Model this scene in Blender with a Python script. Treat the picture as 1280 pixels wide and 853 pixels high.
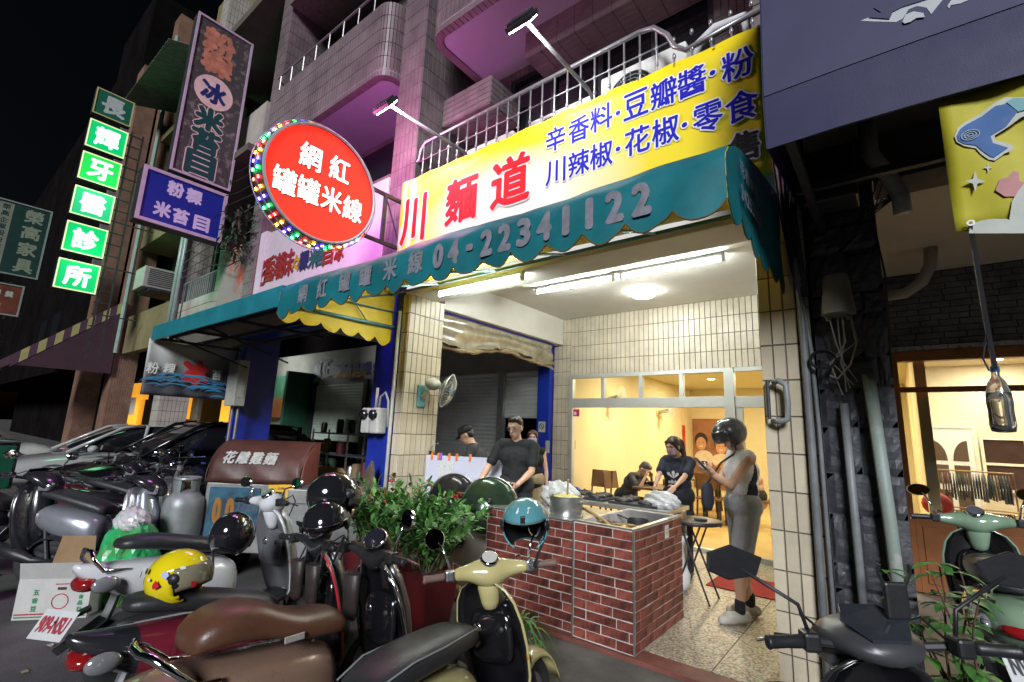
import bpy, bmesh, math, random
from math import sin, cos, pi, radians, sqrt, atan2, tan
from mathutils import Vector, Matrix, Euler, Quaternion
random.seed(7)
SC = bpy.context.scene
COL = SC.collection
for o in list(bpy.data.objects): bpy.data.objects.remove(o)

# ------------------------------------------------------------------ camera
FPX, CX, CY, CAMH = 600.0, 640.0, 426.5, 1.6
PITCH, ROLL, YAW = radians(10.74), radians(2.28), radians(38.72)
_fw = Vector((-sin(YAW)*cos(PITCH), cos(YAW)*cos(PITCH), sin(PITCH)))
_rt0 = Vector((cos(YAW), sin(YAW), 0)); _up0 = _rt0.cross(_fw)
_rt = cos(ROLL)*_rt0 + sin(ROLL)*_up0
_up = cos(ROLL)*_up0 - sin(ROLL)*_rt0
CAMP = Vector((0, 0, CAMH))
cam = bpy.data.cameras.new('camera'); camo = bpy.data.objects.new('camera', cam)
COL.objects.link(camo); SC.camera = camo
cam.sensor_fit = 'HORIZONTAL'; cam.sensor_width = 36.0; cam.lens = FPX/1280*36
cam.clip_start = 0.05; cam.clip_end = 600
_m = Matrix((_rt, _up, -_fw)).transposed().to_4x4(); _m.translation = CAMP
camo.matrix_world = _m
# ------------------------------------------------------------------ night sky, faint sky glow, exposure
W = bpy.data.worlds.new('World'); SC.world = W; W.use_nodes = True
_n = W.node_tree.nodes; _bg = _n['Background']
_sky = _n.new('ShaderNodeTexSky'); _sky.sky_type = 'NISHITA'; _sky.sun_disc = False
_sky.sun_elevation = radians(-5); _sky.sun_rotation = radians(200)
W.node_tree.links.new(_sky.outputs[0], _bg.inputs[0]); _bg.inputs[1].default_value = 0.10
_s = bpy.data.lights.new('sun', 'SUN'); _s.energy = 1.2; _s.angle = radians(16); _s.color = (0.92, 0.95, 1.0)
_so = bpy.data.objects.new('sun', _s); COL.objects.link(_so)
_so.rotation_euler = Vector((-0.42, 0.78, -0.42)).to_track_quat('-Z', 'Y').to_euler()
SC.view_settings.view_transform = 'Standard'; SC.view_settings.look = 'None'
SC.view_settings.exposure = 1.7; SC.view_settings.gamma = 1.0
SC.cycles.use_denoising = True
try: SC.cycles.denoiser = 'OPENIMAGEDENOISE'
except Exception: pass
SC.cycles.max_bounces = 6; SC.cycles.diffuse_bounces = 3; SC.cycles.glossy_bounces = 3
SC.cycles.transmission_bounces = 5; SC.cycles.transparent_max_bounces = 8
SC.cycles.sample_clamp_indirect = 4.0; SC.cycles.caustics_reflective = False; SC.cycles.caustics_refractive = False

# ------------------------------------------------------------------ photo pixel -> place helpers
def _dir(px, py): return (_rt*(px-CX) - _up*(py-CY) + _fw*FPX)
def ony(px, py, y): d = _dir(px, py); return CAMP + d*(y/d.y)
def onx(px, py, x): d = _dir(px, py); return CAMP + d*(x/d.x)
def onz(px, py, z): d = _dir(px, py); return CAMP + d*((z-CAMH)/d.z)
def at(px, py, dep): return CAMP + _dir(px, py)/FPX*dep
def V(*a): return Vector(a)

# ------------------------------------------------------------------ materials
MATS = {}
def mat(name, col, rough=0.6, metal=0.0, var=0.15, scale=6.0, bump=0.0, bscale=40.0, rnd=0.0, spec=0.5, coat=0.0, trans=0.0, alpha=1.0, col2=None, c2amt=0.5, sheen=0.0, ior=None, thr=None):
    if name in MATS: return MATS[name]
    m = bpy.data.materials.new(name); m.use_nodes = True; MATS[name] = m
    nt = m.node_tree; b = nt.nodes['Principled BSDF']; L = nt.links
    c = tuple(col)+(1.0,)
    b.inputs['Roughness'].default_value = rough; b.inputs['Metallic'].default_value = metal
    b.inputs['Specular IOR Level'].default_value = spec; b.inputs['Coat Weight'].default_value = coat
    b.inputs['Coat Roughness'].default_value = 0.06
    b.inputs['Transmission Weight'].default_value = trans; b.inputs['Alpha'].default_value = alpha
    if ior: b.inputs['IOR'].default_value = ior
    tc = nt.nodes.new('ShaderNodeTexCoord')
    nz = nt.nodes.new('ShaderNodeTexNoise'); nz.inputs['Scale'].default_value = scale; nz.inputs['Detail'].default_value = 7; nz.inputs['Roughness'].default_value = 0.65
    L.new(tc.outputs['Object'], nz.inputs['Vector'])
    ramp = nt.nodes.new('ShaderNodeValToRGB')
    if col2 is None:
        a = tuple(max(0, x*(1-var)) for x in col)+(1,); d = tuple(min(1, x*(1+var)) for x in col)+(1,)
        ramp.color_ramp.elements[0].position = 0.3; ramp.color_ramp.elements[1].position = 0.7
    else:
        a = c; d = tuple(col2)+(1,)
        t = c2amt if thr is None else thr
        ramp.color_ramp.elements[0].position = max(0, t-0.08); ramp.color_ramp.elements[1].position = min(1, t+0.08)
    ramp.color_ramp.elements[0].color = a; ramp.color_ramp.elements[1].color = d
    L.new(nz.outputs['Fac'], ramp.inputs[0])
    out = ramp.outputs[0]
    if rnd > 0:
        oi = nt.nodes.new('ShaderNodeObjectInfo'); mr = nt.nodes.new('ShaderNodeMapRange')
        mr.inputs[3].default_value = 1-rnd; mr.inputs[4].default_value = 1+rnd*0.6
        hs = nt.nodes.new('ShaderNodeHueSaturation')
        L.new(oi.outputs['Random'], mr.inputs[0]); L.new(mr.outputs[0], hs.inputs['Value']); L.new(out, hs.inputs['Color']); out = hs.outputs[0]
    L.new(out, b.inputs['Base Color'])
    # roughness breakup
    r2 = nt.nodes.new('ShaderNodeMapRange'); r2.inputs[3].default_value = max(0.02, rough*0.8); r2.inputs[4].default_value = min(1, rough*1.25)
    n2 = nt.nodes.new('ShaderNodeTexNoise'); n2.inputs['Scale'].default_value = scale*2.3; n2.inputs['Detail'].default_value = 5
    L.new(tc.outputs['Object'], n2.inputs['Vector']); L.new(n2.outputs['Fac'], r2.inputs[0]); L.new(r2.outputs[0], b.inputs['Roughness'])
    if bump > 0:
        n3 = nt.nodes.new('ShaderNodeTexNoise'); n3.inputs['Scale'].default_value = bscale; n3.inputs['Detail'].default_value = 6
        bp = nt.nodes.new('ShaderNodeBump'); bp.inputs['Strength'].default_value = bump; bp.inputs['Distance'].default_value = 0.01
        L.new(tc.outputs['Object'], n3.inputs['Vector']); L.new(n3.outputs['Fac'], bp.inputs['Height']); L.new(bp.outputs[0], b.inputs['Normal'])
    return m
def emit(name, col, strength, base=None):
    if name in MATS: return MATS[name]
    m = bpy.data.materials.new(name); m.use_nodes = True; MATS[name] = m
    b = m.node_tree.nodes['Principled BSDF']
    b.inputs['Base Color'].default_value = tuple(base or col)+(1,)
    b.inputs['Emission Color'].default_value = tuple(col)+(1,); b.inputs['Emission Strength'].default_value = strength
    b.inputs['Roughness'].default_value = 0.5
    return m

# ------------------------------------------------------------------ mesh builder
class MB:
    def __init__(s): s.v = []; s.f = []; s.mi = []
    def add(s, vs, fs, mi=0):
        n = len(s.v); s.v += [tuple(p) for p in vs]
        for f in fs: s.f.append(tuple(i+n for i in f)); s.mi.append(mi)
        return s
    def box(s, x0, x1, y0, y1, z0, z1, mi=0):
        x0, x1 = min(x0, x1), max(x0, x1); y0, y1 = min(y0, y1), max(y0, y1); z0, z1 = min(z0, z1), max(z0, z1)
        return s.add([(x0,y0,z0),(x1,y0,z0),(x1,y1,z0),(x0,y1,z0),(x0,y0,z1),(x1,y0,z1),(x1,y1,z1),(x0,y1,z1)],
              [(0,3,2,1),(4,5,6,7),(0,1,5,4),(1,2,6,5),(2,3,7,6),(3,0,4,7)], mi)
    def fbox(s, O, U, Vv, N, u0, u1, v0, v1, n0, n1, mi=0):
        P = lambda u, v, n: O+U*u+Vv*v+N*n
        vs = [P(u0,v0,n0),P(u1,v0,n0),P(u1,v1,n0),P(u0,v1,n0),P(u0,v0,n1),P(u1,v0,n1),P(u1,v1,n1),P(u0,v1,n1)]
        fs = [(0,3,2,1),(4,5,6,7),(0,1,5,4),(1,2,6,5),(2,3,7,6),(3,0,4,7)]
        if U.cross(Vv).dot(N) < 0: fs = [f[::-1] for f in fs]
        return s.add(vs, fs, mi)
    def tile(s, O, U, Vv, N, u0, u1, v0, v1, d, e=0.004, mi=0):     # chamfered tile face, open back
        P = lambda u, v, n: O+U*u+Vv*v+N*n
        vs = [P(u0,v0,0),P(u1,v0,0),P(u1,v1,0),P(u0,v1,0),P(u0+e,v0+e,d),P(u1-e,v0+e,d),P(u1-e,v1-e,d),P(u0+e,v1-e,d)]
        fs = [(4,5,6,7),(0,1,5,4),(1,2,6,5),(2,3,7,6),(3,0,4,7)]
        if U.cross(Vv).dot(N) < 0: fs = [f[::-1] for f in fs]
        return s.add(vs, fs, mi)
    def cyl(s, p0, p1, r0, r1=None, n=12, caps=True, mi=0):
        if r1 is None: r1 = r0
        p0, p1 = Vector(p0), Vector(p1); d = (p1-p0)
        if d.length < 1e-6: return s
        d.normalize(); a = d.orthogonal().normalized(); b = d.cross(a)
        vs = []
        for p, r in ((p0, r0), (p1, r1)):
            for i in range(n):
                t = 2*pi*i/n; vs.append(p+a*(r*cos(t))+b*(r*sin(t)))
        fs = [(i, (i+1) % n, n+(i+1) % n, n+i) for i in range(n)]
        if caps: fs += [tuple(range(n))[::-1], tuple(range(n, 2*n))]
        return s.add(vs, fs, mi)
    def tube(s, pts, r, n=8, mi=0, closed=False, caps=True):
        pts = [Vector(p) for p in pts]; m = len(pts)
        rs = r if isinstance(r, (list, tuple)) else [r]*m
        t0 = (pts[1]-pts[0]).normalized(); a = t0.orthogonal().normalized()
        rings = []; pt = t0
        for i in range(m):
            if closed: t = (pts[(i+1) % m]-pts[i-1]).normalized()
            elif i == 0: t = t0
            elif i == m-1: t = (pts[-1]-pts[-2]).normalized()
            else: t = ((pts[i+1]-pts[i]).normalized()+(pts[i]-pts[i-1]).normalized()).normalized()
            q = pt.rotation_difference(t); a = q @ a; pt = t
            a = (a-t*a.dot(t)).normalized(); b = t.cross(a)
            rings.append([pts[i]+a*(rs[i]*cos(2*pi*k/n))+b*(rs[i]*sin(2*pi*k/n)) for k in range(n)])
        return s.loft(rings, caps=caps and not closed, loop=closed, mi=mi)
    def loft(s, rings, caps=True, loop=False, mi=0):
        n = len(rings[0]); m = len(rings); vs = [p for r in rings for p in r]; fs = []
        for i in range(m if loop else m-1):
            j = (i+1) % m
            for k in range(n):
                l = (k+1) % n; fs.append((i*n+k, i*n+l, j*n+l, j*n+k))
        if caps and not loop: fs += [tuple(range(n))[::-1], tuple(range((m-1)*n, m*n))]
        return s.add(vs, fs, mi)
    def sheet(s, rows, mi=0, flip=False):
        n = len(rows[0]); m = len(rows); fs = []
        for i in range(m-1):
            for k in range(n-1):
                f = (i*n+k, i*n+k+1, (i+1)*n+k+1, (i+1)*n+k); fs.append(f[::-1] if flip else f)
        return s.add([p for r in rows for p in r], fs, mi)
    def lathe(s, prof, O=(0,0,0), axis=(0,0,1), n=20, mi=0, caps=False, x0=None):
        O = Vector(O); ax = Vector(axis).normalized(); a = ax.orthogonal().normalized() if x0 is None else Vector(x0); b = ax.cross(a)
        rings = [[O+ax*z+a*(r*cos(2*pi*k/n))+b*(r*sin(2*pi*k/n)) for k in range(n)] for r, z in prof]
        return s.loft(rings, caps=caps, mi=mi)
    def ell(s, c, r, nu=16, nv=10, M=None, mi=0, v0=0.0, v1=1.0):
        c = Vector(c); rx, ry, rz = (r if hasattr(r, '__len__') else (r, r, r)); rings = []
        for i in range(nv+1):
            th = pi*(v0+(v1-v0)*i/nv); ring = []
            for k in range(nu):
                ph = 2*pi*k/nu; p = Vector((rx*sin(th)*cos(ph), ry*sin(th)*sin(ph), -rz*cos(th)))
                if M is not None: p = M @ p
                ring.append(c+p)
            rings.append(ring)
        return s.loft(rings, caps=False, mi=mi)
    def prism(s, pts, ext, mi=0):
        pts = [Vector(p) for p in pts]; ext = Vector(ext); n = len(pts)
        nrm = Vector((0,0,0))
        for i in range(n): nrm += pts[i].cross(pts[(i+1) % n])
        if nrm.dot(ext) > 0: pts = pts[::-1]
        vs = pts+[p+ext for p in pts]
        fs = [tuple(range(n)), tuple(range(n, 2*n))[::-1]]+[(i, n+i, n+(i+1) % n, (i+1) % n) for i in range(n)]
        return s.add(vs, fs, mi)
    def mesh(s, name, mats, smooth=False):
        me = bpy.data.meshes.new(name); me.from_pydata(s.v, [], s.f); 
        for m in (mats if isinstance(mats, (list, tuple)) else [mats]): me.materials.append(m)
        me.polygons.foreach_set('material_index', s.mi)
        if smooth: me.polygons.foreach_set('use_smooth', [True]*len(s.f))
        me.update(); return me
    def build(s, name, mats, parent=None, smooth=False, bevel=0, sub=0, solid=0, local=False, auto=None):
        o = bpy.data.objects.new(name, s.mesh(name, mats, smooth or sub > 0)); COL.objects.link(o)
        if solid:
            md = o.modifiers.new('s', 'SOLIDIFY'); md.thickness = solid; md.offset = 0
        if bevel:
            md = o.modifiers.new('b', 'BEVEL'); md.width = bevel; md.segments = 2; md.limit_method = 'ANGLE'; md.angle_limit = radians(40)
        if sub:
            md = o.modifiers.new('u', 'SUBSURF'); md.levels = sub; md.render_levels = sub
        if smooth and auto:
            o.data.set_sharp_from_angle(angle=radians(auto))
        setpar(o, parent, local); return o
def setpar(o, parent, local=False):
    if parent is None: return
    o.parent = parent
    if not local:
        q = parent; M = Matrix.Identity(4)
        chain = []
        while q is not None: chain.append(q); q = q.parent
        for q in chain[::-1]: M = M @ q.matrix_parent_inverse @ q.matrix_basis
        o.matrix_parent_inverse = M.inverted()
def tag(o, label, cat=None, group=None, kind=None):
    o['label'] = label
    if cat: o['category'] = cat
    if group: o['group'] = group
    if kind: o['kind'] = kind
    return o
def thing(name, label, cat, loc=(0,0,0), rz=0, group=None, rot=None):
    o = bpy.data.objects.new(name, None); COL.objects.link(o); o.empty_display_size = 0.1
    o.location = loc; o.rotation_euler = rot or (0, 0, rz); tag(o, label, cat, group); return o
def piece(name, me, parent, M=None):
    o = bpy.data.objects.new(name, me); COL.objects.link(o)
    if M is not None: o.matrix_basis = M
    setpar(o, parent); return o

# ------------------------------------------------------------------ lettering from the built-in font
_GC = {}
def glyphs(txt, bold=0.0):
    key = (txt, bold)
    if key in _GC: return _GC[key]
    cu = bpy.data.curves.new('t', 'FONT'); cu.body = txt; cu.size = 1.0; cu.offset = bold; cu.resolution_u = 3; cu.fill_mode = 'FRONT'
    ob = bpy.data.objects.new('t', cu); COL.objects.link(ob)
    dg = bpy.context.evaluated_depsgraph_get(); me = bpy.data.meshes.new_from_object(ob.evaluated_get(dg))
    vs = [v.co.copy() for v in me.vertices]; fs = [tuple(p.vertices) for p in me.polygons]
    bpy.data.objects.remove(ob); bpy.data.curves.remove(cu); bpy.data.meshes.remove(me)
    if vs:
        x0 = min(v.x for v in vs); x1 = max(v.x for v in vs); y0 = min(v.y for v in vs); y1 = max(v.y for v in vs)
    else: x0 = y0 = 0; x1 = y1 = 1
    _GC[key] = (vs, fs, x0, x1, y0, y1); return _GC[key]
XA, YA, ZA = V(1,0,0), V(0,1,0), V(0,0,1)
def letters(mb, txt, O, U, Vv, N, w, h, bold=0.0, lift=0.004, mi=0, slant=0.0, fn=None):
    """fit txt into a w x h box centred on O in the plane U,V facing N; bold = stroke growth in metres"""
    vs, fs, x0, x1, y0, y1 = glyphs(txt); cx, cy = (x0+x1)/2, (y0+y1)/2
    w2 = max(0.001, w-2*bold) if w else None; h2 = max(0.001, h-2*bold) if h else None
    sx = w2/max(1e-6, x1-x0) if w2 else None; sy = h2/max(1e-6, y1-y0) if h2 else None
    sx = sx or sy; sy = sy or sx
    if U.cross(Vv).dot(N) < 0: fs = [f[::-1] for f in fs]
    offs = [(0, 0)] if bold <= 0 else [(bold*cos(2*pi*k/8), bold*sin(2*pi*k/8)) for k in range(8)]+[(0, 0)]
    for q, (du, dv) in enumerate(offs):
        out = []
        for v in vs:
            a = (v.x-cx)*sx+du; b = (v.y-cy)*sy+dv; a += b*slant
            out.append(fn(a, b, lift+q*0.0001) if fn else O+U*a+Vv*b+N*(lift+q*0.0001))
        mb.add(out, fs, mi)
def character(parent, ch, O, U, Vv, N, w, h, m, bold=0.0, halo=0.0, hm=None, lift=0.004, shadow=None, sm=None, slant=0.0, name='character'):
    mb = MB(); ms = [m]
    if shadow is not None: letters(mb, ch, O+shadow, U, Vv, N, w, h, bold, lift, mi=1, slant=slant); ms.append(sm); lift += 0.002
    if halo: letters(mb, ch, O, U, Vv, N, w+2*halo, h+2*halo, bold+halo, lift, mi=1, slant=slant); ms.append(hm); lift += 0.002
    letters(mb, ch, O, U, Vv, N, w, h, bold, lift, slant=slant)
    return mb.build(name, ms, parent)
def string(parent, txt, O, U, Vv, N, w, h, m, bold=0.0, lift=0.004, fill=0.86, **k):
    n = len(txt); cw = w/n
    for i, ch in enumerate(txt):
        if ch in ' ': continue
        q = {'-': (0.6,0.26), '·': (0.25,0.25), '・': (0.25,0.25), '1': (0.45,1)}.get(ch, (1,1))
        character(parent, ch, O+U*((i+0.5)*cw-w/2), U, Vv, N, cw*fill*q[0], h*q[1], m, bold, lift=lift, **k)

# palette
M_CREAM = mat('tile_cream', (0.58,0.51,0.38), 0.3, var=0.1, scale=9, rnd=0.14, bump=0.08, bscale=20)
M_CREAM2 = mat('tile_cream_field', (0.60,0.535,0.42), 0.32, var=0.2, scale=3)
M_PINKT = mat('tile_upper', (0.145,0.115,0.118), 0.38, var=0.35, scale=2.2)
M_GROUT = mat('grout', (0.13,0.11,0.09), 0.9, var=0.3, scale=10)
M_WHITEP = mat('white_paint', (0.74,0.72,0.66), 0.7, var=0.07, scale=1.6, bump=0.05, bscale=15)
M_BLUE = mat('blue_paint', (0.012,0.03,0.30), 0.45, var=0.25, scale=3, bump=0.1, bscale=12)
M_BLUEP = mat('blue_paint_bright', (0.01,0.035,0.42), 0.4, var=0.1, scale=3)
M_STEEL = mat('steel', (0.55,0.56,0.57), 0.28, metal=1.0, var=0.1, scale=8)
M_GALV = mat('galvanised', (0.36,0.37,0.38), 0.45, metal=0.85, var=0.2, scale=14)
M_CHROME = mat('chrome', (0.8,0.8,0.82), 0.07, metal=1.0, var=0.03)
M_BLACKP = mat('black_plastic', (0.018,0.018,0.02), 0.42, var=0.25, scale=20, bump=0.06, bscale=220)
M_BLACKG = mat('black_gloss', (0.008,0.008,0.010), 0.12, var=0.2, coat=0.6)
M_RUBBER = mat('rubber', (0.02,0.02,0.02), 0.85, var=0.3, scale=18, bump=0.2, bscale=60)
M_WHITEG = mat('white_gloss', (0.72,0.73,0.74), 0.15, var=0.05, scale=4, coat=0.5)
M_DARKIR = mat('dark_iron', (0.045,0.045,0.05), 0.55, metal=0.5, var=0.3, scale=9)
M_GLASSD = mat('dark_glass', (0.012,0.013,0.016), 0.06, var=0.2, scale=1.5, spec=0.8)
M_CONC = mat('concrete', (0.24,0.23,0.22), 0.85, var=0.25, scale=3, bump=0.3, bscale=60)
# ================================================================== SETTING
YF, YB, ZC, ZP = 3.62, 7.07, 3.6, 0.10
def asphalt():
    m = mat('asphalt', (0.075,0.072,0.070), 0.8, var=0.5, scale=1.3, bump=0.9, bscale=110)
    return m
def ground_piece(name, x0, x1, y0, y1, z0, z1, m, label, cat):
    o = MB().box(x0, x1, y0, y1, z0, z1).build(name, m); tag(o, label, cat, kind='structure'); return o
ground_piece('road', -150, 60, -60, 60, -0.4, 0.0, asphalt(), 'dark worn asphalt street surface in front of the shops', 'road')
M_APRON = mat('apron_concrete', (0.12,0.115,0.105), 0.75, var=0.45, scale=2.4, bump=0.35, bscale=35)
ground_piece('pavement_apron', -4.55, 1.6, 1.75, 3.42, -0.05, 0.07, M_APRON, 'stained grey concrete strip between street and shop porch', 'pavement')
ground_piece('threshold_strip', -4.5, -0.30, 3.424, 3.60, -0.05, 0.10, mat('red_strip', (0.20,0.07,0.055), 0.5, var=0.3, scale=6, bump=0.15), 'dull red painted strip along the porch edge', 'pavement')
# terrazzo porch slabs
def terrazzo():
    m = bpy.data.materials.new('pebble_terrazzo'); m.use_nodes = True; nt = m.node_tree; b = nt.nodes['Principled BSDF']; L = nt.links
    tc = nt.nodes.new('ShaderNodeTexCoord')
    vo = nt.nodes.new('ShaderNodeTexVoronoi'); vo.inputs['Scale'].default_value = 85
    L.new(tc.outputs['Object'], vo.inputs['Vector'])
    nz = nt.nodes.new('ShaderNodeTexNoise'); nz.inputs['Scale'].default_value = 52; nz.inputs['Detail'].default_value = 4
    L.new(tc.outputs['Object'], nz.inputs['Vector'])
    r = nt.nodes.new('ShaderNodeValToRGB'); e = r.color_ramp.elements
    e[0].position = 0.36; e[0].color = (0.20,0.13,0.06,1); e[1].position = 0.62; e[1].color = (0.66,0.58,0.42,1)
    x = e.new(0.5); x.color = (0.5,0.40,0.24,1)
    L.new(nz.outputs['Fac'], r.inputs[0])
    mx = nt.nodes.new('ShaderNodeMixRGB'); mx.blend_type = 'MULTIPLY'; mx.inputs[0].default_value = 0.45
    L.new(r.outputs[0], mx.inputs[1]); L.new(vo.outputs['Color'], mx.inputs[2])
    hs = nt.nodes.new('ShaderNodeHueSaturation'); hs.inputs['Saturation'].default_value = 0.75; hs.inputs['Value'].default_value = 1.15
    L.new(mx.outputs[0], hs.inputs['Color']); L.new(hs.outputs[0], b.inputs['Base Color'])
    b.inputs['Roughness'].default_value = 0.38
    bp = nt.nodes.new('ShaderNodeBump'); bp.inputs['Strength'].default_value = 0.25; bp.inputs['Distance'].default_value = 0.004
    L.new(vo.outputs['Distance'], bp.inputs['Height']); L.new(bp.outputs[0], b.inputs['Normal'])
    return m
M_TERR = terrazzo()
pf = MB().box(-4.5, -0.25, 3.604, YB+0.06, -0.05, 0.094).build('porch_floor', M_GROUT)
tag(pf, 'speckled beige terrazzo porch floor in front of the noodle shop', 'floor', kind='structure')
nx, ny = 5, 4; wx, wy = 4.25/nx, 3.44/ny
me = MB().box(0.004, wx-0.004, 0.004, wy-0.004, -0.004, 0.006).mesh('slab', M_TERR)
for i in range(nx):
    for j in range(ny): piece('slab', me, pf, Matrix.Translation((-4.5+i*wx, 3.606+j*wy, 0.095)))
M_ARC = mat('arcade_tile', (0.16,0.15,0.14), 0.5, var=0.35, scale=2.5, bump=0.1)
ground_piece('arcade_floor', -26, -4.505, 3.30, 12.0, -0.05, 0.09, M_ARC, 'dim grey arcade floor under the neighbouring buildings', 'floor')
ground_piece('side_porch_floor', -0.245, 6.0, 3.45, YB+0.06, -0.05, 0.09, M_ARC, 'grey porch floor before the clothes shop on the right', 'floor')

# ================================================================== NOODLE SHOP BUILDING
TP, TH, TG = 0.078, 0.240, 0.007
B = thing('tiled_building', 'cream tiled building with bright open porch and yellow banner', 'building', (-2.6, 5.0, 0.1))
# cores of the two front columns, each with single tiles
tile_me = {}
def tile_piece(w, h):
    k = (round(w,3), round(h,3))
    if k not in tile_me:
        tile_me[k] = MB().tile(V(0,0,0), XA, ZA, -YA, TG/2, w-TG/2, TG/2, h-TG/2, 0.009, 0.003).mesh('tile', M_CREAM)
    return tile_me[k]
def clad(parent, O, U, nu, nv, pu, pv):
    N = U.cross(ZA)
    Mr = Matrix((U, -N, ZA)).transposed().to_4x4()
    for i in range(nu):
        for j in range(nv):
            piece('tile', tile_piece(pu, pv), parent, Matrix.Translation(O+U*(i*pu)+ZA*(j*pv)) @ Mr)
rc = MB().box(-0.70+0.004, -0.39-0.004, YF+0.004, 4.19, 0.09, 3.2).build('column', M_GROUT, B)
clad(rc, V(-0.70,YF+0.004,0.09), XA, 4, 13, 0.0775, TH)
lc = MB().box(-4.63, -4.504, YF+0.004, 4.18, 0.09, 3.2).build('column', M_GROUT, B)
clad(lc, V(-4.632,YF+0.004,0.09), XA, 2, 13, 0.064, TH)
clad(lc, V(-4.504,YF,0.09), YA, 7, 13, 0.08, TH)
# front lintel, ceiling, side beam
MB().box(-4.63, -0.39, YF+0.02, 4.05, 3.2, 3.78).build('lintel', M_WHITEP, B, bevel=0.01)
MB().box(-4.63, -0.2, 4.05, YB+0.1, ZC, 3.78).build('ceiling', M_WHITEP, B)
MB().box(-4.75, -4.5, 4.182, YB-0.01, 3.14, 3.598).build('beam', M_WHITEP, B, bevel=0.008)
MB().box(-0.42, -0.28, 4.2, YB+0.1, 0.09, 3.598).build('side_wall', M_WHITEP, B)
# back wall with narrow tiles round the glass front
DX0, DX1, DZ = -4.35, -0.62, 2.6
bw = MB().box(-4.69, DX0, YB+0.004, YB+0.14, 0.09, 3.6).box(DX0, -0.42, YB+0.004, YB+0.14, DZ, 3.6).build('back_wall', M_GROUT, B)
tm = MB()
def tfield(mb, O, U, u0, u1, v0, v1, pu, pv, g=TG, d=0.007, Vd=None, N=None):
    Vd = Vd or ZA; N = N or U.cross(Vd)
    nu = max(1, round((u1-u0)/pu)); nv = max(1, round((v1-v0)/pv)); au = (u1-u0)/nu; av = (v1-v0)/nv
    for i in range(nu):
        for j in range(nv):
            mb.tile(O, U, Vd, N, u0+i*au+g/2, u0+(i+1)*au-g/2, v0+j*av+g/2, v0+(j+1)*av-g/2, d, 0.0025)
O = V(0, YB+0.004, 0)
tfield(tm, O, XA, DX0, -0.42, DZ, 3.6, TP, 0.25)
tfield(tm, O, XA, -4.69, DX0, 0.09, 3.6, TP, TH)
o = tm.build('wall_tiles', M_CREAM2, bw); o['kind'] = 'stuff'
# aluminium glass front
M_ALU = mat('aluminium', (0.60,0.62,0.60), 0.35, metal=0.35, var=0.06, scale=5)
M_GLASS = bpy.data.materials.new('clear_glass'); M_GLASS.use_nodes = True
_nt = M_GLASS.node_tree; _b = _nt.nodes['Principled BSDF']; _nt.nodes.remove(_b)
_t = _nt.nodes.new('ShaderNodeBsdfTransparent'); _g = _nt.nodes.new('ShaderNodeBsdfGlossy'); _g.inputs['Roughness'].default_value = 0.03
_mx = _nt.nodes.new('ShaderNodeMixShader'); _fr = _nt.nodes.new('ShaderNodeFresnel'); _fr.inputs[0].default_value = 1.45
_t.inputs[0].default_value = (0.93,0.95,0.94,1)
_nt.links.new(_fr.outputs[0], _mx.inputs[0]); _nt.links.new(_t.outputs[0], _mx.inputs[1]); _nt.links.new(_g.outputs[0], _mx.inputs[2])
_nt.links.new(_mx.outputs[0], _nt.nodes['Material Output'].inputs[0])
G = thing('glass_shopfront', 'aluminium framed glass shopfront with row of small transom panes', 'shopfront', (-2.6, YB, 0.1))
fr = MB()
y0, y1 = YB-0.03, YB+0.06
fr.box(DX0, DX0+0.07, y0, y1, 0.1, DZ); fr.box(-1.84, -1.71, y0-0.02, y1, 0.1, DZ); fr.box(DX0+0.07, -1.84, y0, y1, DZ-0.06, DZ)
fr.box(-1.71, -0.62, y0, y1, DZ-0.06, DZ); fr.box(DX0+0.07, -1.84, y0, y1, 2.05, 2.2); fr.box(-1.71, -0.62, y0, y1, 2.05, 2.2)
for x in (-3.72, -3.07, -2.44): fr.box(x-0.03, x+0.03, y0+0.005, y1-0.005, 2.2, DZ-0.06)
fr.box(DX0+0.07, -1.84, y0, y1, 0.1, 0.16); fr.box(-1.71, -1.62, y0+0.01, y1, 0.16, 2.05); fr.box(-1.71, -0.62, y0, y1, 0.1, 0.16)
fr.build('frame', M_ALU, G, bevel=0.004)
for a, b in ((DX0+0.07,-3.75),(-3.69,-3.10),(-3.04,-2.47),(-2.41,-1.84),(-1.71,-0.62)):
    MB().box(a, b, YB+0.01, YB+0.016, 2.2, DZ-0.06).build('transom_pane', M_GLASS, G)
MB().box(-1.62, -0.62, YB+0.01, YB+0.016, 0.16, 2.05).build('pane', M_GLASS, G)
MB().box(-1.74, -1.72, y0-0.06, y0-0.022, 1.0, 1.3).build('handle', M_STEEL, G)
# no-smoking style small pink sticker on the inner wall comes with the room below
# ------------------------------------------------------------------ dining room behind
RX0, RX1, RY1, RZ = -4.42, 0.2, 13.5, 2.95
M_YWALL = mat('yellow_wall', (0.72,0.62,0.38), 0.75, var=0.06, scale=1.2, bump=0.03)
M_RFLOOR = mat('room_floor', (0.50,0.34,0.12), 0.35, var=0.12, scale=3)
RM = thing('dining_room', 'warm yellow painted dining room seen through the shop glass', 'room', (-2.6, 9.5, 0.1))
MB().box(RX0-0.1, RX0, YB+0.14, RY1, 0.1, RZ).build('wall', M_YWALL, RM)
MB().box(RX0, RX1, RY1, RY1+0.1, 0.1, RZ).build('wall', M_YWALL, RM)
MB().box(RX1, RX1+0.1, YB+0.14, RY1, 0.1, RZ).build('wall', M_YWALL, RM)
MB().box(RX0, RX1, YB+0.14, RY1, 0.02, 0.12).build('floor', M_RFLOOR, RM)
MB().box(RX0, RX1, YB+0.14, RY1, RZ, RZ+0.1).build('ceiling', mat('room_ceiling', (0.75,0.68,0.5), 0.8, var=0.05), RM)
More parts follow.
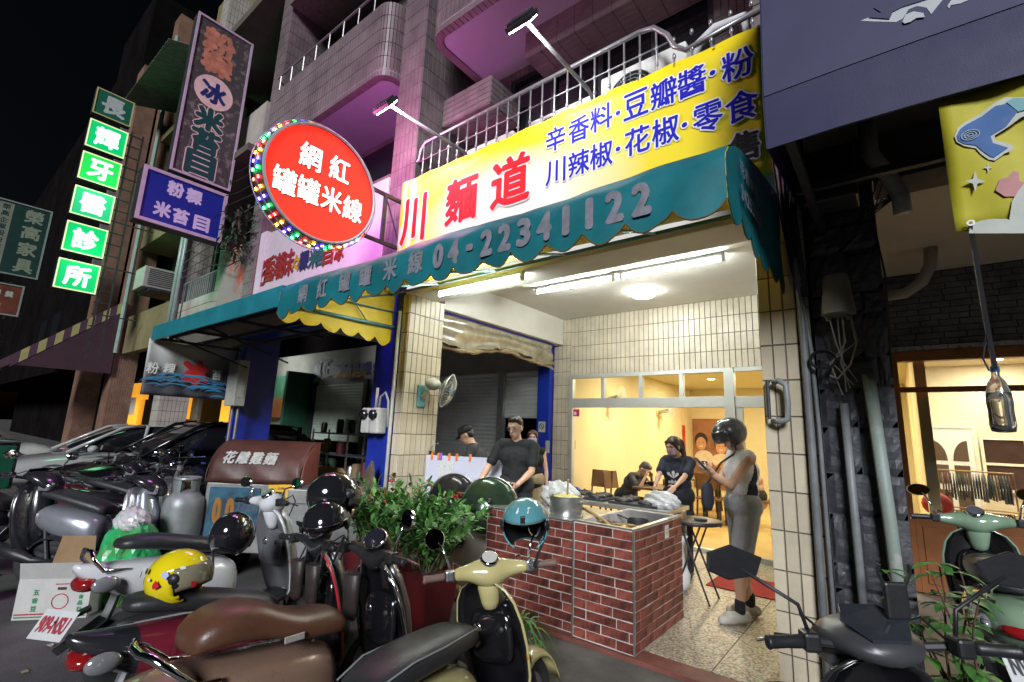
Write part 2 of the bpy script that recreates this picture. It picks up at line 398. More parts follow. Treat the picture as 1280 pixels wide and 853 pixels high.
# ================================================================== UPPER FACADE
up = MB(); core = MB()
def cladbox(x0, x1, y0, y1, z0, z1, front=True, right=False, left=False, bottom=False, c=None, t=None, pu=TP, pv=TH, horiz=False):
    c = c or core; t = t or up
    c.box(x0, x1, y0, y1, z0, z1)
    a, b = (pv, pu) if horiz else (pu, pv)
    if front: tfield(t, V(0,y0,0), XA, x0, x1, z0, z1, a, b)
    if right: tfield(t, V(x1,0,0), YA, y0, y1, z0, z1, a, b)
    if left: tfield(t, V(x0,0,0), YA, y0, y1, z0, z1, a, b, N=-XA)
    if bottom: tfield(t, V(0,0,z0), XA, x0, x1, y0, y1, pv, pu, Vd=YA, N=-ZA)
cladbox(-5.10, -4.62, 3.60, 4.75, 3.3, 11.0, right=True, left=True)                 # party wall pier
cladbox(-4.61, -3.90, 4.62, 4.8, 3.79, 10.5, right=False)                           # second floor back wall beside window
cladbox(-1.15, -0.40, 4.62, 4.8, 3.79, 10.5)
cladbox(-3.90, -1.15, 4.62, 4.8, 6.5, 10.5); cladbox(-3.90, -1.15, 4.62, 4.8, 3.79, 4.75)
cladbox(-4.60, -3.72, 4.0, 4.61, 5.72, 6.12, right=True, bottom=True, horiz=True)    # tiled ledge box
cladbox(-3.30, -0.40, 4.15, 4.61, 6.25, 6.62, bottom=True, horiz=True)               # head ledge over window
cladbox(-0.62, -0.36, 3.66, 4.60, 3.79, 11.0, left=True)
def balcony(x0, x1, zb, zt, yf, round_left, round_right, name, slots=True):
    """parapet with rounded corner, a slab soffit and a tile edge band"""
    R = 0.26; path = []
    if round_left:
        path.append((x0, 4.6)); 
        for k in range(9): a = pi+ (pi/2)*k/8; path.append((x0+R+R*cos(a), yf+R+R*sin(a)))
    else: path.append((x0, yf))
    if round_right:
        for k in range(9): a = 1.5*pi+(pi/2)*k/8; path.append((x1-R+R*cos(a), yf+R+R*sin(a)))
        path.append((x1, 4.6))
    else: path.append((x1, yf))
    # dense path
    P = []
    for (a, b) in zip(path[:-1], path[1:]):
        a = V(a[0],a[1],0); b = V(b[0],b[1],0); n = max(1, int((b-a).length/0.078+0.5)) if (b-a).length > 0.06 else 1
        P += [a+(b-a)*(i/n) for i in range(n)]
    P.append(V(path[-1][0], path[-1][1], 0))
    for a, b in zip(P[:-1], P[1:]):
        U = (b-a); w = U.length; U = U/w; N = U.cross(ZA)
        core.fbox(a, U, ZA, N, 0, w, zb+0.02, zt, -0.09, -0.012)
        g = min(0.006, w*0.2)
        nv = round((zt-zb-0.09)/TH); h = (zt-zb-0.09)/nv
        for j in range(nv): up.tile(a, U, ZA, N, g/2, w-g/2, zb+0.09+j*h+0.004, zb+0.09+(j+1)*h-0.004, 0.004, 0.0025)
        up.tile(a+ZA*zb, U, -N, -ZA, g/2, w-g/2, -0.006, 0.11, 0.006, 0.002)       # edge tiles on the underside
        up.tile(a, U, ZA, N, g/2, w-g/2, zb-0.004, zb+0.082, 0.004, 0.0025)
    poly = [V(p.x, p.y, zb+0.01) for p in P]
    if not round_left: poly = [V(x0, 4.6, zb+0.01)]+poly
    if not round_right: poly = poly+[V(x1, 4.6, zb+0.01)]
    inner = []
    cx = (x0+x1)/2; cy = 4.1
    for p in poly: inner.append(p)
    MB().prism(inner, (0,0,0.12)).build(name, mat('soffit_paint', (0.26,0.25,0.30), 0.8, var=0.06, scale=2), B)
balcony(-4.40, -0.3, 6.60, 7.9, 3.46, True, False, 'balcony_soffit')
core.build('upper_wall', M_GROUT, B)
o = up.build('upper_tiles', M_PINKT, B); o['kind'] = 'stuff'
# second floor window
wn = MB().box(-3.90, -1.15, 4.68, 4.74, 4.75, 6.5).build('window', M_GLASSD, B)
wf = MB()
for x in (-3.90, -3.22, -2.52, -1.84, -1.21): wf.box(x, x+0.06, 4.63, 4.68, 4.75, 6.5)
for z in (4.75, 5.55, 6.44): wf.box(-3.84, -1.21, 4.632, 4.678, z, z+0.06)
wf.build('frame', M_DARKIR, wn)
# balcony railing: curved top rail, vertical bars
rail = MB()
M_RAIL = mat('rail_paint', (0.30,0.29,0.30), 0.35, metal=0.55, var=0.2, scale=12)
RT, RB_, YR = 5.24, 4.60, 3.64
top = [V(-4.98,YR,RB_+0.25), V(-4.75,YR,4.98), V(-4.58,YR,5.02), V(-4.56,YR,5.16), V(-4.48,YR,RT), V(-1.56,YR,RT+0.03), V(-1.42,YR,RT), V(-1.30,YR,5.10), V(-1.24,YR,4.95), V(-1.14,YR,4.86), V(-0.55,YR,4.93)]
rail.tube(top, 0.024, 8); rail.tube([V(-4.56,YR,5.0), V(-1.25,YR,5.02)], 0.008, 6)
rail.tube([V(-4.7,YR,4.25), V(-0.5,YR,4.25)], 0.02, 6)
x = -4.50
while x < -0.55:
    z = RT if x < -1.4 else 4.88
    rail.tube([V(x,YR,4.25), V(x,YR,z-0.25), V(x,YR,z)], 0.010, 6)
    for q in (0.2, 0.32, 0.44): rail.ell((x,YR,4.4+q*1.4), (0.018,0.018,0.03), 8, 5)
    x += 0.155
RL = rail.build('balcony_railing', M_RAIL, None, smooth=True); tag(RL, 'pale metal balcony railing with curved dip above the yellow banner', 'railing')
# wall behind railing base
MB().box(-4.61, -0.4, 3.70, 3.78, 3.78, 4.22).build('balcony_kerb', M_GROUT, B)
# air conditioners on the balcony
def aircon(x, y, z, label, w=0.78, h=0.58):
    t = thing('air_conditioner', label, 'air conditioner', (x, y, z), group='air conditioners on the balcony')
    MB().box(-w/2, w/2, -0.14, 0.14, 0, h).build('casing', mat('ac_white', (0.66,0.66,0.62), 0.5, var=0.1), t, bevel=0.015, local=True)
    g = MB(); cxx = -0.1
    for k in range(1, 7): 
        r = 0.038*k; g.tube([V(cxx+r*cos(a*pi/12), -0.155, h/2+r*sin(a*pi/12)) for a in range(24)], 0.004, 4, closed=True)
    for k in range(12):
        a = k*pi/6; g.cyl((cxx+0.02*cos(a),-0.157,h/2+0.02*sin(a)), (cxx+0.23*cos(a),-0.157,h/2+0.23*sin(a)), 0.0035, n=4)
    g.build('fan_grille', M_GALV, t, local=True)
    MB().lathe([(0.0,0),(0.235,0)], (cxx,-0.1425,h/2), (0,-1,0), 20).build('fan_opening', M_BLACKP, t, local=True)
    for s in (-0.3, 0.3): MB().box(s-0.03, s+0.03, -0.2, 0.16, -0.06, -0.001).build('foot', M_GALV, t, local=True)
    return t
aircon(-3.55, 3.95, 4.42, 'white outdoor air conditioner behind the left stretch of balcony railing')
a2 = aircon(-2.55, 3.95, 4.42, 'white outdoor air conditioner below the middle of the upper window')
aircon(-1.62, 3.95, 4.50, 'white outdoor air conditioner nearest the curved railing dip', 0.85, 0.62)
MB().tube([V(-1.3,3.9,4.6), V(-1.1,3.86,5.05), V(-0.95,3.84,5.12), V(-0.72,3.84,5.1), V(-0.68,3.84,4.9), V(-0.68,3.84,4.2)], 0.045, 10).build('drain_pipe', mat('pipe_white', (0.6,0.6,0.62), 0.5), B, smooth=True)

# ================================================================== YELLOW BANNER
def banner_mat():
    m = bpy.data.materials.new('banner_print_glare'); m.use_nodes = True; nt = m.node_tree; b = nt.nodes['Principled BSDF']; L = nt.links
    tc = nt.nodes.new('ShaderNodeTexCoord'); sp = nt.nodes.new('ShaderNodeSeparateXYZ'); L.new(tc.outputs['Object'], sp.inputs[0])
    nz = nt.nodes.new('ShaderNodeTexNoise'); nz.inputs['Scale'].default_value = 1.1; nz.inputs['Detail'].default_value = 3; L.new(tc.outputs['Object'], nz.inputs['Vector'])
    # white centre, part print, part floodlight glare painted in; left of middle, lower half
    def M(op, a, bb):
        n = nt.nodes.new('ShaderNodeMath'); n.operation = op
        for i, q in enumerate((a, bb)):
            if hasattr(q, 'is_linked') or not isinstance(q, (int, float)): L.new(q, n.inputs[i])
            else: n.inputs[i].default_value = q
        return n.outputs[0]
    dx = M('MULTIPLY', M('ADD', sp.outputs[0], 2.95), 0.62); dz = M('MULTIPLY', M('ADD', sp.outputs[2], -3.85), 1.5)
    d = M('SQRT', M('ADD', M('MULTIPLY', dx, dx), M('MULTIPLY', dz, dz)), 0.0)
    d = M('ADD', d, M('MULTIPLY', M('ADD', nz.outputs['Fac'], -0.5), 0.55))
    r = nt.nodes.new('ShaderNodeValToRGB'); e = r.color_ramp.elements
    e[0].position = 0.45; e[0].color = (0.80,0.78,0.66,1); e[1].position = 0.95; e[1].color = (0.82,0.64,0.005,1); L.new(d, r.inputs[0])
    # pale swirls at the left end
    dl = M('MULTIPLY', M('ADD', sp.outputs[0], 4.75), 1.0)
    wv = nt.nodes.new('ShaderNodeTexWave'); wv.inputs['Scale'].default_value = 1.8; wv.inputs['Distortion'].default_value = 7; L.new(tc.outputs['Object'], wv.inputs['Vector'])
    mk = M('LESS_THAN', M('ADD', dl, M('MULTIPLY', sp.outputs[2], 0.12)), 0.95); f = M('MULTIPLY', mk, wv.outputs['Fac'])
    mx = nt.nodes.new('ShaderNodeMixRGB'); mx.inputs[2].default_value = (0.75,0.62,0.45,1); L.new(f, mx.inputs[0]); L.new(r.outputs[0], mx.inputs[1])
    L.new(mx.outputs[0], b.inputs['Base Color']); b.inputs['Roughness'].default_value = 0.55
    return m
YBN = 3.50
BN = thing('shop_banner', 'long yellow printed vinyl banner hung along the balcony railing', 'banner', (-2.6, YBN, 3.6))
rows = []
for j in range(13):
    z = 3.46+(4.665-3.46)*j/12; row = []
    for i in range(60):
        x = -4.70+(4.17)*i/59; zz = z
        if j == 12: zz += 0.008*cos(i*0.9)
        row.append((x, YBN+0.0035*sin(x*3.1+z)+0.0025*sin(x*11+z*5)*(j/12), zz))
    rows.append(row)
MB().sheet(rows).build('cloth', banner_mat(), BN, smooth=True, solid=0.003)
M_RED = mat('print_red', (0.70,0.010,0.016), 0.6, var=0.05, spec=0.15); M_PBLUE = mat('print_blue', (0.014,0.012,0.42), 0.6, var=0.05, spec=0.15); M_PWHITE = mat('print_white', (0.8,0.8,0.78), 0.5, var=0.03); M_PBLACK = mat('print_black', (0.02,0.02,0.025), 0.5)
def bput(m, ch, px, py, w, h, bold, halo):
    p = ony(px, py, YBN); p.y = YBN
    character(BN, ch, p, XA, ZA, -YA, w, h, m, bold, halo, M_PWHITE, lift=0.0075)
for ch, px, py, w, h in (('川', 517, 275, 0.46, 0.62), ('麵', 577, 250, 0.50, 0.56), ('道', 638, 226, 0.52, 0.56)): bput(M_RED, ch, px, py, w, h, 0.018, 0.016)
for ch, px, py in (('辛',695,174),('香',724,162),('料',752,148),('豆',795,131),('瓣',830,117),('醬',865,103),('粉',922,81),('川',695,215),('辣',724,204),('椒',752,194),('花',797,176),('椒',832,164),('零',885,147),('食',927,133)):
    bput(M_PBLUE, ch, px, py, 0.225, 0.255, 0.0042, 0.013)
for px, py in ((773,142),(891,92),(773,187),(856,157)): bput(M_PBLUE, '・', px, py, 0.045, 0.045, 0.0, 0.012)
bput(M_PBLACK, '售', 931, 183, 0.2, 0.24, 0.0065, 0.014)
gr = MB()
for i in range(14):
    x = -4.66+4.1*i/13
    gr.lathe([(0.004,0),(0.010,0.0),(0.010,0.003),(0.004,0.003)], (x,YBN-0.014,4.645), (0,-1,0), 8); gr.lathe([(0.0,0.002),(0.005,0.002)], (x,YBN-0.0145,4.645), (0,-1,0), 8)
gr.build('eyelets', M_GALV, BN)

# ================================================================== TEAL AWNING
AX0, AX1, AYF = -4.76, -0.52, 2.17
AW = thing('scalloped_awning', 'teal fabric awning with scalloped hem and yellow lining over shop porch', 'awning', (-2.6, 3.4, 2.7))
M_TEAL = mat('teal_canvas', (0.005,0.135,0.16), 0.5, var=0.38, scale=1.8, bump=0.35, bscale=4)
M_LIN = mat('yellow_lining', (0.78,0.58,0.01), 0.55, var=0.08, scale=3, bump=0.08, bscale=6)
prof = [(3.58,3.30),(3.25,3.25),(2.9,3.19),(2.55,3.11),(2.36,3.05),(2.25,2.985),(2.19,2.92),(2.172,2.88),(2.17,2.81),(2.17,2.74)]
NS = 17; nc = NS*8
def scal(u): return (0.075+0.012*sin(u*2.7)+0.008*sin(u*7.1))*abs(sin(pi*u))**0.8
def awn_rows(inset):
    rows = []
    for k, (y, z) in enumerate(prof):
        rows.append([(AX0+(AX1-AX0)*i/nc, y+inset+0.006*sin(i*0.5+k), z-inset*0.8+0.012*sin(i*0.11)*(1 if 0 < k < 8 else 0)) for i in range(nc+1)])
    rows.append([(AX0+(AX1-AX0)*i/nc, 2.17+inset+0.012*sin(i*0.37), 2.685-scal(i/8)) for i in range(nc+1)])
    return rows
MB().sheet(awn_rows(0.0)).build('canvas', M_TEAL, AW, smooth=True)
MB().sheet(awn_rows(0.006), flip=True).build('lining', M_LIN, AW, smooth=True)
def side_panel(x, sgn):
    n = 48
    topz = lambda y: 3.30 if y > 3.58 else next(z0+(z1-z0)*(y-y0)/(y1-y0) for (y0, z0), (y1, z1) in zip(prof[1:8][::-1]+[], prof[0:7][::-1]) if y0 <= y <= y1+1e-6) if y > 2.172 else 2.86
    for off, m, nm in ((0.0, M_TEAL, 'side_canvas'), (-0.006*sgn, M_LIN, 'side_lining')):
        rows = []
        for f in range(6):
            row = []
            for i in range(n+1):
                y = 2.174+(3.58-2.174)*i/n; lo = 2.685-scal(i/8)-0.04*(i/n); hi = topz(y)
                row.append((x+off+0.010*sin(y*6+f)*(1-f/5)*sgn, y, lo+(hi-lo)*f/5))
            rows.append(row)
        MB().sheet(rows).build(nm, m, AW, smooth=True)
side_panel(AX1, 1); side_panel(AX0, -1)
# dark piping along the hem
pip = MB()
pip.tube([V(AX0+(AX1-AX0)*i/nc, 2.168+0.012*sin(i*0.37), 2.685-scal(i/8)) for i in range(nc+1)], 0.005, 5)
pip.build('hem_piping', mat('piping', (0.10,0.07,0.02), 0.6), AW, smooth=True)
fr = MB()
M_TPIPE = mat('teal_pipe', (0.10,0.25,0.29), 0.4, metal=0.3)
fr.tube([V(AX0,3.50,3.20), V(AX1,3.50,3.20)], 0.018, 8); fr.tube([V(AX0+0.02,2.24,2.79), V(AX1-0.02,2.24,2.79)], 0.016, 8)
for i in range(6):
    x = AX0+0.03+(AX1-AX0-0.06)*i/5
    fr.tube([V(x,2.24,2.79), V(x,3.50,3.20)], 0.012, 6)
fr.tube([V(AX0+0.03,2.2,2.77), V(AX0+0.03,3.62,2.80)], 0.022, 8); fr.tube([V(AX0+0.03,2.5,2.96), V(AX0+0.03,3.62,2.99)], 0.010, 6); fr.tube([V(AX0+0.03,2.9,3.10), V(AX0+0.03,3.2,2.79)], 0.008, 6)
fr.tube([V(AX1-0.03,2.2,2.77), V(AX1-0.03,3.6,2.80)], 0.018, 8)
fr.build('frame', M_TPIPE, AW, smooth=True)
M_AWTXT = mat('awning_print', (0.19,0.19,0.225), 0.7, var=0.3, scale=12)
for ch, px, py in (('網',378,365),('紅',402,359),('罐',430,351),('罐',456,344),('米',487,335),('線',519,323)):
    p = ony(px, py, AYF-0.012); character(AW, ch, V(p.x, AYF-0.0075, 2.80), XA, ZA, -YA, 0.165, 0.18, M_AWTXT, 0.005, lift=0.0)
xa = ony(540, 316, AYF).x; xb = ony(820, 241, AYF).x
string(AW, '04-22341122', V((xa+xb)/2, AYF-0.0075, 2.795), XA, ZA, -YA, xb-xa, 0.185, M_AWTXT, 0.012, lift=0.0, fill=0.72)
string(AW, '花香螺獅', V(AX1+0.014, 2.60, 2.96), YA, ZA, XA, 0.42, 0.085, M_AWTXT, 0.0, lift=0.0)
string(AW, '24253802', V(AX1+0.014, 2.62, 2.82), YA, ZA, XA, 0.46, 0.085, M_AWTXT, 0.003, lift=0.0)

# ================================================================== LIGHTS OF THE PORCH AND BANNER
M_TUBE = emit('tube_light', (0.93,1.0,0.96), 38.0); M_LAMPB = mat('lamp_body', (0.7,0.7,0.68), 0.5, var=0.04)
def tube_lamp(x0, x1, y, z, label):
    t = thing('fluorescent_lamp', label, 'lamp', ((x0+x1)/2, y, z), group='fluorescent tubes of the porch')
    MB().box(x0-0.02, x1+0.02, y-0.025, y+0.025, z+0.035, z+0.07).build('batten', M_LAMPB, t, bevel=0.006)
    MB().cyl((x0,y,z), (x1,y,z), 0.016, n=12).build('tube', M_TUBE, t, smooth=True)
    for x in (x0, x1): MB().box(x-0.018, x+0.018, y-0.022, y+0.022, z-0.024, z+0.036).build('lamp_holder', M_LAMPB, t, bevel=0.004)
tube_lamp(-3.78, -2.62, 5.22, 3.52, 'lit fluorescent tube at left of the pair on porch ceiling')
tube_lamp(-2.50, -1.32, 5.22, 3.52, 'lit fluorescent tube at right of the pair on porch ceiling')
tube_lamp(-4.05, -2.84, 3.66, 3.13, 'bright fluorescent tube under front lintel behind awning hem')
cl = thing('ceiling_light', 'round frosted ceiling light glowing over the porch', 'lamp', (-2.62, 6.15, 3.6))
MB().lathe([(0.17,0),(0.175,-0.03),(0.15,-0.065),(0.09,-0.085),(0.0,-0.09)], (-2.62,6.15,3.597), n=28).build('diffuser', emit('ceil_glow', (1,0.97,0.9), 14.0), cl, smooth=True)
MB().lathe([(0.0,0.0),(0.19,0.0),(0.19,-0.012),(0.17,-0.012)], (-2.62,6.15,3.598), n=28).build('base_ring', M_LAMPB, cl)
# floodlights on arms
def flood(px, py, base, label, tgt):
    tip = ony(px, py, 2.9)
    t = thing('floodlight', label, 'floodlight', base, group='floodlights on arms over the banner')
    MB().tube([base, tip+V(0.02,0.02,0.02)], 0.020, 8).build('arm', M_GALV, t, smooth=True)
    MB().tube([base+V(0,0.0,0.0), base+V(0,0.12,-0.05)], 0.018, 6).build('bracket', M_GALV, t)
    d = (tgt-tip).normalized(); s = ZA.cross(d).normalized(); u = d.cross(s)
    bd_ = d; d = V(0,0.84,-0.54).normalized(); s = ZA.cross(d).normalized(); u = d.cross(s)
    h = MB(); h.fbox(tip, s, u, d, -0.14, 0.14, -0.10, 0.10, -0.025, 0.02)
    for k in range(7): h.fbox(tip, s, u, d, -0.12+k*0.036, -0.10+k*0.036, -0.08, 0.08, -0.05, -0.025)
    h.build('lamp_head', M_DARKIR, t, bevel=0.006)
    MB().fbox(tip, s, u, d, -0.12, 0.12, -0.085, 0.085, 0.021, 0.03).build('lens', emit('flood_glow', (0.95,0.98,1.0), 25.0), t)
    l = bpy.data.lights.new('flood_beam', 'SPOT'); l.energy = 26; l.spot_size = radians(110); l.spot_blend = 0.8; l.shadow_soft_size = 0.08; l.color = (0.97,0.98,1.0)
    lo = bpy.data.objects.new('flood_beam', l); COL.objects.link(lo); lo.location = tip+d*0.05; d = bd_; lo.rotation_euler = d.to_track_quat('-Z','Y').to_euler()
    setpar(lo, t)
flood(482, 132, ony(580,190,3.6), 'small floodlight on arm at the left end of the banner', V(-3.9,YBN,4.2))
flood(652, 27, ony(735,112,3.6), 'small floodlight on arm above middle of the banner', V(-2.0,YBN,4.2))
# lamps in the dining room
for (x, y) in ((-3.2,8.6),(-1.2,8.6),(-3.2,11.2),(-1.2,11.2)):
    t = thing('downlight', 'warm downlight at the %s %s of the dining room ceiling' % ('front' if y < 10 else 'back', 'left' if x < -2 else 'right'), 'lamp', (x, y, RZ), group='dining room downlights')
    MB().lathe([(0.0,-0.004),(0.08,-0.004)], (x,y,RZ), n=16).build('lens', emit('warm_lens', (1,0.80,0.48), 45.0), t)
    MB().lathe([(0.08,-0.002),(0.10,-0.002),(0.10,-0.008),(0.08,-0.008)], (x,y,RZ), n=16).build('rim', M_LAMPB, t)
    l = bpy.data.lights.new('downlight_beam', 'AREA'); l.shape = 'DISK'; l.size = 0.16; l.energy = 21; l.color = (1.0,0.86,0.58)
    lo = bpy.data.objects.new('downlight_beam', l); COL.objects.link(lo); lo.location = (x,y,RZ-0.02); setpar(lo, t)

# ================================================================== ROUND SIGN
SX = -4.72; c0 = onx(392, 240, SX); RS = 0.655; SCY, SCZ = 2.42, 4.14
RS_ = thing('round_lightbox_sign', 'round glowing red sign ringed with coloured leds', 'sign', (SX, 3.6, 4.1))
def disc(mb, x, r, n=48, flip=False, mi=0):
    vs = [V(x,SCY,SCZ)]+[V(x,SCY+r*cos(2*pi*k/n),SCZ+r*sin(2*pi*k/n)) for k in range(n)]
    fs = [(0,1+k,1+(k+1) % n) for k in range(n)]
    mb.add(vs, [f[::-1] for f in fs] if flip else fs, mi)
d = MB(); disc(d, SX+0.08, RS-0.03); d.build('face', emit('sign_red', (1.0,0.028,0.012), 0.36, (0.7,0.03,0.02)), RS_)
d = MB(); disc(d, SX-0.08, RS-0.03, flip=True); d.build('back_face', MATS['sign_red'], RS_)
rim = MB()
n = 64
for a, b in (((RS-0.03, 0.08), (RS, 0.10)), ((RS, 0.10), (RS, -0.10)), ((RS, -0.10), (RS-0.03, -0.08)), ((RS-0.03,0.08),(RS-0.03,0.095)), ((RS-0.03,0.095),(RS,0.10))):
    rings = []
    for r, xo in (a, b): rings.append([V(SX+xo,SCY+r*cos(2*pi*k/n),SCZ+r*sin(2*pi*k/n)) for k in range(n)])
    rim.loft(rings, caps=False)
rim.build('rim', M_DARKIR, RS_)
rope = MB(); rope.tube([V(SX+0.105,SCY+(RS-0.02)*cos(2*pi*k/96),SCZ+(RS-0.02)*sin(2*pi*k/96)) for k in range(96)], 0.016, 6, closed=True)
rope.build('rope_light', mat('rope', (0.35,0.40,0.42), 0.4), RS_)
M_SGW = emit('sign_white', (1,0.97,0.95), 0.5); M_SGD = mat('letter_dark', (0.12,0.0,0.0), 0.6)
for ch, px, py in (('網',389,196),('紅',425,212),('罐',356,226),('罐',386,238),('米',415,250),('線',441,262)):
    p = onx(px, py, SX+0.085); character(RS_, ch, V(SX+0.081, p.y, p.z), YA, ZA, XA, 0.245, 0.285, M_SGW, 0.0055, lift=0.0, shadow=V(0,0.010,-0.012), sm=M_SGD)
cols = [((1,0.03,0.02),'led_red'), ((1,0.35,0.02),'led_amber'), ((0.12,0.05,1),'led_blue'), ((0.02,1,0.12),'led_green')]
ledm = [MB().box(-0.009, 0.009, -0.013, 0.013, 0, 0.010).mesh('led', emit(nm, c, 16.0)) for c, nm in cols]
for k in range(44):
    a = 2*pi*k/44
    for xo in (-0.06, 0.04):
        Mx = Matrix((XA, V(0,-sin(a),cos(a)), V(0,cos(a),sin(a)))).transposed().to_4x4(); Mx.translation = V(SX+xo,SCY+(RS+0.006)*cos(a),SCZ+(RS+0.006)*sin(a))
        piece('led', ledm[k % 4], RS_, Mx)
cs = MB(); cs.tube([V(SX-0.07,SCY+(RS+0.035)*cos(2*pi*k/72),SCZ+(RS+0.035)*sin(2*pi*k/72)) for k in range(72)], 0.006, 5, closed=True)
cs.tube([V(SX+0.05,SCY+(RS+0.035)*cos(2*pi*k/72),SCZ+(RS+0.035)*sin(2*pi*k/72)) for k in range(72)], 0.006, 5, closed=True)
cs.build('led_cable', mat('cable_clear', (0.25,0.25,0.4), 0.3), RS_)
fr = MB()
for z in (SCZ+0.28, SCZ-0.34):
    fr.box(SX-0.02, SX+0.02, SCY+RS-0.12, YF-0.02, z-0.02, z+0.02)
fr.box(SX-0.021, SX+0.021, 3.26, 3.30, SCZ-0.34, SCZ+0.28); fr.box(SX-0.021, SX+0.021, 3.56, 3.598, SCZ-0.5, SCZ+0.4)
fr.tube([V(SX,3.28,SCZ+0.28), V(SX,3.56,SCZ-0.32)], 0.010, 5)
fr.build('bracket', M_DARKIR, RS_)
# the blue and red leds together throw violet light on the walls around
for (p, e, c, sz) in ((V(SX-0.25,SCY-0.1,SCZ+0.1), 46, (0.55,0.20,1.0), 0.5), (V(SX-0.1,SCY+0.3,SCZ+RS+0.25), 46, (0.95,0.19,0.52), 0.35)):
    l = bpy.data.lights.new('led_glow', 'POINT'); l.energy = e; l.color = c; l.shadow_soft_size = sz
    lo = bpy.data.objects.new('led_glow', l); COL.objects.link(lo); lo.location = p; setpar(lo, RS_)
# ================================================================== NEIGHBOUR BUILDINGS TO THE LEFT
M_DULL = mat('dull_render', (0.09,0.075,0.06), 0.85, var=0.25, scale=1.2, bump=0.1)
M_GREENW = mat('ochre_wall', (0.16,0.13,0.06), 0.8, var=0.25, scale=1.4, bump=0.1)
M_BRTILE = mat('brown_tile', (0.19,0.11,0.075), 0.4, var=0.3, scale=3)
M_GREYT = mat('grey_tile', (0.36,0.33,0.29), 0.35, var=0.25, scale=2.5)
M_CEIL = mat('arcade_ceiling', (0.55,0.54,0.50), 0.85, var=0.2, scale=1.5)
# --- bay 2: blue pillars, closed shop
B2 = thing('blue_pillar_building', 'neighbouring building with deep blue pillars and closed shutter', 'building', (-7.0, 5.0, 0.1))
MB().box(-5.10, -4.642, YF-0.01, 4.2, 0.09, 3.29).build('pillar', M_BLUE, B2, bevel=0.01)
MB().box(-9.20, -8.88, YF-0.01, 4.2, 0.09, 3.6).build('pillar', M_BLUE, B2, bevel=0.01)
MB().box(-8.88, -5.10, YF, 4.0, 3.05, 3.62).build('lintel', M_BLUE, B2)
MB().box(-9.2, -4.76, 4.0, YB+0.1, ZC-0.1, ZC+0.1).build('arcade_ceiling', M_CEIL, B2)
MB().box(-4.95, -4.70, YB-0.12, YB+0.003, 0.09, 3.14).build('post', M_BLUEP, B2, bevel=0.005)
MB().box(-4.93, -4.72, 4.3, YB-0.13, 3.05, 3.13).build('blue_rail', M_BLUE, B2)
# back wall of the arcade with two roller shutters
def shutter(parent, x0, x1, y, z0, z1, m, pitch=0.075):
    n = max(2, int((z1-z0)/pitch))
    rows = []
    for i in range(n*4+1):
        t = i/4; z = z0+(z1-z0)*t/n; d = 0.016*abs(sin(pi*t))
        rows.append([(x0, y-d, z), (x1, y-d, z)])
    mb = MB(); mb.sheet(rows, flip=False)
    return mb.build('shutter', m, parent, smooth=True)
M_SHUT = mat('shutter_grey', (0.68,0.72,0.76), 0.42, metal=0.2, var=0.14, scale=2)
M_SHUTG = mat('shutter_green', (0.55,0.62,0.52), 0.4, metal=0.15, var=0.2, scale=2)
w2 = MB().box(-26, -12.7, YB+0.05, YB+0.2, 0.09, 3.6).box(-12.7, -10.2, YB+0.05, YB+0.2, 2.66, 3.6).box(-10.2, -9.0, YB+0.05, YB+0.2, 0.09, 3.6).box(-9.0, -4.95, YB+0.05, YB+0.2, 2.72, 3.6)
w2.build('back_wall', mat('arcade_wall', (0.30,0.29,0.26), 0.6, var=0.2, scale=2), B2)
sh = shutter(B2, -9.0, -5.92, YB+0.02, 0.09, 2.72, M_SHUT)
shutter(B2, -5.78, -4.95, YB+0.02, 1.86, 2.72, M_SHUT)
MB().box(-5.92, -5.78, YB-0.06, YB+0.04, 0.09, 2.75).build('shutter_guide', M_GALV, B2)
MB().box(-5.78, -4.95, YB+2.4, YB+2.5, 0.09, 2.8).build('inner_wall', mat('dark_inside', (0.05,0.05,0.06), 0.8), B2)
MB().box(-5.78, -4.95, YB+0.21, YB+2.4, 2.8, 2.9).build('inner_ceiling', MATS['dark_inside'], B2)
shutter(B2, -12.55, -10.3, YB+0.02, 1.2, 2.66, M_SHUTG)
MB().box(-12.7, -12.55, YB-0.04, YB+0.05, 0.09, 2.75).build('shutter_guide', M_DARKIR, B2); MB().box(-10.3, -10.15, YB-0.04, YB+0.05, 0.09, 2.75).build('shutter_guide', M_DARKIR, B2)
MB().box(-12.55, -10.3, YB+1.6, YB+1.7, 0.09, 2.8).build('inner_wall', MATS['dark_inside'], B2)
# relief shop name over the shutter
for i, (ch, px, py, s) in enumerate((('真',398,463,0.50),('正',409,461,0.50),('自',416.5,463,0.32),('助',422.5,463,0.32),('餐',429.5,462.5,0.34),('企',437,462,0.36),('業',446,461.5,0.36),('有',454,461,0.34),('限',461.5,460.5,0.34),('公',471,459.5,0.34))):
    p = ony(px, py, YB+0.045); character(B2, ch, V(p.x, YB+0.046, p.z), XA, ZA, -YA, s*0.8, s, mat('raised_blue', (0.02,0.02,0.09), 0.5), 0.02, lift=0.02)
rs = MB().box(ony(422,474,7.0).x, ony(452,474,7.0).x, 6.98, 7.0, 2.80, 2.94).build('red_strip_sign', mat('strip_red', (0.25,0.01,0.01), 0.5), B2)
string(rs, '香傳一級手工心', V((ony(422,474,7.0).x+ony(452,474,7.0).x)/2, 6.978, 2.87), XA, ZA, -YA, 1.5, 0.11, mat('strip_yellow', (0.8,0.55,0.02), 0.5), 0.003, lift=0.002)
MB().box(-13.05, -12.85, 6.98, 7.0, 1.15, 2.55).build('couplet_strip', mat('couplet', (0.40,0.06,0.02), 0.6, col2=(0.6,0.3,0.03), scale=14, c2amt=0.55), B2)
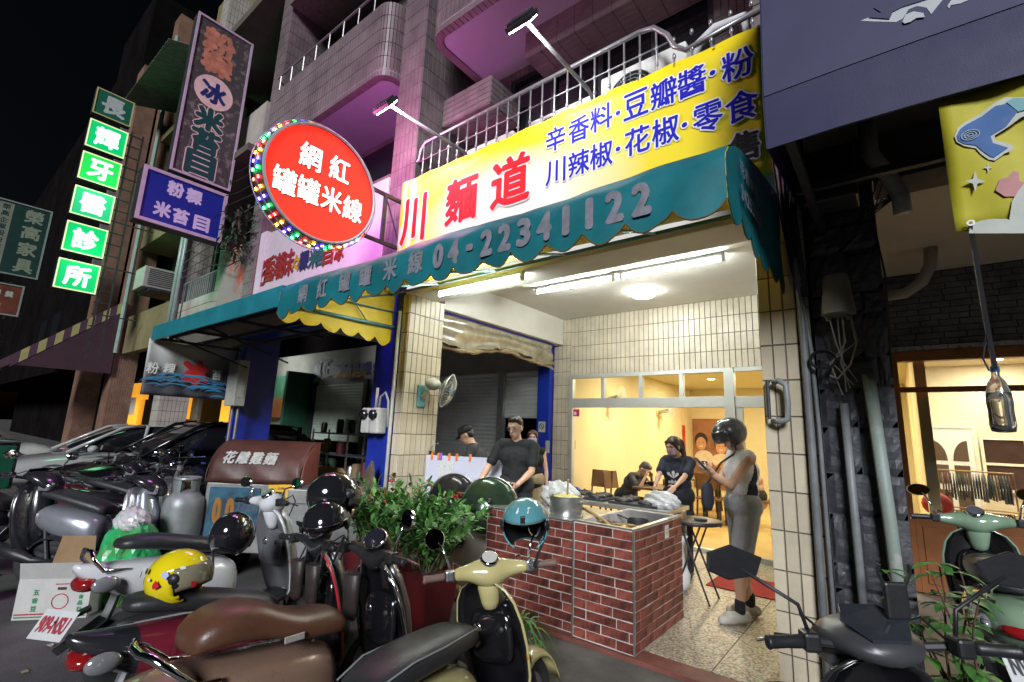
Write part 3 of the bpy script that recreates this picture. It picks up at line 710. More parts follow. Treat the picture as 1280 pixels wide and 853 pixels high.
# dead fluorescent batten in that arcade and small ceiling lamp
MB().box(-7.9, -6.6, 4.25, 4.32, 3.38, 3.46).build('lamp_batten', M_LAMPB, B2, bevel=0.01)
# rolled clear rain curtain along the beam
cur = thing('rolled_rain_curtain', 'rolled dusty clear plastic rain curtain sagging under the white beam', 'curtain', (-4.7, 5.6, 3.1))
M_PLAST = mat('dusty_plastic', (0.34,0.30,0.20), 0.22, var=0.35, scale=7, trans=0.25, bump=0.35, bscale=9)
rows = []
for j in range(9):
    row = []
    for i in range(41):
        t = i/40; y = 4.20+2.68*t; sag = 0.40+0.05*sin(t*9)-0.12*t+0.16*(t > 0.85)*(t-0.85)/0.15
        z = 3.12-sag*j/8+0.012*sin(t*60+j); x = -4.60-0.05*sin(t*20+j*0.4)*(j/8)-0.03*sin(j*1.3)
        row.append((x, y, z))
    rows.append(row)
MB().sheet(rows).build('sheet', M_PLAST, cur, smooth=True)
MB().tube([V(-4.62-0.02*sin(i), 4.20+2.68*i/30, 3.12-(0.42+0.05*sin(i*0.3)-0.12*i/30)) for i in range(31)], [0.035+0.012*sin(i*1.7) for i in range(31)], 10).build('rolled_edge', mat('dirty_roll', (0.32,0.24,0.13), 0.5, var=0.3, scale=9), cur, smooth=True)
MB().tube([V(-4.60,4.2,3.13), V(-4.60,6.9,3.13)], 0.022, 8).build('rod', M_BLUE, cur)
# --- bay 2 upper floor: sign board, balcony above
MB().box(-8.9, -5.12, 3.66, 3.78, 3.62, 5.05).build('sign_wall', M_DULL, B2)
SB = thing('letter_sign_board', 'pale upstairs sign board with raised red lettering behind round sign', 'sign', (-7.2, 3.6, 3.62))
MB().box(-8.62, -5.14, 3.60, 3.655, 3.64, 4.95).build('board', mat('board_pale', (0.48,0.44,0.46), 0.5, var=0.1, scale=2), SB, bevel=0.004)
MB().box(-8.85, -8.63, 3.57, 3.655, 3.64, 5.0).build('frame_post', mat('post_pale', (0.55,0.50,0.55), 0.4, var=0.1), SB)
cA = mat('raised_red', (0.25,0.02,0.015), 0.4); cB = mat('raised_green', (0.02,0.10,0.09), 0.4); cC = mat('raised_yellow', (0.4,0.25,0.02), 0.4)
for ch, px, py, s, m in (('花',327,343,0.42,cA),('香',337,337,0.42,cA),('潮',349,333,0.42,cA),('味',361,329,0.42,cA),('々',371,329.5,0.26,cC),('粿',381,326,0.30,MATS['raised_blue']),('米',393,323,0.30,cB),('苔',401,321,0.28,cB),('目',411,319,0.28,cA),('冰',425,315,0.26,cA)):
    p = ony(px, py, 3.6); character(SB, ch, V(p.x, 3.598, p.z), XA, ZA, -YA, s, s*1.15, m, 0.012, lift=0.015)
gp = MB().box(-10.6, -8.9, 3.60, 3.66, 3.62, 5.0).build('graphic_panel', mat('graphic', (0.26,0.24,0.22), 0.5, col2=(0.42,0.06,0.05), scale=1.6, thr=0.53), None); tag(gp, 'printed panel with red and grey swirls beside the pale sign board', 'panel')
# left bay balcony above sign board
core = MB(); up = MB()
balcony(-8.95, -5.30, 6.60, 7.85, 3.46, False, True, 'balcony_soffit')
cladbox(-9.35, -8.95, 3.58, 4.7, 3.62, 12.5, right=True)
cladbox(-8.95, -5.10, 4.55, 4.8, 5.0, 6.6)
cladbox(-8.95, -5.10, 4.55, 4.8, 7.5, 12.5)
core.box(-8.9, -5.1, 3.5, 4.7, 9.9, 10.1)
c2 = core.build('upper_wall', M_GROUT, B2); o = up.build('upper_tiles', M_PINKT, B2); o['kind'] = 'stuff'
MB().box(-8.3, -5.3, 4.50, 4.56, 5.05, 6.45).build('window', M_GLASSD, B2)
for i in range(9): 
    x = -8.8+i*0.43; MB().tube([V(x,3.5,7.85), V(x,3.5,8.22)], 0.012, 6).build('rail_bar', M_RAIL, B2)
MB().tube([V(-8.95,3.5,8.22), V(-5.4,3.5,8.22)], 0.018, 6).build('top_rail', M_RAIL, B2)
# --- teal flat canopy of bay 2
TCN = thing('teal_canopy', 'flat teal edged canopy over the closed shop beside the awning', 'canopy', (-7.0, 3.5, 2.9))
M_TEALM = mat('teal_sheet', (0.02,0.22,0.26), 0.35, var=0.2, scale=3, metal=0.2)
MB().box(-9.15, -4.95, 2.28, 2.31, 2.80, 3.03).build('fascia', M_TEALM, TCN, bevel=0.004)
MB().box(-4.98, -4.95, 2.312, 3.55, 2.80, 3.03).build('end_fascia', M_TEALM, TCN)
rows = []
for i in range(85):
    x = -9.12+4.13*i/84; rows.append([(x, 2.32, 2.95+0.012*(i % 2)), (x, 3.60, 3.12+0.012*(i % 2))])
MB().sheet(rows).build('roof_sheet', mat('old_sheet', (0.26,0.21,0.15), 0.6, metal=0.2, var=0.3, scale=3), TCN, solid=0.003)
fr = MB()
for y in (2.5, 3.0, 3.45): fr.box(-9.1, -5.0, y, y+0.04, 2.86, 2.90)
for x in (-9.1, -7.8, -6.4, -5.05): fr.box(x, x+0.04, 2.32, 3.6, 2.82, 2.858)
for x in (-8.6, -7.2): fr.tube([V(x,2.4,2.84), V(x,3.55,2.5)], 0.014, 6)
fr.build('frame', M_DARKIR, TCN)
# cloth side banner hanging from the canopy end
CB = thing('ice_banner', 'grey cloth banner with red ice character and blue waves', 'banner', (-9.15, 2.9, 2.85))
XB = -9.17
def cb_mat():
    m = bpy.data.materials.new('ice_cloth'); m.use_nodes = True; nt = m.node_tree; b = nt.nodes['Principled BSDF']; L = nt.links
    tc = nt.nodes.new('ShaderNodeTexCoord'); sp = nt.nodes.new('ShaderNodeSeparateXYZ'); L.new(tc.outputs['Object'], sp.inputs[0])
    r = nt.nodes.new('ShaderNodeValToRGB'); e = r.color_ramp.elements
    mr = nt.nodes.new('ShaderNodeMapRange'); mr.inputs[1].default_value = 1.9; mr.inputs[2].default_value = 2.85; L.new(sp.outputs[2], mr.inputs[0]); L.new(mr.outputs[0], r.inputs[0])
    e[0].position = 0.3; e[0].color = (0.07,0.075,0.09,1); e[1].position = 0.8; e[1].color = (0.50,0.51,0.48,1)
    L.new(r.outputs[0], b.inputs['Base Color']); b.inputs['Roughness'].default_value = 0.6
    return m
pa = onx(178, 505, XB); pb = onx(300, 512, XB); pc = onx(303, 443, XB); pd = onx(186, 430, XB)
y0, y1 = pd.y, 3.58; z0, z1 = 1.95, 2.84
rows = [[(XB+0.015*sin(i*0.8+j*0.3)+0.02*sin(i*0.23), y0+(y1-y0)*i/28, z0+(z1-z0)*j/12-0.03*sin(pi*i/28)*(j/12)) for i in range(29)] for j in range(13)]
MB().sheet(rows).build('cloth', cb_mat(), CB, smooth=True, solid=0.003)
def cpt(px, py): p = onx(px, py, XB+0.045); p.x = XB+0.045; return p
M_CT = mat('cloth_text', (0.8,0.82,0.74), 0.6)
for ch, px, py, s in (('粉',191,460,0.16),('粿',212,461,0.16),('苔',271,469,0.15),('目',291,470,0.15)): character(CB, ch, cpt(px, py), YA, ZA, XA, s, s*1.15, M_CT, 0.004, lift=0.0)
character(CB, '冰', cpt(245, 466), YA, ZA, XA, 0.42, 0.42, mat('cloth_red', (0.5,0.02,0.02), 0.6), 0.035, lift=0.0)
M_WAVE = mat('wave_blue', (0.05,0.25,0.45), 0.6); wv = MB()
rr_ = random.Random(3)
for k in range(26):
    cyy = y0+0.1+(y1-y0-0.2)*rr_.random(); czz = z0+0.05+0.22*rr_.random()+0.06*sin(cyy*5); R0 = 0.05+0.15*rr_.random()
    pts = []
    for q in range(13):
        a = -0.2+pi*1.15*q/12; pts.append(V(XB+0.047+k*0.0002, cyy+R0*1.6*cos(a), czz+R0*0.55*sin(a)))
    rows = [[p+V(0,0,-0.008*sin(pi*i/12)) for i, p in enumerate(pts)], [p+V(0,0,0.010*sin(pi*i/12)) for i, p in enumerate(pts)]]
    wv.sheet(rows)
o = wv.build('wave_print', M_WAVE, CB); o['kind'] = 'stuff'

# --- bay 3: ice dessert building
B3 = thing('brown_pillar_building', 'dim older building with brown tiled pillars and green balcony', 'building', (-11.5, 5.0, 0.1))
core = MB(); up = MB()
cladbox(-13.5, -13.05, YF, 4.2, 0.09, 13.0, right=True); cladbox(-10.9, -10.6, 3.64, 4.2, 3.3, 5.4, right=True)
core.box(-13.05, -9.36, 3.66, 4.4, 3.2, 3.6)
tfield(up, V(0,3.66,0), XA, -13.05, -10.9, 3.62, 4.25, 0.30, 0.20); core.box(-13.05, -10.9, 3.68, 3.8, 3.6, 4.25)
core.box(-13.05, -9.36, 4.8, 5.0, 3.6, 14.0); core.box(-13.3, -9.36, 3.3, 5.0, 6.75, 6.9); core.box(-13.3, -9.36, 3.3, 5.0, 10.4, 10.6)
core.build('wall', M_DULL, B3); o = up.build('wall_tiles', M_GREYT, B3); o['kind'] = 'stuff'
rl = MB(); 
for i in range(19): rl.tube([V(-13.0+i*0.115,3.70,4.25), V(-13.0+i*0.115,3.70,4.72)], 0.012, 5)
rl.tube([V(-13.05,3.70,4.74), V(-10.9,3.70,4.74)], 0.02, 6); rl.build('railing', mat('rail_green', (0.30,0.38,0.33), 0.4, metal=0.5), B3)
for x in (-12.95, -12.7): MB().tube([V(x,3.5,3.2), V(x,3.5,7.2)], 0.05, 8).build('downpipe', mat('pipe_green', (0.22,0.30,0.26), 0.35), B3, smooth=True)
for z in (7.5, 8.8): MB().box(-12.6, -9.8, 4.74, 4.8, z, z+1.0).build('window', M_GLASSD, B3)
MB().box(-13.05, -9.3, 3.5, 3.62, 7.0, 7.9).build('parapet', M_GREYT, B3)
for i in range(14): MB().box(-24.0+i*0.13, -23.95+i*0.13, 6.0, 6.03, 0.2, 2.3).build('grille_bar', mat('grille', (0.30,0.24,0.16), 0.6), B3)
MB().box(-21.0, -20.0, 6.0, 6.1, 0.9, 2.5).build('pale_poster', mat('poster_pale', (0.5,0.52,0.55), 0.5), B3)
# --- bay 4: dental clinic
B4 = thing('clinic_building', 'ochre walled clinic building lit green by its light boxes', 'building', (-16.0, 5.0, 0.1))
c = MB(); c.box(-17.6, -13.51, 3.75, 3.95, 3.4, 4.5); c.box(-17.6, -13.51, 4.6, 4.8, 3.4, 16); c.box(-17.6, -13.51, 3.7, 4.8, 6.6, 6.8); c.box(-17.6, -13.51, 3.7, 3.9, 6.8, 7.7); c.box(-17.6, -13.51, 3.7, 4.8, 10.2, 10.4)
c.build('wall', M_GREENW, B4)
p = MB(); p.box(-18.3, -17.7, YF, 4.2, 0.09, 15)
p.box(-22.5, -21.6, YF, 4.2, 0.09, 15); p.build('pillar', M_BRTILE, B4)
q = MB(); tfield(q, V(0,YF,0), XA, -18.3, -17.7, 0.09, 3.6, 0.06, 0.24); tfield(q, V(-17.7,0,0), YA, YF, 4.2, 0.09, 3.6, 0.06, 0.24); tfield(q, V(-21.6,0,0), YA, YF, 4.2, 0.09, 3.6, 0.06, 0.24); o = q.build('pillar_tiles', M_BRTILE, B4); o['kind'] = 'stuff'
wf = MB(); gl = MB()
for x in (-16.9, -15.6, -14.6):
    MB().box(x, x+0.85, 4.55, 4.6, 4.75, 6.3).build('window', M_GLASSD, B4)
    MB().box(x, x+0.85, 4.55, 4.6, 8.1, 9.7).build('window', M_GLASSD, B4)
mf_ = mat('frame_green', (0.32,0.42,0.36), 0.45)
for x in (-16.9, -16.05, -15.6, -14.75, -14.6, -13.8):
    for za, zb in ((4.72,6.35),(8.1,9.7)): MB().box(x-0.03, x+0.03, 4.5, 4.55, za, zb).build('window_frame', mf_, B4)
MB().tube([V(-17.55,3.6,3.4), V(-17.55,3.6,14)], 0.06, 8).build('downpipe', MATS['pipe_green'], B4)
ac = thing('window_air_conditioner', 'boxy window air conditioner jutting from the clinic wall', 'air conditioner', (-14.9, 3.7, 4.85))
MB().box(-15.4, -14.6, 3.25, 4.5, 4.85, 5.4).build('casing', mat('ac_old', (0.30,0.31,0.27), 0.5, var=0.2), ac, bevel=0.02); g = MB()
for k in range(9): g.box(-14.598, -14.59, 3.35, 4.3, 4.92+k*0.05, 4.94+k*0.05)
g.build('louvres', M_DARKIR, ac)
MB().box(-15.5, -14.5, 3.4, 4.5, 4.78, 4.845).build('shelf', M_DARKIR, ac)
# ribbed eaves high above
rows = []
for i in range(40):
    x = -17.5+4.0*i/39; rows.append([(x, 2.6, 10.9+0.05*(i % 2)), (x, 4.7, 11.6+0.05*(i % 2))])
MB().sheet(rows).build('eaves_sheet', mat('old_eaves', (0.16,0.18,0.15), 0.7, var=0.3), B4, solid=0.01)
# lit orange doorway and dark frontage at street level
MB().box(-21.6, -18.3, 6.2, 6.3, 0.09, 3.2).build('frontage', mat('frontage_dim', (0.12,0.10,0.07), 0.7, var=0.4), B4)
lw = MB().box(-27.2, -23.4, 6.0, 6.1, 0.09, 3.0).build('lit_window', emit('orange_shop', (1.0,0.42,0.03), 0.26), B4); lw['label'] = 'glowing orange shop window'
MB().box(-19.6, -18.9, 6.1, 6.18, 1.6, 2.7).build('lit_window', MATS['orange_shop'], B4)
MB().box(-17.0, -16.4, 6.4, 6.5, 1.2, 2.7).build('lit_window', MATS['orange_shop'], B4)
pw = MB(); pw.box(-25.3, -24.5, 5.94, 5.99, 1.7, 2.4); pw.build('menu_poster', mat('menu', (0.5,0.48,0.42), 0.6), B4)
# dark far buildings
B5 = thing('far_dark_building', 'tall dark building at the far left of the street', 'building', (-30, 5, 0))
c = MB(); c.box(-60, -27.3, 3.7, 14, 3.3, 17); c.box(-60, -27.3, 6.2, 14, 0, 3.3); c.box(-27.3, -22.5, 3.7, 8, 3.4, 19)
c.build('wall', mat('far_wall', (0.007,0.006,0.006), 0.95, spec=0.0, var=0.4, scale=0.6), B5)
for i in range(2):
    for j in range(2): MB().box(-29.5-i*3.2, -28.0-i*3.2, 3.62, 3.69, 4.4+j*3.4, 6.0+j*3.4).build('window', M_GLASSD, B5)
MB().box(-22.3, -22.0, 3.4, 3.7, 6, 13).build('pale_pilaster', mat('pale_strip', (0.12,0.11,0.11), 0.7), B5)
# rear bulk so the sky behind the facades is closed off
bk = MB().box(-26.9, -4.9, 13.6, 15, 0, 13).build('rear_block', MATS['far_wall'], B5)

# ================================================================== PROJECTING SIGNS
M_SFR = mat('sign_frame', (0.50,0.46,0.52), 0.4, metal=0.4, var=0.2, scale=6)
def proj_sign(name, label, x, y0, y1, z0, z1, face, th=0.22, fw=0.04, frm=None, wall=3.6, group=None):
    t = thing(name, label, 'sign', (x, y1, z0), group=group)
    MB().box(x-th, x, y0, y1, z0, z1).build('box', M_DARKIR, t, bevel=0.01)
    MB().box(x+0.001, x+0.006, y0+fw, y1-fw, z0+fw, z1-fw).build('face', face, t)
    f = MB(); f.box(x, x+0.03, y0, y0+fw, z0, z1); f.box(x, x+0.03, y1-fw, y1, z0, z1); f.box(x, x+0.029, y0+fw, y1-fw, z0, z0+fw); f.box(x, x+0.029, y0+fw, y1-fw, z1-fw, z1)
    f.build('frame', frm or M_SFR, t)
    return t
def sput(t, ch, x, px, py, w, h, m, bold, **k):
    p = onx(px, py, x+0.008); return character(t, ch, V(x+0.007, p.y, p.z), YA, ZA, XA, w, h, m, bold, lift=0.0, **k)
# tall worn ice dessert sign
XS = -10.0
t = proj_sign('tall_dessert_sign', 'tall weathered dark sign with circled ice character', XS, 2.30, 3.33, 6.06, 9.42, mat('worn_black', (0.05,0.045,0.045), 0.5, col2=(0.22,0.18,0.18), scale=7, thr=0.60, var=0.3), frm=mat('frame_mauve', (0.42,0.34,0.42), 0.4))
MW = mat('worn_orange', (0.42,0.16,0.10), 0.6, var=0.4, scale=7); MG = mat('sign_dkgreen', (0.005,0.05,0.05), 0.5); MP = mat('sign_pale', (0.62,0.45,0.42), 0.5); MN = mat('sign_navy', (0.01,0.02,0.12), 0.5)
sput(t, '粉', XS, 275, 57, 0.60, 0.60, MW, 0.035); sput(t, '粿', XS, 272, 81, 0.58, 0.50, MW, 0.035)
p = onx(267.5, 116.5, XS+0.01)
circ = MB(); circ.lathe([(0.0,0.008),(0.345,0.008)], V(XS,p.y,p.z), (1,0,0), 40); circ.build('circle', MP, t)
character(t, '冰', V(XS+0.010,p.y,p.z), YA, ZA, XA, 0.46, 0.46, MN, 0.02, lift=0.0)
for ch, px, py in (('米',262,150),('苔',257,177),('目',250.5,206)): sput(t, ch, XS, px, py, 0.52, 0.50, MG, 0.03, halo=0.02, hm=MP)
t = proj_sign('blue_dessert_sign', 'blue lightbox sign with pale frame below tall dark sign', XS, 1.94, 3.31, 4.97, 5.98, mat('sign_blue', (0.008,0.02,0.22), 0.35, var=0.12, scale=3), fw=0.06, frm=MATS['frame_mauve'], th=0.3)
MLB = mat('sign_lilac', (0.50,0.46,0.62), 0.5)
for ch, px, py in (('粉',220,237),('粿',243,246),('米',203,262),('苔',226,271),('目',252,280)): sput(t, ch, XS, px, py, 0.27, 0.29, MLB, 0.014)
# six green dental light boxes on a lattice
XG = -16.0
gt = thing('dental_lightbox_sign', 'column of six green light boxes lettered for a dental clinic', 'sign', (XG, 3.6, 5.0))
chars = [('長',123.8,109.7,170,130,114,141,162,158),('輝',114.8,148.6,159,166,106,182,153,198),('牙',104,188,150,205,96.5,223,144,236),('醫',94.3,231,141,245.5,85,265,133,279),('診',81.6,275,131,287,73,311,122,322.5),('所',69.8,320,121,333,61.5,358,112,367)]
lat = MB()
M_GSF = emit('dental_green', (0.0,0.50,0.13), 0.28, (0.0,0.3,0.1)); M_GSD = mat('dental_unlit', (0.01,0.11,0.07), 0.45, var=0.1); M_GSW = emit('dental_white', (0.75,1.0,0.85), 0.4); M_GSU = mat('dental_white_unlit', (0.45,0.47,0.47), 0.5)
M_GF2 = emit('dental_green2', (0.02,0.62,0.05), 0.30, (0.0,0.3,0.1)); M_GF3 = emit('dental_teal', (0.03,0.42,0.22), 0.28, (0.0,0.3,0.1))
for i, (ch, ax, ay, bx_, by, cx_, cy_, dx_, dy_) in enumerate(chars):
    A, Bq, Cq, Dq = onx(ax,ay,XG), onx(bx_,by,XG), onx(cx_,cy_,XG), onx(dx_,dy_,XG)
    y0, y1 = 1.82, 2.64; z1 = (A.z+Bq.z)/2; z0 = (Cq.z+Dq.z)/2
    lb = MB().box(XG-0.2, XG, y0, y1, z0, z1).build('light_box', M_DARKIR, gt)
    face = [M_GSD, M_GSF, M_GF2, M_GF3, M_GSF, M_GSF][i]
    MB().box(XG+0.002, XG+0.008, y0+0.03, y1-0.03, z0+0.03, z1-0.03).build('face', face, lb)
    f = MB(); f.box(XG+0.001, XG+0.02, y0, y0+0.03, z0, z1); f.box(XG+0.001, XG+0.02, y1-0.03, y1, z0, z1); f.box(XG+0.001, XG+0.019, y0+0.03, y1-0.03, z0, z0+0.03); f.box(XG+0.001, XG+0.019, y0+0.03, y1-0.03, z1-0.03, z1)
    f.build('frame', mat('frame_gold', (0.5,0.45,0.2), 0.4) if i == 0 else emit('frame_lit', (0.8,0.85,0.45), 0.18), lb)
    character(lb, ch, V(XG+0.010,(y0+y1)/2,(z0+z1)/2), YA, ZA, XA, (y1-y0)*0.64, (z1-z0)*0.70, M_GSU if i == 0 else M_GSW, 0.022, lift=0.0)
for y in (2.70, 2.95): lat.box(XG-0.06, XG-0.02, y, y+0.04, 3.0, 9.4)
z = 3.2
while z < 9.3: lat.box(XG-0.055, XG-0.025, 2.64, 3.6 if int(z*3) % 4 == 0 else 2.95, z, z+0.03); z += 0.32
lat.build('lattice', M_DARKIR, gt)
for (zz, e_) in ((5.6,7),(7.4,7)):
    l = bpy.data.lights.new('lightbox_glow', 'POINT'); l.energy = e_; l.color = (0.15,1.0,0.40); l.shadow_soft_size = 0.4
    lo = bpy.data.objects.new('lightbox_glow', l); COL.objects.link(lo); lo.location = (XG+0.45,2.3,zz); setpar(lo, gt)
# furniture sign and small red sign further off
XH = -20.0
def hp(px, py): return onx(px, py, XH)
a, b = hp(22,272), hp(76,292); c_, d_ = hp(2,355), hp(62,372)
t = proj_sign('furniture_sign', 'unlit dark green furniture shop sign with pale side strip', XH, 0.70, 1.92, 5.55, 7.75, mat('furn_green', (0.008,0.035,0.03), 0.45, var=0.2), frm=mat('frame_dim', (0.22,0.26,0.24), 0.5))
MFT = mat('furn_text', (0.20,0.24,0.17), 0.5)
ys = 1.56
for ch, z in (('榮',7.42),('高',6.92),('家',6.40),('具',5.88)): character(t, ch, V(XH+0.008,ys,z), YA, ZA, XA, 0.42, 0.42, MFT, 0.015, lift=0.0)
MB().box(XH+0.007, XH+0.010, 0.80, 1.10, 5.62, 7.66).build('side_strip', mat('strip_grey', (0.18,0.20,0.15), 0.6), t)
for i, ch in enumerate('榮高企業股份有限公司'): character(t, ch, V(XH+0.011,0.95,7.54-i*0.205), YA, ZA, XA, 0.17, 0.17, MATS['furn_green'], 0.004, lift=0.0)
XR = -20.0
t = proj_sign('soup_sign', 'small brown red soup sign under the dark green sign', XR, 0.60, 1.70, 4.35, 5.28, mat('soup_red', (0.12,0.03,0.012), 0.5, var=0.5, scale=4), frm=MATS['frame_dim'])
MST = mat('soup_text', (0.40,0.42,0.36), 0.5)
for ch, y, z in (('赤',0.92,5.02),('肉',1.16,5.0),('羹',1.42,4.98),('魚',0.95,4.62),('羹',1.22,4.60)): character(t, ch, V(XR+0.008,y,z), YA, ZA, XA, 0.17, 0.18, MST, 0.006, lift=0.0)
# sloping purple canvas awning with striped edge near the clinic
PA = thing('purple_awning', 'dark purple sloping awning with striped end panel near clinic', 'awning', (-18, 3.5, 3.4))
xa, xb = -21.0, -17.6
MB().sheet([[(xa,1.55,3.05),(xb,1.55,3.05)],[(xa,3.6,4.95),(xb,3.6,4.95)]]).build('canvas', mat('purple_canvas', (0.04,0.014,0.024), 0.7, var=0.2), PA, solid=0.01)
MB().sheet([[(xa,1.55,2.8),(xb,1.55,2.8)],[(xa,1.55,3.05),(xb,1.55,3.05)]]).build('valance', MATS['purple_canvas'], PA, solid=0.01)
for i in range(14):
    y0 = 1.55+2.05*i/14; y1 = 1.55+2.05*(i+1)/14; zt = lambda y: 3.05+1.9*(y-1.55)/2.05
    MB().prism([V(xb+0.012,y0,zt(y0)-0.32),V(xb+0.012,y1,zt(y1)-0.32),V(xb+0.012,y1,zt(y1)),V(xb+0.012,y0,zt(y0))], (0.006,0,0)).build('stripe', mat('stripe_y', (0.32,0.30,0.12), 0.6) if i % 2 else mat('stripe_p', (0.06,0.03,0.05), 0.6), PA)
MB().prism([V(xb,1.56,2.8),V(xb,3.58,2.8),V(xb,3.58,4.9),V(xb,1.56,3.03)], (0.008,0,0)).build('end_panel', MATS['purple_canvas'], PA)
# ================================================================== RIGHT SHOP (clothes)
B6 = thing('clothes_shop_building', 'right hand shop with black stone pillar and warm clothes interior', 'building', (1.2, 5.5, 0.1))
M_SLATE = mat('black_slate', (0.050,0.050,0.058), 0.5, var=0.4, scale=9, bump=0.55, bscale=30)
pl = MB().box(-0.375, 0.005, YF+0.02, 4.2, 0.0, 3.6).build('pillar', M_SLATE, B6)
rs = random.Random(11)
z = 0.02
while z < 3.45:
    h = rs.choice((0.14,0.19,0.24,0.28)); x = -0.374
    while x < 0.0:
        w = min(rs.choice((0.12,0.19,0.26)), 0.006-x)
        if 0.006-x-w < 0.06: w = 0.006-x
        mb = MB(); d = 0.008+0.010*rs.random(); n = 6
        rows = [[(x+0.003+(w-0.006)*i/n, YF+0.02-(d+0.005*rs.uniform(-1,1) if 0 < i < n and 0 < j < n else 0), z+0.003+(h-0.006)*j/n) for i in range(n+1)] for j in range(n+1)]
        mb.sheet(rows); mb.build('stone', M_SLATE, pl, smooth=False)
        x += w
    z += h
MB().box(-0.375, 6, 3.75, YB+0.1, ZC, 3.8).build('ceiling', mat('soffit_beige', (0.68,0.62,0.50), 0.8, var=0.1, scale=1.5), B6)
MB().box(0.01, 6, 3.66, 3.95, 3.28, 3.6).build('lintel', mat('lintel_dark', (0.10,0.085,0.075), 0.8, var=0.4, scale=4), B6)
fa = MB().box(-0.2, 6, YB, YB+0.15, 2.74, 3.6).build('fascia', mat('fascia_joint', (0.03,0.03,0.032), 0.8), B6)
fb = MB(); rs = random.Random(5)
for j in range(12):
    z = 2.745+j*0.0705; x = -0.2-(0.09 if j % 2 else 0)
    while x < 2.2:
        w = 0.2*rs.uniform(0.8,1.2); d = 0.006+0.01*rs.random(); fb.tile(V(0,YB,0), XA, ZA, -YA, x+0.002, x+w-0.002, z+0.002, z+0.068, d, 0.004); x += w
o = fb.build('slate_bricks', mat('slate_grey', (0.14,0.145,0.16), 0.4, var=0.5, scale=5, bump=0.4, bscale=30), fa); o['kind'] = 'stuff'
MB().box(-0.2, 6, YB-0.05, YB+0.1, 2.69, 2.738).build('metal_strip', M_STEEL, B6)
M_WOOD = mat('shop_wood', (0.30,0.11,0.035), 0.45, var=0.25, scale=5, bump=0.1)
wf = MB(); wf.box(-0.2, 6, YB-0.03, YB+0.08, 2.57, 2.688); wf.box(0.06, 6, YB, YB+0.06, 2.22, 2.28); wf.box(0.0, 0.06, YB-0.02, YB+0.08, 0.1, 2.57)
wf.build('shopfront_frame', M_WOOD, B6, bevel=0.004)
MB().box(0.06, 6, YB-0.02, YB+0.08, 0.1, 0.88).build('wood_dado', M_WOOD, B6, bevel=0.005)
for i in range(5): MB().box(0.12+i*0.6, 0.62+i*0.6, YB-0.035, YB-0.021, 0.2, 0.78).build('dado_panel', M_WOOD, B6, bevel=0.008)
MB().box(0.06, 6, YB+0.02, YB+0.026, 0.88, 2.22).build('pane', M_GLASS, B6); MB().box(0.06, 6, YB+0.02, YB+0.026, 2.28, 2.57).build('transom_pane', M_GLASS, B6)
# interior
MC = mat('shop_cream', (0.72,0.65,0.50), 0.75, var=0.05)
it = MB(); it.box(0.31, 7, 11.0, 11.1, 0.1, 3.0); it.build('inner_wall', MC, B6)
MB().box(0.24, 0.305, YB+0.16, 11.1, 0.1, 3.0).build('inner_side_wall', MC, B6); MB().box(7, 7.1, YB+0.16, 11.1, 0.1, 3.0).build('inner_side_wall', MC, B6)
MB().box(0.21, 7.1, YB+0.155, 11.1, 3.0, 3.1).build('inner_ceiling', mat('shop_ceiling', (0.60,0.50,0.34), 0.8, var=0.04), B6)
MB().box(0.21, 7.1, YB+0.155, 11.1, 0.0, 0.1).build('inner_floor', mat('shop_floor', (0.55,0.42,0.26), 0.5), B6)
dr = thing('white_panel_door', 'white panelled door with arched panes inside the clothes shop', 'door', (0.55, 10.95, 0.1))
MB().box(0.33, 0.95, 10.94, 10.99, 0.1, 1.95).build('leaf', mat('door_white', (0.72,0.74,0.74), 0.5, var=0.03), dr)
for x in (0.42, 0.68):
    for k, (a, b) in enumerate(((0.6,0.95),(1.05,1.35),(1.42,1.75))):
        pts = [V(x,10.935,a), V(x+0.19,10.935,a), V(x+0.19,10.935,b)]
        if k == 2: pts = [V(x,10.935,a), V(x+0.19,10.935,a)]+([V(x+0.19*cos(q*pi/12),10.935,a+0.33*sin(q*pi/12)) for q in range(1,7)] if x < 0.6 else [V(x+0.19-0.19*cos((6-q)*pi/12),10.935,a+0.33*sin((6-q)*pi/12)) for q in range(0,7)])
        else: pts.append(V(x,10.935,b))
        MB().prism(pts, (0,-0.004,0)).build('pane', mat('pane_brown', (0.10,0.07,0.05), 0.3), dr)
fr = MB(); fr.box(0.95, 1.0, 10.92, 10.99, 0.1, 2.0); fr.box(0.33, 0.95, 10.92, 10.99, 1.951, 2.0); fr.build('frame', mat('door_trim', (0.75,0.70,0.58), 0.5), dr)
ww = thing('inner_window', 'dark four pane window behind the clothes racks', 'window', (1.7, 10.95, 1.2))
MB().box(1.05, 2.4, 10.93, 10.98, 1.0, 1.80).build('glass', mat('brown_glass', (0.06,0.035,0.03), 0.2), ww)
fr = MB()
for x in (1.02, 1.52, 2.02, 2.4): fr.box(x, x+0.04, 10.90, 10.925, 0.98, 1.82)
for z in (0.98, 1.38, 1.78): fr.box(1.06, 2.4, 10.902, 10.922, z, z+0.04)
fr.build('frame', MATS['door_trim'], ww)
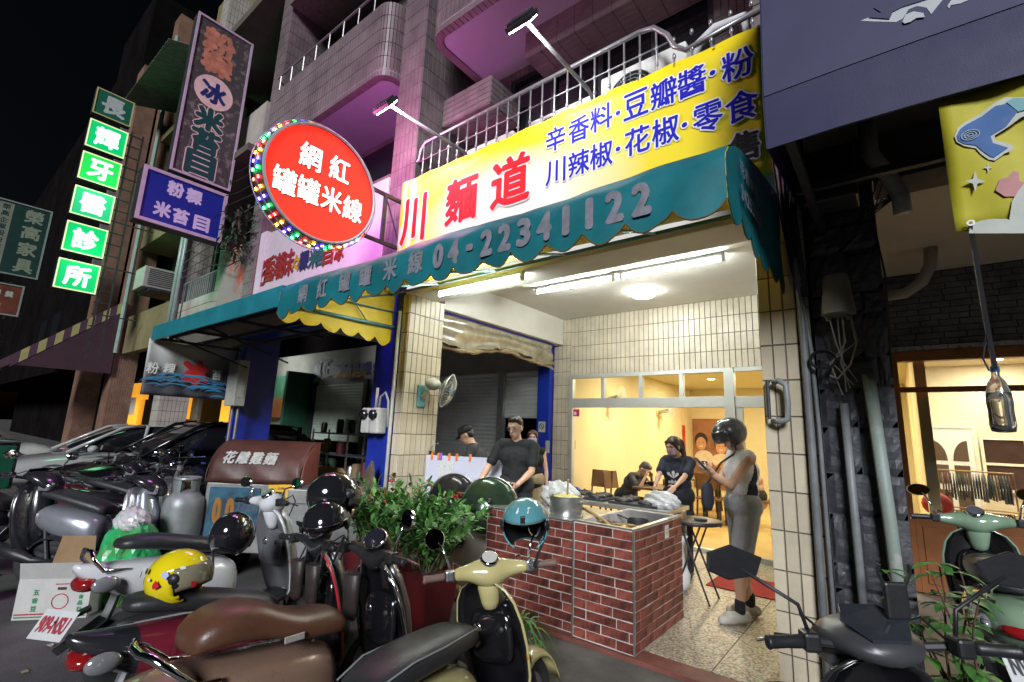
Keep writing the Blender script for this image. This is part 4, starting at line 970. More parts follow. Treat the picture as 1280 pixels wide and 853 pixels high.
for i, (x, y) in enumerate(((0.55,8.4),(1.2,8.4),(0.75,9.6),(1.7,9.3),(1.3,10.4),(2.5,8.6))):
    t = thing('downlight', 'warm clothes shop ceiling downlight, %s' % ('first from the left in the front row','second from the left in the front row','above the white panel door','middle of the rear area','closest to the back wall','rightmost one near the window')[i], 'lamp', (x, y, 3.0), group='clothes shop downlights')
    MB().lathe([(0.0,-0.004),(0.07,-0.004)], (x,y,3.0), n=16).build('lens', emit('warm_lens2', (1,0.84,0.58), 14.0), t)
    MB().lathe([(0.07,-0.002),(0.09,-0.002),(0.09,-0.008),(0.07,-0.008)], (x,y,3.0), n=16).build('rim', M_LAMPB, t)
    l = bpy.data.lights.new('downlight_beam', 'AREA'); l.shape = 'DISK'; l.size = 0.14; l.energy = 8; l.color = (1.0,0.87,0.66)
    lo = bpy.data.objects.new('downlight_beam', l); COL.objects.link(lo); lo.location = (x,y,2.98); setpar(lo, t)
# clothes racks: rail frames with each hanging garment
def rack(y, z0, z1, x0, x1, label, n, seed):
    t = thing('clothes_rack', label, 'clothes rack', ((x0+x1)/2, y, 0.1), group='clothes racks')
    f = MB(); f.tube([V(x0,y,0.1), V(x0,y,z1), V(x1,y,z1), V(x1,y,0.1)], 0.012, 6); f.tube([V(x0,y-0.0,z0-0.12), V(x1,y,z0-0.12)], 0.010, 6); f.build('rail', mat('brass', (0.55,0.36,0.14), 0.35, metal=0.7), t)
    MB().box(x0, x1, y-0.12, y+0.12, z0-0.16, z0-0.135).build('shelf', mat('shelf_wood', (0.55,0.32,0.12), 0.5), t)
    r = random.Random(seed); pal = [(0.10,0.05,0.045),(0.20,0.16,0.12),(0.03,0.04,0.05),(0.28,0.24,0.18),(0.07,0.10,0.06),(0.16,0.04,0.04),(0.12,0.12,0.14)]
    for i in range(n):
        x = x0+0.04+(x1-x0-0.08)*i/(n-1); c = r.choice(pal); h = (z1-z0)*r.uniform(0.85,1.0); w = (x1-x0)/n*0.36
        m = mat('garment_%d' % pal.index(c), c, 0.8, col2=tuple(min(1, q*2.4+0.05) for q in c), scale=60, thr=0.55)
        rows = [[(x+w*(0.4+0.6*min(1,j/2))*cos(2*pi*k/8)*(1+0.2*sin(j+i)), y+0.07*sin(2*pi*k/8)*(0.3+0.7*min(1,j/2)), z1-0.03-(h-0.03)*j/6) for k in range(8)] for j in range(7)]
        g = MB(); g.loft(rows, caps=True); g.build('garment', m, t, smooth=True)
rack(8.5, 0.97, 1.34, 0.36, 1.05, 'brass rack of patterned garments near the white door', 24, 4)
rack(8.1, 0.60, 0.92, 0.36, 1.30, 'lower brass rack of dark garments close to the shop window', 24, 9)
rb = thing('red_cushion', 'red round cushion behind the shop window beside the racks', 'cushion', (0.30, 7.6, 0.86))
MB().ell((0.28,7.55,0.98), (0.14,0.10,0.13), 14, 8).build('pad', mat('cushion_red', (0.45,0.02,0.02), 0.7), rb, smooth=True)
MB().lathe([(0.0,0.02),(0.035,0.012),(0.04,0.0)], (0.28,7.448,0.98), (0,-1,0), 10).build('button', mat('cushion_button', (0.5,0.45,0.4), 0.6), rb)

# --- big violet awning sign of that shop
VA = thing('violet_awning', 'large violet blue canvas awning with white swirl emblem', 'awning', (1.0, 3.5, 3.0))
M_VIO = mat('violet_canvas', (0.040,0.040,0.090), 0.6, var=0.12, scale=2, bump=0.08, bscale=200); M_VIO2 = mat('violet_hem', (0.013,0.012,0.060), 0.6, var=0.12, scale=2, bump=0.08, bscale=200)
xl = -0.365
N1 = 14
MB().sheet([[(xl+4*i/N1, 2.30, 3.215+0.006*sin(i)) for i in range(N1+1)], [(xl+4*i/N1, 2.42, 4.0) for i in range(N1+1)], [(xl+4*i/N1, 2.56, 4.9) for i in range(N1+1)]]).build('canvas', M_VIO, VA, solid=0.006)
MB().sheet([[(xl+4*i/N1, 2.31, 2.945+0.008*sin(i*1.3)) for i in range(N1+1)], [(xl+4*i/N1, 2.30, 3.21+0.006*sin(i)) for i in range(N1+1)]]).build('valance', M_VIO2, VA, solid=0.006)
MB().sheet([[(xl-0.004,2.31,2.95),(xl-0.004,3.6,3.1)],[(xl-0.004,2.30,3.21),(xl-0.004,3.6,4.0)],[(xl-0.004,2.56,4.9),(xl-0.004,3.6,4.9)]]).build('end_panel', M_VIO2, VA, solid=0.005)
MB().sheet([[(xl,2.57,4.9),(3.6,2.57,4.9)],[(xl,3.6,5.0),(3.6,3.6,5.0)]]).build('top_canvas', M_VIO2, VA, solid=0.005)
fr = MB(); 
for y in (2.40, 3.0): fr.box(xl+0.02, 3.6, y, y+0.04, 3.02, 3.06)
for x in (-0.30, 0.6, 1.6): fr.box(x, x+0.04, 2.34, 3.66, 2.97, 3.018)
fr.build('frame', M_DARKIR, VA)
# white swirl emblem: closed flat shapes on the canvas, taken from the picture outline
def vput(pts, m, lift):
    q = []
    for px, py in pts:
        d = _dir(px, py); n = V(0, -0.985, 0.175).normalized(); o = V(0, 2.30, 3.215)
        t = (o-CAMP).dot(n)/d.dot(n); q.append(CAMP+d*t+n*lift)
    mb = MB(); mb.prism(q, n*0.003); return mb.build('emblem', m, VA)
M_EMB = mat('emblem_white', (0.42,0.44,0.46), 0.6, var=0.06)
vput([(1054,21),(1056,14),(1064,9),(1072,8),(1080,2),(1074,-14),(1110,-26),(1170,-30),(1215,-14),(1212,2),(1200,7),(1188,9),(1186,13),(1184,10),(1192,-2),(1180,0),(1172,10),(1164,20),(1158,12),(1146,10),(1136,14),(1128,26),(1120,30),(1092,29),(1072,28),(1060,28)], M_EMB, 0.006)
vput([(1092,13),(1100,10),(1140,0),(1165,-4),(1160,2),(1128,12),(1116,18),(1112,27),(1086,25),(1102,19)], M_VIO, 0.011)
vput([(1128,31),(1132,22),(1142,18),(1154,20),(1156,25),(1146,26),(1138,31),(1131,33)], M_EMB, 0.0115)
vput([(1043,9),(1044,1),(1056,-3),(1060,2),(1056,5),(1048,8)], M_EMB, 0.006)

# --- pipes, cables and junction cap on the pillar
M_PVC = mat('grey_pvc', (0.20,0.21,0.22), 0.45, var=0.2, scale=7)
def pipe(name, label, pts, r, m=M_PVC):
    o = MB().tube(pts, r, 10).build(name, m, None, smooth=True); tag(o, label, 'pipe', 'pipes on the black stone pillar'); return o
pipe('conduit_pipe', 'long grey conduit along the left edge of black pillar', [V(-0.44,3.57,0.1), V(-0.43,3.57,1.6), V(-0.43,3.57,2.55), V(-0.46,3.54,3.0), V(-0.50,3.48,3.6)], 0.022)
pipe('conduit_pipe', 'thin grey conduit hugging the edge conduit on black pillar', [V(-0.385,3.58,0.1), V(-0.385,3.58,1.7), V(-0.395,3.58,2.2), V(-0.42,3.55,2.55)], 0.013)
pipe('conduit_pipe', 'mid grey conduit on black pillar ending at chest height', [V(-0.235,3.56,0.1), V(-0.24,3.56,1.1), V(-0.245,3.56,1.85)], 0.022)
pipe('conduit_pipe', 'thick pale green pipe low on the black pillar', [V(-0.055,3.55,0.1), V(-0.08,3.55,1.2), V(-0.11,3.55,2.02)], 0.034, mat('pvc_green', (0.24,0.29,0.26), 0.5, col2=(0.4,0.4,0.36), scale=8, thr=0.62))
bp = MB().tube([V(-0.62,3.57,1.99), V(-0.585,3.53,2.0), V(-0.545,3.53,1.97), V(-0.54,3.53,1.85), V(-0.545,3.53,1.75), V(-0.585,3.53,1.735), V(-0.64,3.57,1.735)], 0.019, 10).build('bent_pipe', M_PVC, None, smooth=True); tag(bp, 'short bent grey pipe loop on cream tiled column', 'pipe')
bp2 = MB().tube([V(-0.655,3.59,2.0), V(-0.655,3.55,2.0), V(-0.655,3.55,1.75)], 0.012, 8).build('meter_bracket', M_DARKIR, None); tag(bp2, 'dark thin bracket rod beside the bent pipe on tiles', 'bracket')
jb = thing('junction_cap', 'dull grey tapered cable cap with wires on black pillar', 'junction box', (-0.22, 3.5, 2.4))
MB().lathe([(0.0,2.64),(0.060,2.64),(0.068,2.63),(0.088,2.42),(0.090,2.39),(0.06,2.385),(0.0,2.385)], (-0.225,3.49,0), n=18).build('cap', mat('cap_grey', (0.26,0.24,0.20), 0.55, var=0.2), jb, smooth=True, auto=40)
for s in (-0.055, 0.05): MB().cyl((-0.225+s,3.49,2.385), (-0.225+s,3.49,2.355), 0.016).build('gland', M_PVC, jb)
wr = MB(); r = random.Random(2)
for k in range(5):
    x0 = -0.225+r.uniform(-0.06,0.06); wr.tube([V(x0,3.49,2.37), V(x0+r.uniform(-0.02,0.03),3.50,2.22), V(-0.25+r.uniform(-0.05,0.05),3.53,2.10), V(-0.245+0.02*k,3.55,1.9+0.02*k)], 0.004, 5)
wr.tube([V(-0.165,3.49,2.36), V(-0.15,3.48,2.2), V(-0.19,3.5,2.08), V(-0.26,3.52,2.0), V(-0.30,3.53,2.02)], 0.006, 5); wr.build('wires', mat('wire_pale', (0.35,0.33,0.28), 0.6), jb)
co = MB()
for k in range(4): co.tube([V(-0.33+0.062*cos(a*pi/10)*(1+0.05*k), 3.53-0.006*k, 2.12+0.05*sin(a*pi/10)*(1+0.07*k)) for a in range(20)], 0.004, 5, closed=True)
co = co.build('cable_coil', M_BLACKP, None); tag(co, 'small black coil of cable on the black pillar', 'cable')
cb = MB(); r = random.Random(8)
for k in range(7):
    x0 = -0.52+0.03*k; pts = [V(x0-0.02,3.45,4.1), V(x0,3.46,3.5), V(-0.50+0.015*k,3.50-0.005*k,3.1), V(-0.47+0.012*k,3.55,2.75), V(-0.44+0.01*k,3.56,2.55)]
    cb.tube(pts, 0.006+0.003*(k % 3), 6)
cb = cb.build('cable_bundle', M_BLACKP, None, smooth=True); tag(cb, 'bundle of black cables beside the awning end', 'cable')
lc = MB(); 
for k in range(5): lc.tube([V(-0.02+0.03*k,3.40,3.30), V(-0.08+0.02*k,3.42,3.10-0.03*k), V(0.0+0.01*k,3.44,2.98+0.02*k), V(0.10-0.01*k,3.44,3.05), V(0.16,3.42,3.25)], 0.005, 5)
lc.tube([V(-0.35,3.5,3.0), V(-0.2,3.46,3.12), V(-0.02,3.44,3.1), V(0.02,3.5,2.6), V(0.0,3.58,2.0)], 0.006, 5)
lc = lc.build('loose_cables', M_BLACKP, None, smooth=True); tag(lc, 'loose black cable loops above the black pillar', 'cable')
sw = pipe('sewer_pipe', 'pale grey elbow pipe under the violet awning', [V(0.01,3.3,3.55), V(0.01,3.3,3.30), V(0.08,3.38,3.18), V(0.13,3.44,3.06), V(0.13,3.44,2.95)], 0.045, mat('pvc_pale', (0.36,0.36,0.34), 0.5, var=0.2))
fx = MB(); pts = [V(0.03,6.2,3.15), V(0.18,6.2,3.16), V(0.32,6.2,3.26), V(0.40,6.2,3.42), V(0.42,6.2,3.60)]
fx.tube(pts, 0.055, 10); fx = fx.build('flexible_duct', mat('duct_grey', (0.40,0.38,0.33), 0.6), None, smooth=True); tag(fx, 'curved grey duct under the beige soffit', 'pipe')
sb = MB().box(-0.30, -0.06, 3.1, 3.3, 2.98, 3.30).build('casing', M_BLACKP, None, bevel=0.01)
sb.name = 'speaker_box'; tag(sb, 'black box hung under the violet awning corner', 'speaker')

# --- yellow flag with hair dryer, and hanging water bottle
FL = thing('hanging_flag', 'yellow cloth flag with blue hair dryer picture', 'flag', (0.5, 2.36, 2.95))
YFg = 2.36
rows = [[(0.236+(0.60)*i/16+0.0*j, YFg+0.010*sin(i*0.9+j*0.5), (2.411+0.024*(i/16)+(0.55)*j/10) - (0.0 if j else 0.01*sin(i))) for i in range(17)] for j in range(11)]
MB().sheet(rows).build('cloth', mat('flag_yellow', (0.45,0.40,0.02), 0.65, var=0.12, scale=4, bump=0.1, bscale=14), FL, smooth=True, solid=0.003)
def fput(pts, m, lift, nm='print'):
    q = []
    for px, py in pts: p = ony(px, py, YFg-0.014-lift); q.append(V(p.x, YFg-0.014-lift, p.z))
    return MB().prism(q, (0,-0.0015,0)).build(nm, m, FL)
MFW = mat('flag_white', (0.45,0.47,0.42), 0.6); MFB = mat('flag_blue', (0.02,0.10,0.30), 0.6); MFP = mat('flag_pink', (0.45,0.20,0.20), 0.6)
fput([(1193,171),(1197,160),(1206,153),(1225,143),(1242,130),(1256,122),(1280,122),(1295,122),(1295,138),(1275,148),(1262,158),(1243,170),(1245,176),(1255,178),(1266,182),(1266,188),(1256,192),(1244,201),(1236,200),(1226,193),(1220,186),(1205,183),(1196,178)], MFW, 0)
fput([(1196,170),(1200,162),(1208,156),(1227,146),(1244,133),(1258,130),(1272,140),(1258,158),(1238,170),(1241,179),(1260,185),(1243,197),(1238,196),(1228,189),(1220,182),(1205,180),(1198,176)], MFB, 0.003)
fput([(1258,128),(1266,123),(1290,123),(1290,135),(1273,140)], mat('flag_cyan', (0.15,0.35,0.38), 0.6), 0.005)
vn = MB()
for rr in (0.020, 0.013, 0.006):
    p = ony(1213, 168.5, YFg-0.024); vn.tube([V(p.x+rr*1.25*cos(a*pi/10), YFg-0.022, p.z+rr*sin(a*pi/10)) for a in range(20)], 0.0014, 4, closed=True)
vn.build('print_rings', MFW, FL)
def star(px, py, r, m):
    pts = []
    for k in range(8):
        a = k*pi/4; q = r if k % 2 == 0 else r*0.32; pts.append((px+q*sin(a), py-q*cos(a)))
    fput(pts, m, 0.0)
star(1219, 227, 13, MFW); star(1235, 210, 6, MFW)
fput([(1244,238),(1250,224),(1260,222),(1266,214),(1273,216),(1274,226),(1282,230),(1290,244),(1268,246),(1256,246)], MFP, 0)
fput([(1262,272),(1265,252),(1272,240),(1280,230),(1310,225),(1310,285),(1262,285)], MFW, 0.002)
fput([(1211,292),(1213,281),(1226,276),(1240,274),(1258,274),(1275,280),(1300,284),(1300,292),(1250,292)], MFW, 0.004)
el = MB(); el.lathe([(0.006,0),(0.012,0),(0.012,0.004),(0.006,0.004)], (0.277,YFg-0.02,2.426), (0,-1,0), 12); el.build('eyelet', M_STEEL, FL)
BT = thing('hanging_bottle', 'clear plastic water bottle hung on a dark strap', 'bottle', (0.29, 2.42, 1.66))
bc = V(0.293, 2.424, 0.34); BK = 0.787
def bl_(pr): return [(r*BK, 1.66+(z-1.66)*BK-0.34+0.0) for r, z in pr]
MB().lathe(bl_([(0.0,1.675),(0.022,1.668),(0.040,1.672),(0.045,1.70),(0.043,1.76),(0.045,1.80),(0.042,1.85),(0.030,1.895),(0.015,1.92),(0.013,1.945)]), bc, n=20).build('body', mat('pet_clear', (0.85,0.88,0.88), 0.05, trans=0.95, ior=1.38, var=0.02), BT, smooth=True)
MB().lathe(bl_([(0.0,1.682),(0.036,1.68),(0.040,1.70),(0.038,1.76),(0.040,1.80),(0.036,1.845),(0.0,1.846)]), bc, n=20).build('water', mat('water_clear', (0.85,0.88,0.88), 0.02, trans=1.0, ior=1.33, var=0.01), BT, smooth=True)
MB().lathe(bl_([(0.0,1.966),(0.016,1.966),(0.017,1.94),(0.014,1.94)]), bc, n=16).build('cap', mat('cap_blue', (0.02,0.12,0.35), 0.5), BT, smooth=True)
MB().tube([V(0.277,2.345,2.42), V(0.280,2.37,2.24), V(0.288,2.405,2.0), V(0.293,2.413,1.89)], 0.008, 6).build('strap', M_BLACKP, BT)
MB().tube([V(0.277,2.415,1.885), V(0.265,2.408,1.93), V(0.277,2.408,1.99), V(0.287,2.40,2.03)], 0.003, 5).build('cord', M_BLACKP, BT)
# ================================================================== COUNTERS AND PORCH FURNITURE
M_BRICK = mat('faux_brick', (0.24,0.062,0.042), 0.5, rnd=0.4, col2=(0.10,0.026,0.02), scale=9, thr=0.55, bump=0.5, bscale=45)
M_JOINT = mat('brick_joint', (0.55,0.51,0.48), 0.7, var=0.4, scale=5)
brick_me = {}
def brick_piece(w, h):
    k = (round(w,3), round(h,3))
    if k not in brick_me: brick_me[k] = MB().tile(V(0,0,0), XA, ZA, -YA, 0.0035, w-0.0035, 0.0035, h-0.0035, 0.006, 0.002).mesh('brick', M_BRICK)
    return brick_me[k]
def brickwall(parent, O, U, w, h, rows=12, L=0.235, ofs=(0.11, 0.235)):
    N = U.cross(ZA); Mr = Matrix((U, -N, ZA)).transposed().to_4x4(); rh = h/rows; rb = random.Random(int(w*1000))
    for j in range(rows):
        u = 0.0; nxt = ofs[(j*5+j//3) % 2]
        while u < w-0.01:
            q = min(nxt, w-u); 
            if w-u-q < 0.03: q = w-u
            piece('brick', brick_piece(q, rh), parent, Matrix.Translation(O+U*(u+rb.uniform(-0.0012,0.0012))+ZA*(j*rh+rb.uniform(-0.001,0.001))+N*rb.uniform(-0.0012,0.0012)) @ Mr @ Matrix.Rotation(rb.uniform(-0.008,0.008),4,'Y'))
            u += q; nxt = L*rb.uniform(0.93,1.07)
KZ0, KZ1 = 0.105, 0.935
KA = thing('brick_counter', 'right hand brick clad cooking counter with open steel top', 'counter', (-1.81, 3.9, 0.1))
ka = MB(); ka.box(-2.06, -1.564, 3.444, 3.474, KZ0, KZ1); ka.box(-1.594, -1.564, 3.474, 4.43, KZ0, KZ1); ka.box(-2.06, -2.03, 3.474, 4.43, KZ0, KZ1); ka.box(-2.03, -1.594, 4.40, 4.43, KZ0, KZ1); ka.box(-2.03, -1.594, 3.474, 4.40, 0.70, 0.73)
ka = ka.build('carcass', M_JOINT, KA)
brickwall(KA, V(-2.058,3.444,KZ0+0.005), XA, 0.49, 0.815); brickwall(KA, V(-1.564,3.448,KZ0+0.005), YA, 0.975, 0.815, ofs=(0.09,0.21))
M_STB = mat('brushed_steel', (0.56,0.57,0.56), 0.32, metal=0.9, var=0.12, scale=6)
tr = MB(); tr.box(-2.062, -1.556, 3.436, 3.476, KZ1, KZ1+0.008); tr.box(-1.596, -1.556, 3.477, 4.434, KZ1, KZ1+0.008); tr.box(-1.570, -1.556, 3.436, 3.45, KZ0, KZ1-0.001); tr.build('edge_trim', M_STB, KA)
li = MB(); li.box(-1.598, -1.595, 3.48, 4.39, 0.73, KZ1-0.004); li.box(-2.028, -1.60, 4.392, 4.398, 0.73, KZ1-0.004); li.box(-2.028, -1.60, 3.478, 4.39, 0.731, 0.738); li.build('steel_liner', M_STB, KA)
st = MB().box(-1.5545, -1.552, 4.02, 4.10, 0.80, 0.90).build('sticker', mat('sticker_pale', (0.6,0.6,0.55), 0.5), KA)
letters_mb = MB(); letters(letters_mb, '使用注意', V(-1.5515,4.07,0.87), YA, ZA, XA, 0.045, 0.012, 0.0, 0.0); letters(letters_mb, '請勿靠近', V(-1.5515,4.07,0.84), YA, ZA, XA, 0.045, 0.012, 0.0, 0.0); letters_mb.build('sticker_text', M_PBLACK, st)['kind'] = 'stuff'
MB().box(-1.5518, -1.551, 4.025, 4.042, 0.82, 0.86).build('sticker_mark', mat('mark_yellow', (0.7,0.5,0.02), 0.5), st)
KB = thing('brick_counter', 'left hand brick clad counter behind the cream scooter', 'counter', (-2.5, 3.8, 0.1))
MB().box(-3.0, -2.09, 3.484, 4.2, KZ0, KZ1-0.02).build('carcass', M_JOINT, KB)
brickwall(KB, V(-2.995,3.484,KZ0+0.005), XA, 0.90, 0.80)
MB().box(-3.01, -2.085, 3.47, 4.22, KZ1-0.02, KZ1-0.008).build('steel_top', M_STB, KB, bevel=0.003)
MB().box(-2.086, -2.070, 3.46, 3.476, KZ0, KZ1).build('corner_trim', M_STB, KB)
# things on the counters
def lathe_thing(name, label, cat, loc, parts, group=None):
    t = thing(name, label, cat, loc, group=group)
    for nm, prof, m in parts: MB().lathe(prof, (0,0,0), n=28).build(nm, m, t, smooth=True, local=True, auto=35)
    return t
ZK = KZ1-0.008
pt = lathe_thing('stock_pot', 'steel stock pot with yellow noodles at the counter gap', 'pot', (-2.27, 3.66, ZK), [('body', [(0.0,0.002),(0.135,0.0),(0.14,0.01),(0.14,0.15),(0.15,0.155),(0.15,0.16),(0.135,0.158),(0.132,0.02),(0.0,0.02)], M_STB)])
MB().ell((0,0,0.13), (0.125,0.125,0.045), 18, 8).build('noodles', mat('noodle', (0.62,0.58,0.22), 0.5, var=0.3, scale=30, bump=0.8, bscale=40), pt, smooth=True, local=True)
for s in (-1, 1): MB().tube([V(0.14*s,-0.04,0.12), V(0.185*s,-0.03,0.125), V(0.185*s,0.03,0.125), V(0.14*s,0.04,0.12)], 0.007, 6).build('handle', M_STB, pt, local=True)
MB().tube([V(0.02,-0.02,0.15), V(0.05,-0.06,0.30)], 0.008, 6).build('ladle', mat('ladle_wood', (0.45,0.30,0.12), 0.6), pt, local=True)
pn = lathe_thing('frying_pan', 'old brown frying pan with wooden handle on the right counter', 'pan', (-1.74, 3.66, 0.835), [('bowl', [(0.0,0.0),(0.10,0.002),(0.12,0.02),(0.128,0.075),(0.134,0.078),(0.122,0.07),(0.112,0.02),(0.0,0.014)], mat('pan_brass', (0.22,0.15,0.05), 0.4, metal=0.7, var=0.4, scale=10))])
MB().tube([V(-0.12,0.0,0.07), V(-0.2,0.03,0.10), V(-0.42,0.10,0.15)], [0.010,0.012,0.014], 8).build('handle', mat('ladle_wood', (0.45,0.30,0.12), 0.6), pn, smooth=True, local=True)
tb = MB()
for (x, y) in ((-1.74,3.66),(-1.82,4.12)):
    b = thing('gas_burner', 'black gas burner ring under the frying pan' if y < 4 else 'black gas burner ring at the back of right counter', 'burner', (x, y, 0.738), group='gas burners')
    MB().lathe([(0.05,0.0),(0.12,0.0),(0.12,0.03),(0.11,0.06),(0.06,0.05)], (0,0,0), n=20).build('ring', M_DARKIR, b, local=True)
    for k in range(4):
        a = k*pi/2+0.4; MB().box(-0.01, 0.01, 0.04, 0.15, 0.06, 0.094).build('support', M_DARKIR, b, local=True).rotation_euler = (0,0,a)
sp = lathe_thing('sauce_pan', 'small dark sauce pan at the back of right counter', 'pan', (-1.83, 4.12, 0.835), [('bowl', [(0.0,0.0),(0.08,0.0),(0.09,0.01),(0.092,0.07),(0.086,0.068),(0.08,0.012),(0.0,0.01)], M_DARKIR)])
MB().tube([V(-0.09,0,0.06), V(-0.22,0.02,0.08)], 0.009, 6).build('handle', M_BLACKP, sp, local=True)
# lumpy tray of minced meat
tray = thing('meat_tray', 'shallow tray of browned minced meat beside the frying pan', 'tray', (-1.95, 3.72, 0.84))
MB().box(-0.09, 0.10, -0.12, 0.16, 0.0, 0.035).build('tray', M_STB, tray, local=True, bevel=0.01)
mm = MB(); r = random.Random(4)
for k in range(60): mm.ell((r.uniform(-0.07,0.08), r.uniform(-0.10,0.14), 0.04+0.02*r.random()), (0.016,0.018,0.012), 6, 4)
mm.build('mince', mat('mince', (0.10,0.065,0.04), 0.6, var=0.5, scale=30), tray, smooth=True, local=True)['kind'] = 'stuff'
# back work table with griddle moulds
WT = thing('steel_work_table', 'steel work table behind the brick counters carrying griddles', 'table', (-2.4, 4.85, 0.1))
MB().box(-3.05, -1.72, 4.50, 5.12, 0.90, 0.94).build('top', M_STB, WT, bevel=0.004); MB().box(-3.0, -1.77, 4.54, 5.08, 0.35, 0.37).build('shelf', M_STB, WT)
for x in (-3.02, -1.78):
    for y in (4.52, 5.06): MB().box(x, x+0.035, y, y+0.035, 0.1, 0.9).build('leg', M_GALV, WT)
def griddle(x, y, label):
    g = thing('griddle', label, 'griddle', (x, y, 0.94), group='griddles on the work table')
    MB().box(-0.25, 0.25, -0.19, 0.19, 0.0, 0.022).build('plate', M_DARKIR, g, local=True, bevel=0.005)
    for a in (-0.125, 0.125):
        for b in (-0.09, 0.09): MB().lathe([(0.088,0.022),(0.092,0.04),(0.07,0.055),(0.02,0.062),(0.0,0.08),(0.0,0.08)], (a,b,0), n=16).build('lid', M_BLACKP, g, smooth=True, local=True)
griddle(-2.66, 4.78, 'black four lid griddle at the left of the work table'); griddle(-2.10, 4.76, 'black four lid griddle at the right of the work table')
# small orange cartons under the table
for k, (x, z) in enumerate(((-2.25,0.37),(-2.02,0.37))):
    c = MB().box(x-0.09, x+0.09, 4.56, 4.72, z+0.001, z+0.20).build('carton', mat('carton_orange', (0.55,0.18,0.06), 0.6, var=0.3, scale=9), None, bevel=0.006); tag(c, 'orange carton on the %s of the work table shelf' % ('left' if k == 0 else 'right'), 'carton', 'cartons under the work table')
# domed wok lids leaning at the left counter end
def dome(px, py, y, r, label, col):
    c = ony(px, py, y); t = thing('wok_lid', label, 'lid', c, group='domed wok lids')
    n = V(0.58,-0.72,0.38).normalized(); t.rotation_euler = n.to_track_quat('Z','Y').to_euler()
    MB().lathe([(r,0.0),(r,0.010),(r*0.97,0.045),(r*0.82,0.085),(r*0.5,0.115),(r*0.15,0.128),(0.0,0.13)], (0,0,0), n=36).build('dome', col, t, smooth=True, local=True)
    MB().lathe([(r*0.98,0.0),(r*1.03,0.004),(r*1.03,0.014),(r*0.98,0.016)], (0,0,0), n=36).build('rim', M_STEEL, t, smooth=True, local=True)
    MB().lathe([(0.0,0.125),(0.016,0.13),(0.026,0.15),(0.02,0.158),(0.0,0.16)], (0,0,0), n=14).build('knob', M_BLACKP, t, smooth=True, local=True)
dome(566, 622, 3.80, 0.25, 'dark glossy domed wok lid leaning beside the plant', mat('lid_dark', (0.03,0.03,0.035), 0.14, metal=0.5))
dome(612, 632, 3.66, 0.27, 'greenish glossy domed wok lid leaning nearer the man', mat('lid_green', (0.03,0.055,0.035), 0.12, metal=0.4))
# crumpled plastic bags
def bag(name, label, loc, r, col, seed, alpha=1.0, n=2):
    rn = random.Random(seed); bm = bmesh.new(); bmesh.ops.create_icosphere(bm, subdivisions=4, radius=1.0)
    ph = [(rn.uniform(2,6), rn.uniform(2,6), rn.uniform(2,6), rn.uniform(0,6)) for _ in range(6)]
    for v in bm.verts:
        d = v.co.normalized(); k = sum(abs(sin(a*d.x+b*d.y+c*d.z+e)) for a, b, c, e in ph)/6
        s = 0.72+0.45*k+rn.uniform(-0.02,0.02); v.co = V(d.x*r[0]*s, d.y*r[1]*s, (d.z*r[2]*s if d.z > -0.5 else -0.5*r[2]))
    zmin = min(v.co.z for v in bm.verts)
    for v in bm.verts: v.co.z -= zmin
    me = bpy.data.meshes.new(name); bm.to_mesh(me); bm.free(); me.materials.append(col)
    o = bpy.data.objects.new(name, me); COL.objects.link(o); o.location = loc; tag(o, label, 'bag'); return o
M_BAGW = mat('bag_white', (0.66,0.67,0.67), 0.25, var=0.12, scale=9, trans=0.25, bump=0.5, bscale=18)
bag('plastic_bag', 'crumpled white plastic bag left of the griddles', (-2.62,4.10,ZK), (0.20,0.15,0.15), M_BAGW, 3)
bag('plastic_bag', 'smaller crumpled clear bag beside the stock pot', (-2.42,3.95,ZK), (0.13,0.11,0.12), M_BAGW, 5)
bag('plastic_bag', 'white plastic bag under the hands of woman in navy shirt', (-1.86,4.74,0.94), (0.17,0.13,0.10), M_BAGW, 8)
o = bag('cutlery_bag', 'bundle of blue wrapped packets at far end of work table', (-2.98,4.95,0.94), (0.10,0.08,0.05), mat('packet_blue', (0.02,0.05,0.25), 0.4), 12)
# round folding table with cup
FT = thing('round_folding_table', 'small round black folding table by the open glass front', 'table', (-1.66, 5.06, 0.1))
MB().lathe([(0.0,0.695),(0.25,0.695),(0.26,0.70),(0.26,0.72),(0.25,0.725),(0.0,0.725)], (0,0,0), n=32).build('top', mat('table_wood', (0.14,0.10,0.06), 0.35, var=0.2), FT, smooth=True, local=True, auto=30)
MB().lathe([(0.252,0.692),(0.268,0.698),(0.268,0.724),(0.252,0.729)], (0,0,0), n=32).build('rim', M_BLACKP, FT, smooth=True, local=True)
for s in (-1, 1):
    for q in (-1, 1): MB().tube([V(0.17*s,0.15*q,0.0), V(-0.10*s,0.12*q,0.695)], 0.010, 6).build('leg', M_DARKIR, FT, local=True)
def cup(loc, label, grp=True):
    t = thing('paper_cup', label, 'cup', loc); 
    MB().lathe([(0.0,0.0),(0.036,0.0),(0.046,0.075),(0.048,0.078),(0.044,0.076),(0.035,0.006),(0.0,0.006)], (0,0,0), n=20).build('body', mat('kraft', (0.42,0.27,0.12), 0.7), t, smooth=True, local=True)
    MB().lathe([(0.045,0.072),(0.049,0.076),(0.047,0.082),(0.0,0.083)], (0,0,0), n=20).build('lid', mat('cup_lid', (0.7,0.68,0.6), 0.5), t, smooth=True, local=True); return t
cup((-1.76,4.96,0.826), 'brown paper cup on the round folding table')
bl = MB().lathe([(0.0,0.0),(0.06,0.0),(0.065,0.02),(0.0,0.022)], (0,0,0), n=16).build('dish', mat('dish_blue', (0.05,0.08,0.14), 0.3), None, smooth=True); bl.location = (-1.58,5.02,0.826); tag(bl, 'small dark blue dish on the round folding table', 'dish')
tk = thing('trash_bag', 'white trash bag hung under the round folding table', 'bag', (-1.82,4.98,0.1))
